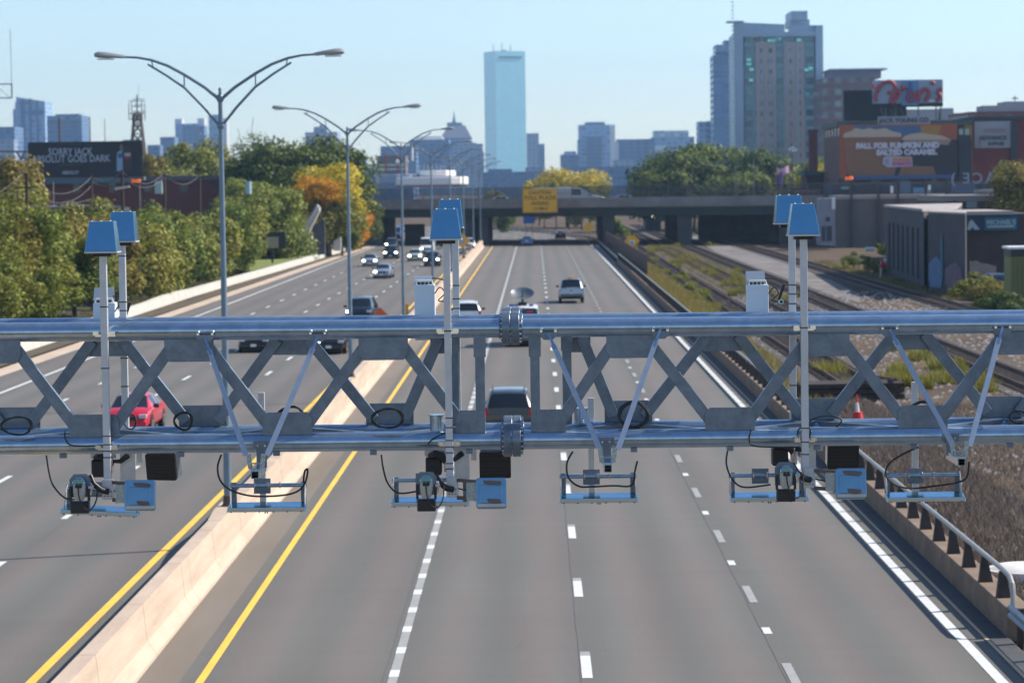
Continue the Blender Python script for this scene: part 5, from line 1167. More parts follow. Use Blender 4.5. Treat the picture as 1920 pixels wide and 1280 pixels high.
# ================================================================== SKYLINE
def tower(name, px0, px1, pyt, Y, dep, m, lb, rest=None, cat='building', grp='far city skyline', rz=0.0):
    """rest: list of (part name, px0, px1, py top, y offset, depth, material, py bottom or None)"""
    a = P(px0, pyt, Y); b = P(px1, pyt, Y); zt_ = (a.z+b.z)/2; cx = (a.x+b.x)/2
    t = thing(name, (cx, Y, 0), lb, cat, grp, rz=rz)
    mb = MB(); mb.box(a.x-cx, b.x-cx, 0, dep, -.1, zt_); mb.build('wall', m, t)
    for r in (rest or []):
        nm, x0, x1, py, dy, dp, mm, pyb = r[:8]
        A = P(x0, py, Y+dy); B = P(x1, py, Y+dy); zb_ = -.1 if pyb is None else P((x0+x1)/2, pyb, Y+dy).z
        mb = MB()
        if len(r) > 8 and r[8] == 'taper':
            q = r[9]; w_ = (B.x-A.x)*(1-q)/2
            mb.add([(A.x-cx, dy, zb_), (B.x-cx, dy, zb_), (B.x-cx, dy+dp, zb_), (A.x-cx, dy+dp, zb_), (A.x-cx+w_, dy+dp*(1-q)/2, A.z), (B.x-cx-w_, dy+dp*(1-q)/2, A.z), (B.x-cx-w_, dy+dp*(1+q)/2, A.z), (A.x-cx+w_, dy+dp*(1+q)/2, A.z)], [(0,3,2,1),(4,5,6,7),(0,1,5,4),(1,2,6,5),(2,3,7,6),(3,0,4,7)])
        elif len(r) > 8 and r[8] == 'slant':
            z2 = P(x1, r[9], Y+dy).z
            mb.add([(A.x-cx, dy, zb_), (B.x-cx, dy, zb_), (B.x-cx, dy+dp, zb_), (A.x-cx, dy+dp, zb_), (A.x-cx, dy, A.z), (B.x-cx, dy, z2), (B.x-cx, dy+dp, z2), (A.x-cx, dy+dp, A.z)], [(0,3,2,1),(4,5,6,7),(0,1,5,4),(1,2,6,5),(2,3,7,6),(3,0,4,7)])
        else: mb.box(A.x-cx, B.x-cx, dy, dy+dp, zb_, (A.z+B.z)/2)
        mb.build(nm, mm, t)
    return t
fb = facade('facade_blue_glass', (.18, .29, .45), (.10, .19, .32), 6, 4, .7, .6)
fbd = facade('facade_dark_blue', (.08, .15, .29), (.045, .10, .20), 7, 4, .6, .5)
fgr = facade('facade_grey_stone', (.26, .31, .41), (.12, .18, .28), 5, 4, .5, .5)
fpl = facade('facade_pale_stone', (.40, .38, .36), (.08, .12, .16), 6, 4.2, .45, .5)
fbr = facade('facade_brown_brick', (.14, .085, .07), (.05, .07, .09), 4, 3.6, .45, .45)
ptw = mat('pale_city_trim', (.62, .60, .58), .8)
# the tall mirrored tower
mg = facade('facade_mirror_glass', (.38, .80, .80), (.42, .86, .86), 4.6, 4.1, .86, .9, .3, .2, .0, (.92, 1.06))
Y = 4900.0; A = P(907, 97, Y+45); B = P(928.5, 96, Y); C_ = P(984.5, 98, Y+25); ztp = B.z; cx = B.x
t = thing('mirror_tower', (cx, Y, 0), 'tall pale turquoise mirrored skyscraper in the centre of the skyline', 'skyscraper')
mb = MB(); q = [(A.x, Y+45), (B.x, Y), (C_.x, Y+25), (A.x+(C_.x-B.x), Y+75)]
mb.prism([(x-cx, y-Y) for x, y in q], -.1, ztp, axis='z'); mb.build('wall', mg, t)
d = (Vector((C_.x, Y+25, 0))-Vector((B.x, Y, 0)))
def onface(u0, u1, py0, py1, name, m, o=1.0):
    p0 = Vector((B.x, Y, 0))+d*u0; p1 = Vector((B.x, Y, 0))+d*u1; z0 = P(950, py1, Y).z; z1 = P(950, py0, Y).z; nrm = Vector((d.y, -d.x, 0)).normalized()*o
    mb = MB(); mb.add([(p0.x+nrm.x-cx, p0.y+nrm.y-Y, z0), (p1.x+nrm.x-cx, p1.y+nrm.y-Y, z0), (p1.x+nrm.x-cx, p1.y+nrm.y-Y, z1), (p0.x+nrm.x-cx, p0.y+nrm.y-Y, z1),
        (p0.x-cx, p0.y-Y, z0), (p1.x-cx, p1.y-Y, z0), (p1.x-cx, p1.y-Y, z1), (p0.x-cx, p0.y-Y, z1)], [(0,1,2,3),(0,4,5,1),(1,5,6,2),(2,6,7,3),(3,7,4,0)]); mb.build(name, m, t)
onface(.12, .88, 105.5, 109, 'plant_floor', mat('dark_plant_floor', (.05, .07, .09), .6))
for px in (925, 941, 957):
    c = P(px, 96, Y+30); c2 = P(px, 80 if px == 941 else 84, Y+30); mb = MB(); mb.tube([(c.x-cx, 30, c.z-3), (c.x-cx, 30, c2.z)], .7, 5); mb.build('antenna', stl, t)
c = P(945, 95, Y+30); mb = MB(); mb.box(c.x-5-cx, c.x+5-cx, 28, 36, ztp-.5, ztp+2.5); mb.build('roof_plant', fbd, t)
fpb = facade('facade_pale_blue', (.30, .42, .60), (.20, .32, .50), 6, 4, .7, .6)
tower('office_tower', 28, 84, 191, 2600, 40, fpb, 'pale blue tower with dark vertical bands at the far left', [('side_wing', 24, 29, 205, 5, 30, fpb, None), ('glass_band', 38, 46, 187, -1.2, 1.1, fbd, None), ('glass_band', 54, 58, 185, -1.2, 1.1, fbd, None), ('glass_band', 68, 71, 190, -1.2, 1.1, fbd, None), ('sloped_crown', 30, 84, 182, 0, 38, fpb, 192, 'slant', 190.5), ('plant_band', 53, 80, 206, -1.8, .5, fbd, 216)])
tower('office_tower', 88, 153, 217, 2500, 40, fbd, 'dark blue block behind the left billboard', [('roof_plant', 104, 148, 214, 5, 20, fbd, 218), ('parapet_band', 89, 152, 219, -1, .9, fb, 224)])
tower('office_block', -8, 27, 238, 2300, 40, fbd, 'low dark blue block at the left picture edge', [('annexe', -6, 26, 262, -20, 18, fgr, None)])
tower('office_tower', 300, 327, 257, 2700, 30, fbd, 'small dark blue tower left of the white topped tower')
tower('office_tower', 328, 372, 232, 3200, 40, fpb, 'pale blue tower with two white roof blocks left of the first lamp post', [('white_roof_block', 328, 341, 223, 2, 20, ptw, 233), ('white_roof_block', 370, 383, 222, 8, 20, ptw, 300), ('middle_step', 342, 368, 236, -10, 9, fbd, None)])
tower('office_tower', 363, 383, 236, 3000, 30, fbd, 'dark stepped tower close to the first lamp post')
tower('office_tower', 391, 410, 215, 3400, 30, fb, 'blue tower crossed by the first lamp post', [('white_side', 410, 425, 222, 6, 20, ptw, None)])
tower('office_block', 230, 262, 262, 2400, 20, fbd, 'low dark block behind the lattice mast'); tower('office_block', 276, 300, 272, 2500, 20, fbd, 'low blue block right of the lattice mast')
tower('office_tower', 572, 632, 248, 2200, 40, fgr, 'grey stone block with pale bands above the dark green trees', [('penthouse', 588, 613, 238, 6, 20, fgr, 249), ('pale_band', 574, 629, 252, -1, .9, ptw, 255), ('pale_band', 574, 629, 259, -1, .9, ptw, 262), ('dome', 598, 606, 233, 12, 8, fgr, 239, 'taper', .5)])
# domed state building far off
t = tower('domed_building', 668, 706, 308, 3000, 30, fb, 'small domed building right of the second lamp post')
def revolve(t, px, pts, y, m, name, n=16):
    c0 = P(px, 300, y); mb = MB(); cxx = c0.x-t.location.x; rings = []
    for r_, py in pts: z = P(px, py, y).z; rr_ = r_/FPX*y; rings.append([(cxx+rr_*math.cos(2*math.pi*k/n), y-t.location.y+rr_*math.sin(2*math.pi*k/n), z) for k in range(n)])
    vs = [q for g in rings for q in g]; mb.add(vs, [(i*n+k, i*n+(k+1) % n, (i+1)*n+(k+1) % n, (i+1)*n+k) for i in range(len(pts)-1) for k in range(n)]); return mb.build(name, m, t, smooth=True)
revolve(t, 682, [(7, 310), (7, 302), (5.5, 298), (3, 294), (1.6, 292), (1.4, 288), (.6, 286), (.2, 282)], 3008, fbd, 'dome')
tower('office_block', 640, 700, 318, 2600, 30, fbd, 'low blue block under the domed building')
# wide cluster left of the mirror tower
tower('office_tower', 713, 780, 274, 2500, 50, fbd, 'dark stepped office block left of the spire tower', [('lower_wing', 708, 722, 300, -8, 30, fbd, None), ('pale_edge', 713, 716, 275, -1, .9, fb, None)])
tower('apartment_block', 768, 842, 262, 2800, 40, fbd, 'wide block with a pale barrel roof before the spire tower', [('pale_barrel_roof', 778, 832, 256, 3, 34, ptw, 263, 'taper', .85), ('side_step', 842, 905, 270, 0, 40, fgr, None)])
t = tower('spire_tower', 826, 884, 258, 3700, 50, fbd, 'domed office tower with a needle spire', [('lower_shoulder', 820, 892, 268, -4, 48, fgr, None), ('crown', 826, 884, 235, 0, 50, mat('crown_metal', (.24, .22, .24), .5, .2), 259, 'taper', .55), ('crown_drum', 838, 866, 230, 12, 20, fbd, 236)])
revolve(t, 852.5, [(4.5, 236), (4.2, 228), (2.6, 226), (2.2, 220), (1.2, 218), (.9, 212), (.3, 209)], 3715, fbd, 'spire')
tower('office_block', 884, 907, 285, 2600, 30, fgr, 'grey block directly left of the mirrored skyscraper')
# banded block and long white hall roof
tower('banded_block', 706, 760, 292, 1500, 30, fbr, 'brown banded block with red fins behind the third lamp post', [('pale_band', 708, 758, 308, -1, .9, ptw, 311), ('pale_band', 708, 758, 316, -1, .9, ptw, 319), ('red_fin', 722, 725, 288, -1.6, 1.5, mat('red_fin', (.3, .03, .03), .6), 330), ('red_fin', 744, 747, 288, -1.6, 1.5, MATS['red_fin'], 330)])
t = thing('white_hall', (P(800, 335, 1100).x, 1100, 0), 'long low white hall with round ends beyond the overpass', 'hall')
wh = mat('white_hall_roof', (.80, .76, .72), .7); cxw = t.location.x
def oval(px0, px1, py0, py1, name, m, dy=0):
    a = P(px0, py1, 1100+dy); b = P(px1, py0, 1100+dy); n = 20; w_ = (b.x-a.x)/2; c_ = (a.x+b.x)/2-cxw; pl = []
    for k in range(n): an = 2*math.pi*k/n; ex = abs(math.cos(an))**.5*(1 if math.cos(an) > 0 else -1); pl.append((c_+w_*ex, 18+dy+16*math.sin(an)))
    mb = MB(); mb.prism(pl, a.z, b.z, axis='z'); mb.build(name, m, t, bevel=.4)
oval(735, 876, 331, 348, 'lower_roof', wh); oval(782, 852, 319, 330.5, 'upper_roof', wh, 4); oval(700, 790, 326, 345, 'grey_wing', fgr, 8); oval(740, 872, 346, 352, 'red_band', mat('dull_red_band', (.30, .10, .09), .8), 2)
for k in range(9):
    c = P(786+k*8, 319, 1120); mb = MB(); mb.tube([(c.x-cxw, 22, c.z-.3), (c.x-cxw, 22, c.z+1.9)], .35, 6); mb.build('roof_vent', mat('vent_grey', (.25, .27, .32), .7), t)
tower('office_block', 700, 775, 330, 1250, 20, fbd, 'low dark block at the left end of the white hall')
tower('office_tower', 987, 1010, 250, 3300, 40, fgr, 'slim grey tower directly right of the mirrored skyscraper', [('right_step', 1009, 1021, 270, 4, 30, fbd, None)])
tower('office_block', 905, 1050, 322, 2000, 40, fbd, 'low dark blocks at the foot of the mirrored skyscraper', [('step', 915, 960, 317, 5, 20, fbd, None), ('step', 985, 1020, 314, 8, 20, fgr, None)])
tower('office_tower', 1085, 1143, 234, 2700, 45, fpb, 'blue stepped tower with a bright white right edge', [('top_block', 1097, 1134, 229, 5, 30, fbd, 235), ('white_edge', 1143, 1153, 234, 3, 38, mat('white_edge_stone', (.80, .74, .68), .7), None), ('left_step', 1083, 1100, 262, -6, 30, fb, None), ('centre_bay', 1100, 1128, 256, -3, 2.8, fbd, None)])  # white stone along the tower's right edge
tower('office_block', 1051, 1084, 290, 2500, 40, fbd, 'low dark tower left of the white edged tower', [('sloping_top', 1056, 1082, 284, 2, 30, fbd, 291, 'taper', .8)])
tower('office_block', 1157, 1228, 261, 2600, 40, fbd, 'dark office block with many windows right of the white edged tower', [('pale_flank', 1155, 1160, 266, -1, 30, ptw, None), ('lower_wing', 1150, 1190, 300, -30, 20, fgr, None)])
tower('office_tower', 1222, 1302, 257, 2900, 40, fb, 'glass topped office block left of the apartment towers', [('glass_crown', 1225, 1291, 245, 3, 30, facade('facade_crown_glass', (.35, .45, .5), (.3, .45, .52), 5, 4, .8, .8), 258), ('right_step', 1288, 1303, 272, 1, 30, fbd, None), ('pale_wall', 1221, 1249, 273, -2, 1.9, mat('pale_green_wall', (.5, .6, .62), .6), None)])
tower('office_block', 1060, 1215, 313, 1900, 30, fbd, 'long low blue roofs behind the overpass, centre right', [('red_roof', 1150, 1205, 312, 3, 20, fbr, None)])
tower('office_tower', 1310, 1335, 228, 2000, 30, fb, 'blue tower left of the round topped tower', [('right_bay', 1326, 1338, 227, -1, 20, fbd, None)])
fdb = facade('facade_deep_blue_glass', (.05, .15, .33), (.035, .11, .26), 6, 4, .7, .6)
t = tower('glass_tower', 1337, 1378, 103, 1900, 35, fdb, 'tall dark blue glass tower with a round top', [('plant_drum', 1346, 1378, 97, 5, 24, fbd, 104), ('crown_ring', 1342, 1378, 84, 3, 30, fb, 98), ('roof_block', 1358, 1378, 76, 6, 20, fbd, 85)])
# big apartment tower
mtx = mat('apartment_frame_metal', (.33, .43, .55), .45, .3, .08, .05); tg = facade('facade_teal_glass', (.22, .36, .41), (.08, .18, .21), 3.2, 3.3, .75, .6); brk_ = facade('facade_pink_panels', (.50, .41, .39), (.12, .15, .17), 6.4, 6.6, .22, .2); gpan = facade('facade_grey_panels', (.38, .38, .41), (.14, .17, .2), 3.2, 3.3, .4, .45)
T = [('left_pier', 1376, 1393, 41, -3, 3, mtx, None), ('right_pier', 1529, 1543, 48, -3, 3, mtx, None), ('top_beam', 1393, 1529, 60, -2.5, 2.5, mtx, 69),
 ('slanted_screen', 1377, 1471, 42, -1, 6, mtx, 61, 'slant', 46), ('thin_roof_blade', 1364, 1395, 39.5, -4, 8, mtx, 41.5), ('right_screen', 1481, 1542, 48, -1, 6, mtx, 61), ('lift_tower_base', 1482, 1518, 37, 3, 20, mat('pale_blue_metal', (.32, .38, .46), .5), 49), ('lift_tower', 1483, 1514, 21, 2, 20, mtx, 38),
 ('sky_lobby', 1397, 1527, 68, -1.5, 1.5, tg, 79), ('balcony_bay', 1395, 1417, 79, -2, 2, tg, None), ('balcony_bay', 1454, 1470, 79, -2, 2, tg, None), ('balcony_bay', 1507, 1527, 79, -2, 2, tg, None),
 ('pink_panel_bay', 1417, 1454, 79, -2.6, 2.6, brk_, None), ('pink_panel_bay', 1470, 1507, 79, -2.6, 2.6, brk_, None), ('grey_panel_strip', 1425, 1431, 82, -3.0, .35, gpan, None), ('grey_panel_strip', 1441, 1448, 82, -3.0, .35, gpan, None), ('grey_panel_strip', 1475, 1482, 82, -3.0, .35, gpan, None), ('grey_panel_strip', 1492, 1501, 82, -3.0, .35, gpan, None)]
t = tower('apartment_tower', 1377, 1542, 62, 900, 26, mtx, 'biggest apartment tower, pink and teal with a slanted roof blade', T)
gsl = mat('balcony_glass_pale', (.45, .62, .62), .2, .2)
for k in range(46):   # projecting balconies on the left corner
    z = 14+k*1.25; a = P(1374, 100, 897); mb = MB(); mb.box(a.x-t.location.x-.35, a.x-t.location.x+.35, -4.2, -2.8, z, z+.35); mb.build('balcony', gsl, t)
for k, (px, py) in enumerate([(1443, 76), (1450, 76), (1456, 74), (1460, 73), (1498, 75), (1404, 120), (1409, 130), (1512, 131), (1404, 112), (1520, 128), (1408, 150), (1514, 176)]):
    a = P(px, py, 896.5); mb = MB(); mb.box(a.x-t.location.x-.7, a.x-t.location.x+.7, -3.6, -3.2, a.z-.5, a.z+.35); mb.build('painted_glint', mat('bright_teal_reflection', (.25, .75, .68), .08, .3), t)  # teal reflections painted as bright panes
tower('apartment_block', 1543, 1640, 146, 860, 30, facade('facade_brick_windows', (.19, .13, .14), (.14, .20, .22), 4.2, 3.5, .45, .5), 'brick apartment block with a flat projecting roof', [('roof_storey', 1558, 1652, 131, 4, 22, mat('lilac_metal', (.20, .21, .30), .5), 147), ('projecting_roof', 1556, 1664, 128.5, 2, 26, mtx, 131), ('brick_edge', 1560, 1566, 225, -8, 4, mat('brick_edge', (.30, .09, .06), .9), None)])
tower('pale_block', 1693, 1760, 205, 760, 20, mat('pale_roof_blocks', (.33, .33, .36), .8), 'grey roof blocks behind the painted brick building', [('roof_block', 1764, 1788, 203, 0, 10, MATS['pale_roof_blocks'], None), ('roof_block', 1788, 1830, 212, 0, 10, MATS['pale_roof_blocks'], None)], grp=None)
tower('brick_block', 1815, 1960, 209, 620, 30, facade('facade_red_brick_far', (.16, .065, .05), (.10, .11, .14), 4, 3.6, .3, .4), 'red brick block at the right picture edge under white roof tanks', [('penthouse', 1844, 1890, 198, 4, 10, MATS['pale_roof_blocks'], 210), ('penthouse', 1886, 1960, 190, 6, 12, MATS['pale_roof_blocks'], 210)], grp=None)
c = P(1903, 190, 622); t = thing('roof_antenna', (c.x, 622, c.z), 'little antenna on the roof at the right picture edge', 'antenna'); mb = MB(); mb.tube([(c.x, 622, c.z), (c.x, 622, c.z+1.2)], .12, 5); mb.build('mast', stl, wparent=t); mb = MB(); mb.box(c.x-.7, c.x+.7, 622, 622.2, c.z+.5, c.z+.75); mb.build('crossarm', stl, wparent=t)

# hill line far off so that the town sits on something
mb = MB(); vs = []; r_ = random.Random(3)
for k in range(61): x = -3000+k*100; vs += [(x, 5600, -1), (x, 5600, 12+6*math.sin(k*.7)+r_.uniform(0, 8)), (x, 6200, -1)]
mb.add(vs, [(i*3, i*3+3, i*3+4, i*3+1) for i in range(60)]+[(i*3+1, i*3+4, i*3+5, i*3+2) for i in range(60)]); tag(mb.build('hills', mat('far_town_green', (.05, .06, .05), .95)), kind='structure')

# ================================================================== LEFT BILLBOARD AREA
brick = facade('facade_old_brick', (.17, .045, .04), (.05, .05, .06), 5, 4.5, .22, .3)
def sbox(t, px0, px1, py0, py1, y, dep, name, m):
    a = P(px0, py0, y); b = P(px1, py1, y); mb = MB(); mb.box(min(a.x, b.x), max(a.x, b.x), y, y+dep, b.z, a.z); return mb.build(name, m, wparent=t)
def sthing(name, px, y, lb, cat, group=None, z=0): return thing(name, (P(px, 340, y).x, y, z), lb, cat, group)
t = sthing('billboard', 160, 360, 'long black billboard with pale lettering above the trees on the left', 'billboard')
blkb = mat('black_poster', (.014, .012, .020), .5, 0, 0, .3, col2=(.02, .016, .026)); ltr = mat('pale_poster_lettering', (.42, .44, .52), .6)
sbox(t, 52, 268, 267, 332, 360, .25, 'panel', blkb)
sbox(t, 50, 270, 334, 338, 359.2, 1.6, 'catwalk', mat('catwalk_grey', (.10, .13, .15), .7))
def pxm(n, y): return n/FPX*y
def stext(t, s, px, py, hpx, y, m, sx=1.0, bold=.0, al='CENTER', rot=(math.pi/2, 0, 0)):
    c = P(px, py, y); return text('lettering', s, pxm(hpx, y)*1.35, m, t, (c.x-t.location.x, y-t.location.y, c.z-t.location.z), sx=sx, bold=bold, align=al, rot=rot)
stext(t, 'SORRY JACK', 132, 285, 13.5, 359.9, ltr, .80, .02); stext(t, 'ABSOLUT GOES DARK', 133, 298.5, 13.5, 359.9, ltr, .80, .02)
stext(t, 'DISCOVER THE DARK', 132, 270.5, 3, 359.9, mat('dim_lettering', (.10, .10, .12), .6), 1.1); stext(t, 'ENJOY RESPONSIBLY', 134, 309, 3, 359.9, MATS['dim_lettering'], 1.2); stext(t, 'ABSOLUT', 132, 324, 6, 359.9, ltr, .9, .02)
def poly(t, pts, y, th, name, m): mb = MB(); mb.prism([(P(a, b, y).x, P(a, b, y).z) for a, b in pts], y-th, y); return mb.build(name, m, wparent=t)
poly(t, [(219, 321), (219, 290), (221, 285), (225, 283), (225, 274), (228, 272), (230, 274), (230, 321)], 359.9, .05, 'bottle_picture', mat('pale_blue_bottle', (.25, .36, .50), .5))
poly(t, [(225, 283), (224, 275), (226, 271), (230, 271), (231, 283)], 359.83, .03, 'bottle_cap_picture', mat('poster_olive', (.16, .15, .10), .5))
poly(t, [(231, 321), (231, 282), (234, 274), (240, 274), (249, 284), (249, 321)], 359.9, .05, 'dark_bottle_picture', mat('poster_maroon', (.06, .02, .035), .5))
stext(t, '888', 239, 290.5, 7, 359.8, mat('poster_white', (.5, .5, .5), .5), .8, .02); poly(t, [(234, 296), (243, 296), (243, 298), (234, 298)], 359.84, .03, 'label_picture', redl)
poly(t, [(221, 289), (230, 286), (230, 296), (221, 296)], 359.83, .03, 'label_picture', mat('poster_blue', (.03, .12, .28), .5))
for px in (55, 100, 170, 228, 262): sbox(t, px-1.6, px+1.6, 333, 430, 361, .5, 'post', stl)
t = sthing('digit_display', 254, 345, 'amber clock digits under the right end of the black billboard', 'display')
sbox(t, 244, 266, 334, 345, 345, .2, 'board', blk); stext(t, '11:19', 255, 339.5, 7, 344.9, amber, .9, .02)
t = sthing('brick_warehouse', 270, 400, 'long dark red brick warehouse behind the trees on the left', 'building')
sbox(t, 58, 482, 336, 420, 400, 25, 'wall', brick); sbox(t, 56, 484, 333.5, 336, 399.6, 26, 'coping', mat('dull_coping', (.16, .13, .13), .8)); sbox(t, 66, 262, 334, 343, 398.5, 1, 'blue_fascia', mat('blue_fascia', (.07, .14, .18), .7))
sbox(t, 174, 226, 386, 389, 398.6, 1.2, 'pale_ledge', mat('pale_ledge', (.35, .30, .28), .8))
t = sthing('dark_shed', 120, 330, 'dark blue shed under the brick warehouse on the left', 'building')
sbox(t, 78, 186, 388, 430, 330, 10, 'wall', mat('dark_blue_shed', (.025, .035, .055), .8, 0, .2, .4)); sbox(t, 170, 226, 390, 430, 329, 8, 'wing', mat('dark_green_shed', (.03, .045, .045), .8)); sbox(t, 86, 180, 386, 389, 329.5, 11, 'roof_edge', mat('pale_ledge', (.35, .30, .28), .8))
t = sthing('white_house', 44, 262, 'small white house among the trees at the far left', 'house')
sbox(t, 22, 72, 405, 450, 262, 8, 'wall', mat('white_clapboard', (.42, .42, .40), .7)); poly(t, [(18, 407), (24, 388), (62, 390), (76, 408)], 262, 8, 'roof', mat('grey_shingles', (.20, .19, .20), .9))
for px in (52, 58, 64): sbox(t, px-1.6, px+1.6, 410, 424, 261.9, .05, 'porch_post', white)
# lattice mast
t = sthing('lattice_mast', 260, 700, 'rusty lattice communications mast behind the billboard', 'mast'); lm = mat('rusty_lattice', (.11, .07, .06), .8)
bx = P(260, 340, 700).x; zT = P(259, 212, 700).z; zB = 0; W0, W1 = 3.3, .75
def leg(sx, sy, z): w_ = W0+(W1-W0)*z/zT; return Vector((bx+sx*w_/1, 700+sy*w_, z))
for sx in (-1, 1):
    for sy in (-1, 1): mb = MB(); mb.bar(leg(sx, sy, 0), leg(sx, sy, zT), .32, .32); mb.build('leg', lm, wparent=t)
nb = 11
for k in range(nb):
    z0, z1 = zT*k/nb, zT*(k+1)/nb
    for sy in (-1, 1):
        mb = MB(); mb.bar(leg(-1, sy, z0), leg(1, sy, z1), .22, .22); mb.bar(leg(1, sy, z0), leg(-1, sy, z1), .22, .22); mb.bar(leg(-1, sy, z1), leg(1, sy, z1), .22, .22); mb.build('bracing', lm, wparent=t)
    mb = MB(); mb.bar(leg(-1, -1, z0), leg(-1, 1, z1), .2, .2); mb.bar(leg(1, 1, z0), leg(1, -1, z1), .2, .2); mb.build('side_bracing', lm, wparent=t)
zt2 = P(260, 178, 700).z
mb = MB(); mb.bar((bx, 700, zT-4), (bx, 700, zt2), .28, .28); mb.build('top_pole', lm, wparent=t)
for py, hw_ in ((190, 2.0), (200, 1.3), (213, 1.9), (224, 1.5)):
    z = P(260, py, 700).z; mb = MB(); mb.bar((bx-hw_, 699.4, z), (bx+hw_, 699.4, z), .2, .2); mb.build('crossarm', lm, wparent=t)
    mb = MB(); mb.bar((bx-hw_*.6, 700.5, z+.5), (bx+hw_*.9, 700.5, z+.5), .16, .16); mb.build('crossarm', lm, wparent=t)
for dx in (-1.9, -1.2, 1.3, 2.0):
    mb = MB(); mb.bar((bx+dx, 699, P(260, 226, 700).z), (bx+dx, 699, P(260, 188+abs(dx)*3, 700).z), .18, .18); mb.build('whip_antenna', lm, wparent=t)
mb = MB(); mb.bar((bx+.3, 700, zt2-1), (bx+.5, 700, zt2+2.6), .07, .07); mb.build('whip_antenna', lm, wparent=t)
# utility poles and their wires
wd = mat('utility_pole_wood', (.07, .045, .035), .95, 0, .3, 1)
def upole(px, pyt, pyb, y, lb, arms=()):
    a = P(px, pyt, y); b = P(px-3 if px < 60 else px, pyb, y); t = thing('utility_pole', (b.x, y, b.z), lb, 'utility pole', 'wooden poles on the left')
    mb = MB(); mb.tube([(b.x, y, min(b.z, 0)), (a.x, y, a.z)], [.19, .13], 8); mb.build('pole', wd, wparent=t, smooth=True)
    for py, w_ in arms: z = P(px, py, y).z; mb = MB(); mb.bar((a.x-w_, y-.15, z), (a.x+w_, y-.15, z), .1, .12); mb.build('crossarm', wd, wparent=t)
    return a
ua = upole(50, 326, 480, 235, 'leftmost wooden pole, leaning beside the small white house', ((352, 1.0),))
ub = upole(171, 328, 405, 262, 'wooden pole under the middle of the black billboard', ((332, .9),))
uc = upole(229, 319, 395, 262, 'wooden pole under the bottles on the billboard', ((332, .8),))
ud = upole(308, 322, 400, 285, 'wooden pole with a pale box right of the billboard', ((330, .7),))
ue = upole(374, 326, 400, 300, 'wooden pole left of the first lamp post', ((332, .6),))
c = P(299, 352, 284.6); mb = MB(); mb.box(c.x-.42, c.x+.3, 284.2, 284.7, c.z-.6, c.z+.65); tag(mb.build('transformer_box', mat('pale_transformer', (.40, .48, .46), .6)), 'pale green box on the pole right of the billboard', 'transformer')
c = P(466, 352, 318); mb = MB(); mb.tube([(c.x, 318, c.z-.7), (c.x, 318, c.z+.7)], .33, 12); tag(mb.build('transformer_can', mat('pale_blue_can', (.35, .48, .52), .5), smooth=True), 'pale blue can among the leaves right of the first lamp post', 'transformer')
c = P(228, 352, 261.6); mb = MB(); mb.bar((c.x-.6, 261.5, c.z-.1), (c.x+.75, 261.5, c.z+.1), .2, .22); tag(mb.build('pole_lamp', mat('pale_lamp_arm', (.55, .50, .44), .6)), 'pale short arm lamp on the pole under the bottles', 'lamp')
def wire(a, b, sag, lb, offs=(0,)):
    for o in offs:
        pts = []
        for k in range(13):
            s_ = k/12; p = a.lerp(b, s_); pts.append((p.x, p.y, p.z+o-sag*4*s_*(1-s_)))
        mb = MB(); mb.tube(pts, .014, 4); tag(mb.build('overhead_wire', mat('pale_old_wire', (.30, .29, .29), .5)), lb, 'wire', 'overhead wires on the left')
wire(ua, ub, 1.5, 'wire sagging from the leftmost pole under the black billboard', (-.2, -1.0)); wire(ub, uc, .6, 'wire sagging between the two poles under the billboard', (-.1, -.6)); wire(uc, ud, 1.1, 'wire sagging from the billboard pole to the pole with the box', (-.1, -.5)); wire(ud, ue, 1.1, 'wire sagging between the pole with the box and the next', (-.1,)); wire(ud+Vector((0, 0, -.2)), P(366, 312, 300), .5, 'wire rising from the box pole towards the olive trees'); wire(P(-20, 372, 235), P(46, 322, 250), .2, 'wire crossing the left picture edge', (0, -.8)); wire(P(42, 386, 235), ub+Vector((0, 0, -2.2)), .3, 'lower wire from the white house to the pole under the billboard')
for (px, pyt, y, lb) in ((111, 220, 420, 'rusty brown flag pole above the black billboard'), (168, 219, 430, 'thin light pole above the middle of the black billboard'), (196, 222, 440, 'thinnest pole right of the other two above the billboard')):
    a = P(px, pyt, y); mb = MB(); mb.tube([(a.x, y, 0), (a.x, y, a.z)], [.16, .16 if px == 111 else .09 if px == 168 else .05], 6); tag(mb.build('thin_pole', lm), lb, 'pole', 'thin poles above the black billboard')
t = sthing('frame_mast', 8, 300, 'thin steel frame with a whip antenna in the upper left corner', 'mast')
fm_ = mat('frame_grey', (.12, .15, .18), .6)
for (a, b, r_) in (((-12, 158), (22, 158), .07), ((-12, 184), (22, 184), .07), ((22, 158), (22, 184), .08), ((-12, 158), (20, 184), .03), ((22, 158), (19, 56), .03), ((-12, 184), (-10, 330), .1)):
    mb = MB(); mb.tube([P(*a, 300), P(*b, 300)], r_, 5); mb.build('frame_bar' if r_ > .04 else 'whip_antenna', fm_, wparent=t)
t = sthing('pipe_gate', 20, 300, 'rusty horizontal pipe frame at the left picture edge beside the billboard', 'pipe frame')
for (a, b) in (((-5, 284), (52, 284)), ((30, 284), (42, 300)), ((46, 284), (40, 300)), ((-5, 325), (50, 325))): mb = MB(); mb.tube([P(*a, 300), P(*b, 300)], .09, 6); mb.build('pipe', lm, wparent=t)
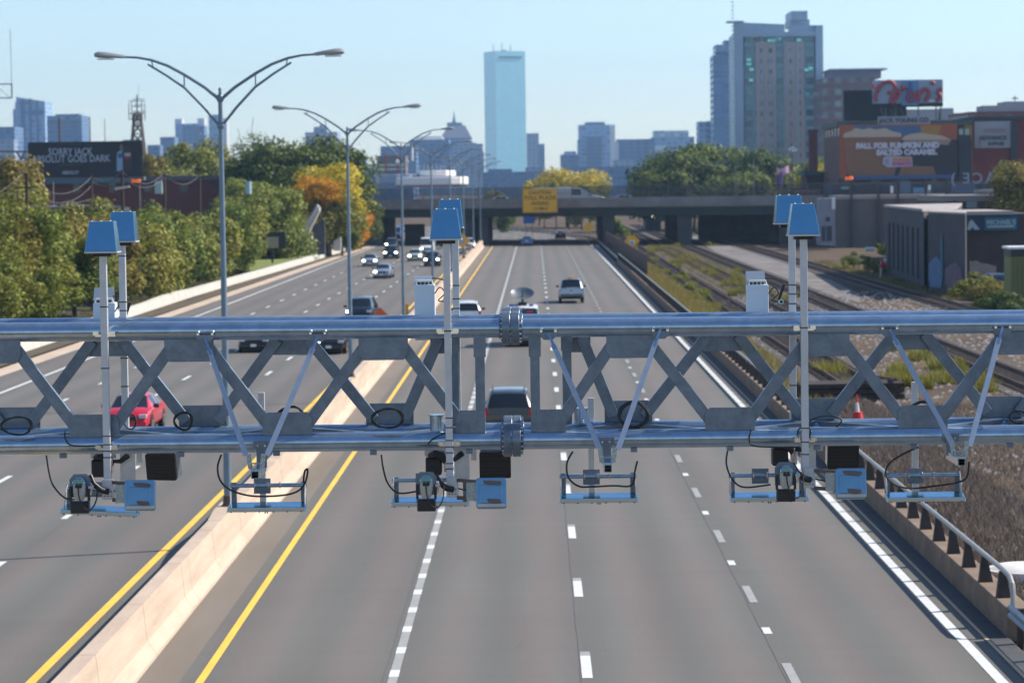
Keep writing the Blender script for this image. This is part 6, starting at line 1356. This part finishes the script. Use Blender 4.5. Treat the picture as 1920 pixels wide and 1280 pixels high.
# concrete stair / ramp at the end of the left wall
t = sthing('footbridge_ramp', 585, 372, 'sloping concrete footbridge ramp rising through the trees left of the second lamp', 'ramp')
poly(t, [(560, 468), (562, 455), (598, 388), (601, 388), (601, 396), (576, 446), (572, 468)], 372, 2.2, 'ramp_side', mat('ramp_concrete', (.50, .46, .42), .85, 0, .1, .4))
poly(t, [(556, 452), (597, 384), (599, 386), (560, 455)], 371.6, 3.0, 'parapet', mat('ramp_parapet', (.36, .38, .42), .8)); poly(t, [(562, 482), (562, 452), (586, 440), (586, 482)], 370.8, 1, 'white_wall', white); poly(t, [(587, 480), (587, 424), (610, 410), (610, 476)], 373.5, 1, 'dark_opening', mat('dark_opening', (.05, .06, .08), .9)); poly(t, [(626, 470), (626, 452), (640, 444), (640, 470)], 371, 1, 'wall_stub', mat('ramp_concrete', (.5, .46, .42), .85))
poly(t, [(520, 482), (520, 462), (562, 458), (562, 482)], 366, .4, 'pale_fence', mat('pale_fence', (.33, .33, .36), .8))
# flowers and lawn strip below the board
tag(strip(lambda y: edge_x(y)-5.5, lambda y: edge_x(y)-.57, 300, 372, .62).build('lawn', mat('lawn_green', (.16, .19, .03), .95, 0, .25, 1.5)), kind='structure')

# ================================================================== RIGHT SIDE BUILDINGS
gry = mat('grey_concrete_wall', (.095, .092, .10), .9, 0, 0, .3, col2=(.06, .058, .065), bump=.2); gryd = mat('dark_corner_concrete', (.05, .05, .06), .9); capc = mat('pale_roof_cap', (.38, .33, .31), .8)
t = thing('concrete_building', (34.5, 222, 0), 'grey windowless concrete building by the tracks, painted with graffiti', 'building')
zA = 6.75
def wall(name, x0, y0, x1, y1, z0, z1, m, th=.4):
    a = Vector((x0, y0, 0)); b = Vector((x1, y1, 0)); d_ = (b-a).normalized(); nn_ = Vector((-d_.y, d_.x, 0))*th; mb = MB()
    mb.add([(a.x, a.y, z0), (b.x, b.y, z0), (b.x+nn_.x, b.y+nn_.y, z0), (a.x+nn_.x, a.y+nn_.y, z0), (a.x, a.y, z1), (b.x, b.y, z1), (b.x+nn_.x, b.y+nn_.y, z1), (a.x+nn_.x, a.y+nn_.y, z1)], [(0,3,2,1),(4,5,6,7),(0,1,5,4),(1,2,6,5),(2,3,7,6),(3,0,4,7)]); return mb.build(name, m, wparent=t)
F0 = (P(1660, 400, 290).x, 290.0); F1 = (P(1732, 400, 246).x, 246.0); F2 = (P(1740, 400, 240).x, 240.0); F3 = (P(1810, 400, 226).x, 226.0)
zl = P(1700, 393, 262).z; zr = P(1780, 401, 232).z
mb = MB(); mb.prism([F0, F1, (F1[0]+4.6, F1[1]+12), (F0[0]+9, F0[1]+8)], -.1, zl, axis='z'); mb.build('wall', gry, wparent=t)
mb = MB(); mb.prism([(F0[0]-.15, F0[1]), (F1[0]-.15, F1[1]-.2), (F1[0]+4.6, F1[1]+12), (F0[0]+9, F0[1]+8)], zl+.003, zl+.22, axis='z'); mb.build('roof_cap', capc, wparent=t)
mb = MB(); mb.prism([F2, F3, (F3[0]+2.2, F3[1]+14), (F2[0]+3.2, F2[1]+14)], -.1, zr, axis='z'); mb.build('annexe_wall', mat('mauve_concrete_wall', (.085, .078, .088), .9, 0, 0, .3, col2=(.055, .05, .058), bump=.2), wparent=t)
mb = MB(); mb.prism([(F2[0], F2[1]-.1), (F3[0], F3[1]-.2), (F3[0]+2.2, F3[1]+14), (F2[0]+3.2, F2[1]+14)], zr+.003, zr+.15, axis='z'); mb.build('annexe_cap', capc, wparent=t)
mb = MB(); mb.prism([(F1[0]+.3, F1[1]+.4), (F2[0]-.1, F2[1]+.3), (F2[0]+3, F2[1]+3), (F1[0]+3, F1[1]+4)], -.1, zl-.3, axis='z'); mb.build('recessed_corner', gryd, wparent=t)
nf = Vector((F1[1]-F0[1], -(F1[0]-F0[0]), 0)).normalized()
if nf.x > 0: nf = -nf
for k in range(7):
    s_ = .1+k*.125; x = F0[0]+(F1[0]-F0[0])*s_; y = F0[1]+(F1[1]-F0[1])*s_; s2 = s_+.035; x2 = F0[0]+(F1[0]-F0[0])*s2; y2 = F0[1]+(F1[1]-F0[1])*s2
    wall('slot_shade_panel', x+nf.x*.06, y+nf.y*.06, x2+nf.x*.06, y2+nf.y*.06, .6, zl-1.5, gryd, th=-.05)  # dark panels laid on the wall as the shade of slots
def graf(name, A_, B_, s0, s1, z0, z1, m):
    n_ = Vector((B_[1]-A_[1], -(B_[0]-A_[0]), 0)).normalized(); n_ = -n_ if n_.x > 0 and n_.y > 0 else n_
    if n_.y > 0: n_ = -n_
    p = [Vector((A_[0]+(B_[0]-A_[0])*s_, A_[1]+(B_[1]-A_[1])*s_, 0))+n_*.09 for s_ in (s0, s1)]
    q_ = Vector((0, 0, z1-z0)); mb = MB(); w_ = (s1-s0)
    c0, c1 = p[0]+Vector((0, 0, z0)), p[1]+Vector((0, 0, z0)); u = c1-c0
    mb.add([c0+u*.1, c0+u*.9, c0+u+q_*.35, c0+u*.92+q_*.8, c0+u*.6+q_, c0+u*.3+q_*.9, c0+q_*.7, c0+q_*.25], [(0, 1, 2, 3, 4, 5, 6, 7)]); mb.build(name, m, wparent=t)
g1 = mat('graffiti_blue', (.11, .19, .32), .8, 0, .3, 2); g2 = mat('graffiti_mauve', (.17, .11, .14), .8, 0, .3, 2); g3 = mat('graffiti_teal', (.05, .14, .19), .8, 0, .3, 2)
graf('graffiti', F0, F1, .42, .50, .8, 3.4, g1); graf('graffiti', F0, F1, .52, .66, .6, 3.2, g2); graf('graffiti', F0, F1, .84, .98, .4, 2.6, g3); graf('graffiti', F2, F3, .04, .42, .3, 2.9, g1); graf('graffiti', F2, F3, .36, .44, 1.2, 5.0, g3); graf('graffiti', F2, F3, .5, .95, .3, 2.6, g2); graf('graffiti', F0, F1, .05, .2, .6, 2.6, mat('graffiti_olive', (.14, .15, .08), .8))
# building with the blue shop sign
t = thing('shop_building', (P(1870, 400, 250).x, 250, 0), 'low dark building with a blue shop sign right of the grey concrete one', 'building')
sbox(t, 1806, 1945, 402, 520, 250, 14, 'wall', mat('dark_brown_wall', (.06, .045, .045), .9, 0, .3, .6)); sbox(t, 1812, 1901, 396.5, 402, 249.4, 15, 'roof_cap', capc); sbox(t, 1808, 1910, 403, 433, 249.7, .25, 'blue_fascia', mat('navy_fascia', (.012, .035, .085), .6))
sbox(t, 1846, 1907, 408, 431, 249.5, .15, 'sign_panel', mat('teal_sign', (.01, .12, .19), .5)); stext(t, "MICHAEL'S", 1877, 417, 9, 249.4, mat('sign_pale_letters', (.35, .45, .50), .5), .95, .02); sbox(t, 1851, 1902, 423, 426, 249.4, .05, 'sign_underline', MATS['sign_pale_letters'])
poly(t, [(1813, 430), (1817, 416), (1822, 412), (1828, 419), (1832, 424), (1837, 430), (1828, 431), (1823, 426), (1818, 432)], 249.5, .1, 'emblem', MATS['sign_pale_letters'])
# tan ribbed wall
t = thing('ribbed_wall', (P(1670, 400, 400).x, 400, 0), 'long tan ribbed wall behind the grey concrete building', 'wall')
tan = mat('tan_panel_wall', (.17, .14, .13), .9, 0, 0, .12, col2=(.12, .10, .10)); sbox(t, 1566, 1790, 371, 470, 400, 8, 'panel', tan)
for px in (1597, 1648, 1684, 1736, 1775): sbox(t, px-2.4, px+2.4, 338 if px > 1590 else 368, 470, 399.4, .6, 'rib', mat('dark_rib', (.07, .06, .055), .9))
sbox(t, 1566, 1790, 366.5, 371, 399.7, 8.5, 'coping', mat('pale_coping', (.33, .28, .26), .8))
t = sthing('grey_shed', 1552, 388, 'small pale grey shed at the left end of the tan ribbed wall', 'shed'); sbox(t, 1538, 1566, 372, 460, 388, 6, 'wall', mat('shed_grey', (.26, .26, .31), .85, 0, .15, .5))
for a in ((1549, 1556, 407, 415), (1541, 1547, 424, 452), (1551, 1560, 424, 452)): sbox(t, *a, 387.8, .3, 'window', gryd)
sbox(t, 1560, 1566, 370, 392, 387.7, .3, 'white_pilaster', white)
t = sthing('low_grey_building', 1860, 330, 'low flat grey building with roof equipment behind the shop sign', 'building')
sbox(t, 1770, 1960, 376, 400, 330, 20, 'wall', mat('dull_brown_wall', (.10, .085, .08), .9)); sbox(t, 1768, 1962, 367, 375.5, 329, 22, 'roof_slab', mat('roof_slab', (.24, .21, .20), .85)); sbox(t, 1812, 1832, 378, 390, 328.8, .3, 'window', mat('dim_window', (.16, .22, .25), .3)); sbox(t, 1784, 1796, 377, 391, 328.8, .3, 'window', blk)
sbox(t, 1850, 1962, 356, 361, 340, 10, 'upper_roof', mat('roof_slab', (.24, .21, .2), .85)); sbox(t, 1850, 1962, 361, 367, 341, 8, 'upper_wall', gryd)
# painted brick building
pb = thing('painted_brick_building', (P(1690, 340, 480).x, 480, 0), 'brick building with a huge orange coffee advertisement on its wall', 'building'); t = pb
brk2 = facade('facade_dark_brick', (.13, .045, .035), (.05, .06, .07), 5, 4.2, .2, .3)
sbox(t, 1573, 1822, 234, 366, 480, 25, 'wall', brk2); sbox(t, 1570, 1824, 228, 234, 479.3, 26, 'cornice', mat('green_cornice', (.06, .085, .08), .7, 0, .3, .3))
sbox(t, 1822, 1960, 224, 366, 482, 25, 'right_wall', mat('red_wall', (.19, .04, .035), .9, 0, .2, .3)); sbox(t, 1822, 1960, 219, 224, 481.5, 26, 'right_cornice', gryd)
sbox(t, 1808, 1824, 233, 345, 479.6, .4, 'yellow_edge', mat('ochre_paint', (.27, .15, .03), .8)); sbox(t, 1797, 1822, 262, 345, 479.2, .5, 'fire_escape', mat('fire_escape_dark', (.04, .04, .05), .8))
sbox(t, 1798, 1806, 242, 253, 478.9, .3, 'window', mat('green_window', (.30, .40, .36), .2)); sbox(t, 1809, 1817, 242, 253, 478.9, .3, 'window', MATS['green_window']); sbox(t, 1796, 1820, 254, 270, 478.8, .5, 'balcony', MATS['fire_escape_dark'])
sbox(t, 1896, 1908, 228, 300, 481, .8, 'dark_duct', gryd)
# mural billboard panels
t = thing('coffee_billboard', (P(1680, 340, 479).x, 478.6, 0), 'orange billboard with white lettering, two iced coffees and a pink logo', 'billboard')
cof = mat('poster_coffee_brown', (.27, .115, .05), .6, 0, .12, .2); sbox(t, 1574, 1795, 235, 331, 478.6, .3, 'panel', mat('poster_orange', (.38, .09, .03), .6, 0, .2, .12))
def pq(pts, dy, name, m): return poly(t, pts, 478.6-dy, .04, name, m)
pq([(1600, 236), (1730, 236), (1730, 262), (1600, 262)], .03, 'sky_picture', mat('poster_sky_blue', (.07, .13, .25), .6)); pq([(1726, 236), (1765, 236), (1760, 252), (1728, 262)], .08, 'leaf_picture', mat('poster_yellow', (.40, .20, .03), .6))
dk = mat('poster_dark_brown', (.025, .013, .016), .6)
pq([(1600, 262), (1795, 262), (1795, 331), (1640, 331)], .13, 'dark_field_picture', dk)
pq([(1581, 255), (1690, 256), (1684, 300), (1676, 331), (1590, 331)], .18, 'cup_picture', cof); pq([(1690, 262), (1784, 262), (1778, 272), (1700, 268)], .18, 'cup_rim_picture', mat('poster_cream', (.36, .24, .18), .6)); pq([(1684, 331), (1690, 312), (1750, 312), (1756, 331)], .23, 'second_cup_picture', cof)
cream = mat('poster_whipped_cream', (.52, .40, .30), .6); pq([(1580, 258), (1583, 250), (1596, 246), (1604, 240), (1618, 243), (1630, 240), (1642, 243), (1660, 240), (1672, 246), (1690, 250), (1690, 257)], .28, 'cream_picture', cream); pq([(1690, 262), (1696, 255), (1710, 251), (1725, 249), (1745, 252), (1765, 254), (1784, 262)], .28, 'cream_picture', cream)
pwh = mat('poster_lettering_white', (.62, .58, .66), .6); stext(t, 'FALL FOR PUMPKIN AND', 1683, 273.5, 10, 478.2, pwh, 1.02, .10); stext(t, 'SALTED CARAMEL', 1700, 286, 10, 478.2, pwh, 1.02, .10)
pq([(1656, 296), (1664, 293), (1710, 294), (1711, 312), (1664, 314), (1655, 308)], .33, 'logo_plate', mat('logo_pale', (.50, .45, .52), .6)); stext(t, 'DUNKIN', 1691, 299.5, 6, 478.15, mat('logo_orange', (.65, .22, .06), .6), 1.05, .06); stext(t, 'DONUTS', 1691, 307.5, 6, 478.15, mat('logo_pink', (.60, .07, .28), .6), 1.05, .06)
pq([(1658, 299), (1666, 297), (1667, 309), (1659, 309)], .38, 'logo_cup', mat('logo_cup', (.35, .30, .42), .6))
sbox(t, 1590, 1790, 330, 334.5, 477.4, 1.0, 'blue_light_strip', mat('blue_catwalk', (.05, .10, .22), .6))
for px in (1600, 1650, 1685, 1737, 1778): sbox(t, px-1.3, px+1.3, 334, 368, 477.8, .4, 'post', stl)
t = sthing('amber_display', 1592, 470, 'amber digits left of the blue strip under the coffee billboard', 'display'); sbox(t, 1583, 1601, 329, 340, 470, .3, 'board', blk); stext(t, '1:19', 1592, 334.5, 7, 469.9, amber, .95, .03)
t = sthing('name_board', 1690, 479, 'white board with dark letters on the roof edge above the coffee billboard', 'sign', z=15); sbox(t, 1646, 1744, 219, 233, 478.8, .3, 'board', mat('grey_white_board', (.36, .36, .40), .7)); dlt = mat('dark_sign_letters', (.05, .06, .08), .7)
stext(t, 'JACK YOUNG CO', 1695, 226, 8.5, 478.4, dlt, 1.0, .05)
t = sthing('white_wall_sign', 1862, 481, 'white painted wall sign with faded letters at the right', 'sign', z=12); sbox(t, 1827, 1898, 228, 277, 481.5, .3, 'board', mat('pale_lilac_board', (.33, .34, .38), .7)); stext(t, 'ATHLETIC', 1866, 245, 7, 481.2, mat('faded_red_letters', (.30, .20, .22), .7), .95, .04); stext(t, 'ADVANCE', 1862, 259, 8, 481.2, MATS['dark_sign_letters'], 1.0, .04); stext(t, 'SUPPLIES', 1868, 270, 6, 481.2, MATS['dark_sign_letters'], .95, .04)
sbox(t, 1836, 1838.5, 258, 276, 481.2, .1, 'red_arrow', MATS['faded_red_letters'])
t = sthing('roof_letters', 1825, 372, 'big grey channel letters seen from behind on a low roof', 'sign letters')
glt = mat('grey_channel_letters', (.30, .32, .40), .6, .2)
for ch, px in (('A', 1857), ('C', 1833), ('E', 1812), (')', 1787)):
    c = P(px, 335, 372); o = text('letter', ch, 1.95, glt, t, (c.x-t.location.x, 0, c.z), sx=1.0, rot=(math.pi/2, 0, math.pi), bold=.02, ext=.1)
for px in (1795, 1820, 1845, 1866): sbox(t, px-.5, px+.5, 344, 366, 372.2, .15, 'support', stl)
sbox(t, 1782, 1870, 343, 345, 372.1, .3, 'letter_rail', stl)
t = sthing('rooftop_plant_building', 1800, 380, 'dark low building with roof machinery under the coffee billboard', 'building')
sbox(t, 1560, 1880, 345, 372, 408, 12, 'wall', mat('dark_slate_wall', (.06, .065, .08), .9, 0, .3, .5)); sbox(t, 1712, 1745, 352, 362, 407.5, .5, 'blue_unit', mat('blue_unit', (.12, .24, .36), .6)); sbox(t, 1670, 1675, 349, 362, 407.2, .5, 'white_unit', white); sbox(t, 1741, 1745, 347, 356, 407.1, .5, 'white_unit', white); sbox(t, 1578, 1592, 350, 355, 407.5, .5, 'green_unit', mat('green_unit', (.2, .3, .28), .7)); sbox(t, 1790, 1830, 346, 366, 400, 3, 'slate_box', mat('slate_box', (.09, .12, .18), .8)); sbox(t, 1602, 1642, 345, 364, 406, 1.2, 'plant_box', mat('plant_box', (.035, .04, .05), .8)); sbox(t, 1690, 1708, 340, 362, 405, 1.2, 'duct', MATS['slate_box'])
# roof billboards
t = sthing('black_roof_billboard', 1605, 500, 'black unlit billboard seen from behind on the brick roof', 'billboard', z=18); sbox(t, 1582, 1640, 170, 226, 500, .6, 'panel', mat('black_board_back', (.015, .013, .02), .8)); sbox(t, 1610, 1700, 190, 226, 502, .4, 'rear_panel', MATS['black_board_back'])
for px in (1590, 1603, 1618, 1632): c = P(px, 170, 499.8); mb = MB(); mb.box(c.x-.3, c.x+.3, 499.3, 499.6, c.z, c.z+.25); mb.build('lamp', stl, wparent=t)
t = sthing('script_billboard', 1700, 494, 'white billboard with big red script lettering on the brick roof', 'billboard', z=18)
sbox(t, 1636, 1768, 151, 193, 494, .4, 'panel', mat('poster_pale_blue', (.30, .36, .46), .6, 0, .12, .3)); sbox(t, 1648, 1768, 193.5, 200, 494.3, .8, 'catwalk', MATS['black_board_back'])
poly(t, [(1690, 152), (1722, 152), (1722, 198), (1690, 198)], 493.9, .05, 'bottle_backdrop', mat('poster_mid_blue', (.12, .24, .40), .6)); poly(t, [(1699, 192), (1699, 172), (1703, 164), (1703, 153), (1710, 153), (1710, 164), (1715, 172), (1715, 192)], 493.8, .05, 'bottle_picture', mat('poster_deep_blue', (.03, .12, .32), .5))
rs = mat('poster_red', (.38, .05, .07), .6)
def script(pts, r_=.34):
    out = []; Q = [P(a, b, 493.7) for a, b in pts]
    for i in range(len(Q)-1):
        p0 = Q[max(i-1, 0)]; p1 = Q[i]; p2 = Q[i+1]; p3 = Q[min(i+2, len(Q)-1)]
        for k in range(4): s_ = k/4; out.append(.5*((2*p1)+(p2-p0)*s_+(2*p0-5*p1+4*p2-p3)*s_*s_+(3*p1-p0-3*p2+p3)*s_**3))
    out.append(Q[-1]); mb = MB(); mb.tube(out, r_, 6); mb.build('script_letter', rs, wparent=t)
script([(1664, 173), (1675, 174), (1678, 162), (1670, 153), (1657, 156), (1647, 168), (1641, 182), (1643, 191)], .32); script([(1638, 158), (1640, 166)], .3); script([(1688, 170), (1680, 172), (1672, 184), (1670, 192), (1676, 191), (1684, 180), (1687, 171)]); script([(1700, 164), (1694, 168), (1692, 160)], .3)
script([(1722, 170), (1722, 192)], .34); script([(1722, 180), (1730, 169), (1737, 168), (1742, 176), (1734, 190)]); script([(1745, 158), (1749, 155), (1752, 158)], .3); script([(1766, 166), (1758, 172), (1764, 182), (1754, 190)], .34); script([(1706, 172), (1701, 184), (1708, 190), (1716, 178), (1706, 172)], .3)
poly(t, [(1742, 188), (1760, 187.5), (1760, 191), (1742, 191)], 493.8, .06, 'small_print', white)
for px in (1661, 1680, 1722, 1755, 1764): sbox(t, px-1, px+1, 200, 224, 495, .4, 'post', stl)
for px in (1650, 1669, 1688): a = P(px, 203, 493); b = P(px+7, 218, 493); mb = MB(); mb.bar(a, b, .25, .25); mb.build('strut', lm, wparent=t)
t = sthing('brick_chimney', 1526, 520, 'dark red brick chimney rising above the trees', 'chimney'); sbox(t, 1517, 1534, 245, 400, 520, 1.8, 'stack', mat('chimney_brick', (.12, .035, .03), .9, 0, .2, .6)); sbox(t, 1516, 1535, 243, 247, 519.8, 2.2, 'rim', MATS['chimney_brick'] if False else mat('chimney_rim', (.08, .03, .03), .9))
t = sthing('green_roof_building', 1540, 505, 'low dark building with a green roof beside the chimney', 'building'); sbox(t, 1512, 1575, 328, 400, 505, 10, 'wall', mat('dark_maroon_wall', (.07, .03, .035), .9)); sbox(t, 1508, 1577, 322, 328, 504, 12, 'roof', mat('dark_green_roof', (.035, .07, .06), .7))
t = sthing('red_roof_sign', 1512, 436, 'small dark red sign board with pale letters on the right end of the overpass', 'sign'); sbox(t, 1484, 1537, 354, 365, 436, .3, 'board', mat('maroon_sign', (.13, .02, .03), .7)); stext(t, 'SELF STORAGE', 1511, 359.5, 5, 435.8, mat('pinkish_letters', (.30, .20, .24), .7), 1.0, .02); sbox(t, 1500, 1534, 365, 400, 436.5, .3, 'ochre_panel', mat('ochre_panel', (.20, .10, .035), .8)); sbox(t, 1534, 1538, 354, 402, 436, .6, 'pillar', mat('pinkish_pillar', (.36, .25, .22), .8))
# flag and light poles
for (px, pyt, y, lb) in ((1465, 265, 470, 'dark flag pole on the overpass'), (1478, 300, 470, 'pale pole right of the flag'), (1413, 300, 455, 'thin pole left of the flag'), (1379, 310, 455, 'second thin pole left of the flag')):
    a = P(px, pyt, y); mb = MB(); mb.tube([(a.x, y, 5.6), (a.x, y, a.z)], [.14, .1], 6); tag(mb.build('thin_pole', stl), lb, 'pole', 'thin poles above the right half of the overpass')
t = sthing('flag', 1471, 470, 'faded pink and violet flag hanging from its pole', 'flag', z=12)
def cloth(px0, px1, py0, py1, m, name, ph=0):
    mb = MB(); n = 8; vs = []
    for i in range(n+1):
        s_ = i/n; a = P(px0+(px1-px0)*s_, py0+3*math.sin(s_*5+ph), 469.7+.25*math.sin(s_*7)); b = P(px0+(px1-px0)*s_, py1+3*math.sin(s_*5+ph), 469.7+.25*math.sin(s_*7)); vs += [a, b]
    vs2 = [(v[0], v[1]+.03, v[2]) for v in vs]; N_ = len(vs); mb.add([tuple(v) for v in vs]+vs2, [(2*i, 2*i+1, 2*i+3, 2*i+2) for i in range(n)]+[(N_+2*i, N_+2*i+2, N_+2*i+3, N_+2*i+1) for i in range(n)]+[(0, N_, N_+1, 1), (2*n, 2*n+1, N_+2*n+1, N_+2*n)]); return mb.build(name, m, wparent=t)
cloth(1457, 1479, 314, 327, mat('flag_pink', (.62, .22, .38), .8, 0, 0, 1.2, col2=(.7, .5, .6)), 'striped_field'); cloth(1456, 1468, 326, 352, mat('flag_violet', (.13, .08, .22), .8), 'hanging_fold', 1)
t = sthing('floodlights', 1486, 480, 'cluster of white floodlights above the trees right of the flag', 'floodlight'); a = P(1486, 282, 480); mb = MB(); mb.tube([(a.x, 480, 5.6), (a.x, 480, a.z)], .1, 6); mb.build('pole', stl, wparent=t)
for px, py in ((1481, 280), (1487, 283), (1492, 281), (1486, 277)): c = P(px, py, 479.5); mb = MB(); mb.cbox(c, (.38, .3, .3)); mb.build('lamp', white, wparent=t, bevel=.05)
# people and things at the yard's edge
t = sthing('white_barrel', 1632, 292, 'white drum lying by the grey concrete building', 'drum', z=-.1)
c = P(1632, 467, 290); mb = MB(); mb.tube([(c.x-.5, 290, c.z), (c.x+.4, 290, c.z)], .22, 10); mb.build('drum', white, wparent=t, smooth=True)
# pale boards and green container by the right edge
t = sthing('pale_board_fence', 1843, 228, 'pale wooden boards leaning behind the bushes at the right', 'fence', z=-.1); r_ = random.Random(2)
for k in range(11): px = 1818+k*4.6; tag(sbox(t, px, px+4.2, 487+k*1.1+r_.uniform(-1, 2), 545, 228+k*.1, .06, 'board', mat('pale_board', (.30, .27, .25), .9, 0, .15, 1)))
t = sthing('lime_container', 1912, 214, 'lime green ribbed container cut by the right picture edge', 'container', z=-.1); sbox(t, 1895, 1975, 481, 560, 214, 3, 'box', mat('lime_paint', (.20, .21, .07), .7)); sbox(t, 1895, 1975, 466, 480.5, 213.9, 3.2, 'dark_band', blk); sbox(t, 1893, 1978, 463, 466, 213.7, 3.6, 'white_lid', white)
for k in range(8): sbox(t, 1899+k*8.5, 1901+k*8.5, 484, 558, 213.88, .1, 'rib', mat('lime_paint_rib', (.14, .15, .05), .7))
t = sthing('blue_car_heap', 1868, 226, 'dark blue covered heap between the pale boards and the lime container', 'heap', z=-.1); c = P(1872, 505, 224); mb = MB(); mb.cbox((c.x, 224, .9), (2.4, 1.6, 1.9)); mb.build('tarpaulin', mat('blue_tarp', (.02, .05, .11), .6, 0, .3, 2), wparent=t, bevel=.4)
# culvert lid at the lower right
g = G(1900, 1075); t = thing('concrete_slab', (g.x, g.y, -.1), 'white round concrete lid behind the end of the pipe rail', 'slab'); mb = MB(); mb.tube([(g.x+.3, g.y, -.1), (g.x+.3, g.y, .12)], .95, 24); mb.tube([(g.x+.3, g.y, .12), (g.x+.3, g.y, .2)], [.85, .7], 24); mb.build('slab', mat('white_slab', (.7, .68, .64), .8, 0, .08, 2), wparent=t, smooth=True)
# person in red by the building
def person(px, pyb, y):
    g = P(px, pyb, y); x = g.x; z0 = -.1; t = thing('person', (x, y, z0), 'person in a red jacket and pale trousers bending beside the grey concrete building', 'person')
    me = bpy.data.meshes.new('body'); J = [(0, 0, .95), (0, -.03, 1.2), (0, -.18, 1.42), (0, -.26, 1.52), (0, -.34, 1.62), (-.1, 0, .9), (-.12, .02, .5), (-.13, .05, .08), (-.13, -.1, .04), (.1, 0, .9), (.12, .05, .5), (.14, .12, .08), (.14, -.03, .04), (-.2, -.15, 1.38), (-.3, -.3, 1.15), (-.28, -.5, 1.05), (.2, -.15, 1.38), (.28, -.28, 1.12), (.26, -.46, 1.0)]
    E_ = [(0, 1), (1, 2), (2, 3), (3, 4), (0, 5), (5, 6), (6, 7), (7, 8), (0, 9), (9, 10), (10, 11), (11, 12), (2, 13), (13, 14), (14, 15), (2, 16), (16, 17), (17, 18)]
    rad = [.15, .15, .14, .06, .10, .10, .07, .05, .05, .10, .07, .05, .05, .065, .05, .035, .065, .05, .035]
    me.from_pydata(J, E_, []); o = bpy.data.objects.new('body', me); COL.objects.link(o); o.parent = t
    md = o.modifiers.new('skin', 'SKIN'); sv = me.skin_vertices[0].data if me.skin_vertices else None
    if sv is None:
        bpy.context.view_layer.objects.active = o
    for i, r_ in enumerate(rad):
        try: me.skin_vertices[0].data[i].radius = (r_, r_)
        except Exception: pass
    try: me.skin_vertices[0].data[0].use_root = True
    except Exception: pass
    o.modifiers.new('sub', 'SUBSURF').levels = 1; me.materials.append(mat('skin_tone', (.35, .2, .14), .7))
    mb = MB(); mb.tube([(0, 0, .93), (0, -.03, 1.15), (0, -.17, 1.4), (0, -.22, 1.47)], [.19, .2, .2, .1], 12); mb.build('jacket', mat('red_jacket', (.50, .02, .06), .8), t, smooth=True)
    for s in (-1, 1):
        mb = MB(); mb.tube([(s*.17, -.15, 1.4), (s*.29, -.29, 1.14), (s*.27, -.46, 1.05)], [.09, .07, .055], 8); mb.build('sleeve', MATS['red_jacket'], t, smooth=True)
        mb = MB(); mb.tube([(s*.09, 0, .95), (s*.12, .04, .5), (s*.135, .08, .1)], [.13, .1, .08], 8); mb.build('trouser_leg', mat('pale_trousers', (.5, .45, .42), .9), t, smooth=True)
    mb = MB(); mb.tube([(0, -.3, 1.56), (0, -.33, 1.62), (0, -.36, 1.7), (0, -.36, 1.74)], [.09, .115, .1, .03], 10); mb.build('cap', white, t, smooth=True)
    t.rotation_euler = (0, 0, R(70)); t.scale = (1.1, 1.1, 1.1)
person(1653, 497, 270)
# vehicles crossing the overpass
def ov_obj(px, lb, m, L=4.2, h=1.5, kind='car'):
    x = P(px, 340, 442).x; y = by(x)+5
    return x, y
x, y = ov_obj(1060, '', None); bus = vehicle('van', 'bus', wht, (x, y, 6.1), 'pale bus roof moving along the overpass behind the fence', 'bus', rz=R(90), lights='one', group=None); bus.scale = (1.15, 2.2, 1.15)
x, y = ov_obj(1170, '', None); vehicle('sedan', 'car', sil, (x, y, 6.1), 'silver car on the overpass with a bright headlight', 'car', rz=R(90), lights=True, group=None)
x, y = ov_obj(940, '', None); vehicle('sedan', 'car', sgr, (x, y, 6.1), 'pale car on the overpass left of the yellow sign', 'car', rz=R(90), group=None)
# train lights under the overpass
t = sthing('locomotive', 1224, 560, 'dark locomotive with two white lights beyond the overpass', 'locomotive', z=-.1)
c = P(1225, 405, 560); mb = MB(); mb.box(c.x-1.5, c.x+1.5, 560, 575, 0, 4.3); mb.prism([(c.x-1.5, 4.3), (c.x+1.5, 4.3), (c.x+1, 4.7), (c.x-1, 4.7)], 560, 575); mb.build('body', mat('loco_dark', (.04, .05, .08), .6), wparent=t)
for px in (1221.5, 1229): q = P(px, 405, 559.9); mb = MB(); mb.tube([(q.x, 559.85, q.z), (q.x, 559.99, q.z)], .2, 10); mb.build('headlight', lit, wparent=t)
mb = MB(); mb.box(c.x-1.1, c.x+1.1, 559.9, 559.99, 3.2, 4.0); mb.build('windscreen', glass, wparent=t)

# ================================================================== HAZE
HZ = True
if HZ:
    hm_ = bpy.data.materials.new('haze_air'); hm_.use_nodes = True; n_ = hm_.node_tree.nodes; n_.remove(n_['Principled BSDF'])
    pv = n_.new('ShaderNodeVolumePrincipled'); pv.inputs['Color'].default_value = (.45, .70, 1.0, 1); pv.inputs['Density'].default_value = .00011; pv.inputs['Anisotropy'].default_value = .3
    hm_.node_tree.links.new(pv.outputs[0], n_['Material Output'].inputs['Volume'])
    mb = MB(); mb.box(-3600, 3600, -100, 6400, -2, 270); h = mb.build('haze', hm_); tag(h, kind='stuff')
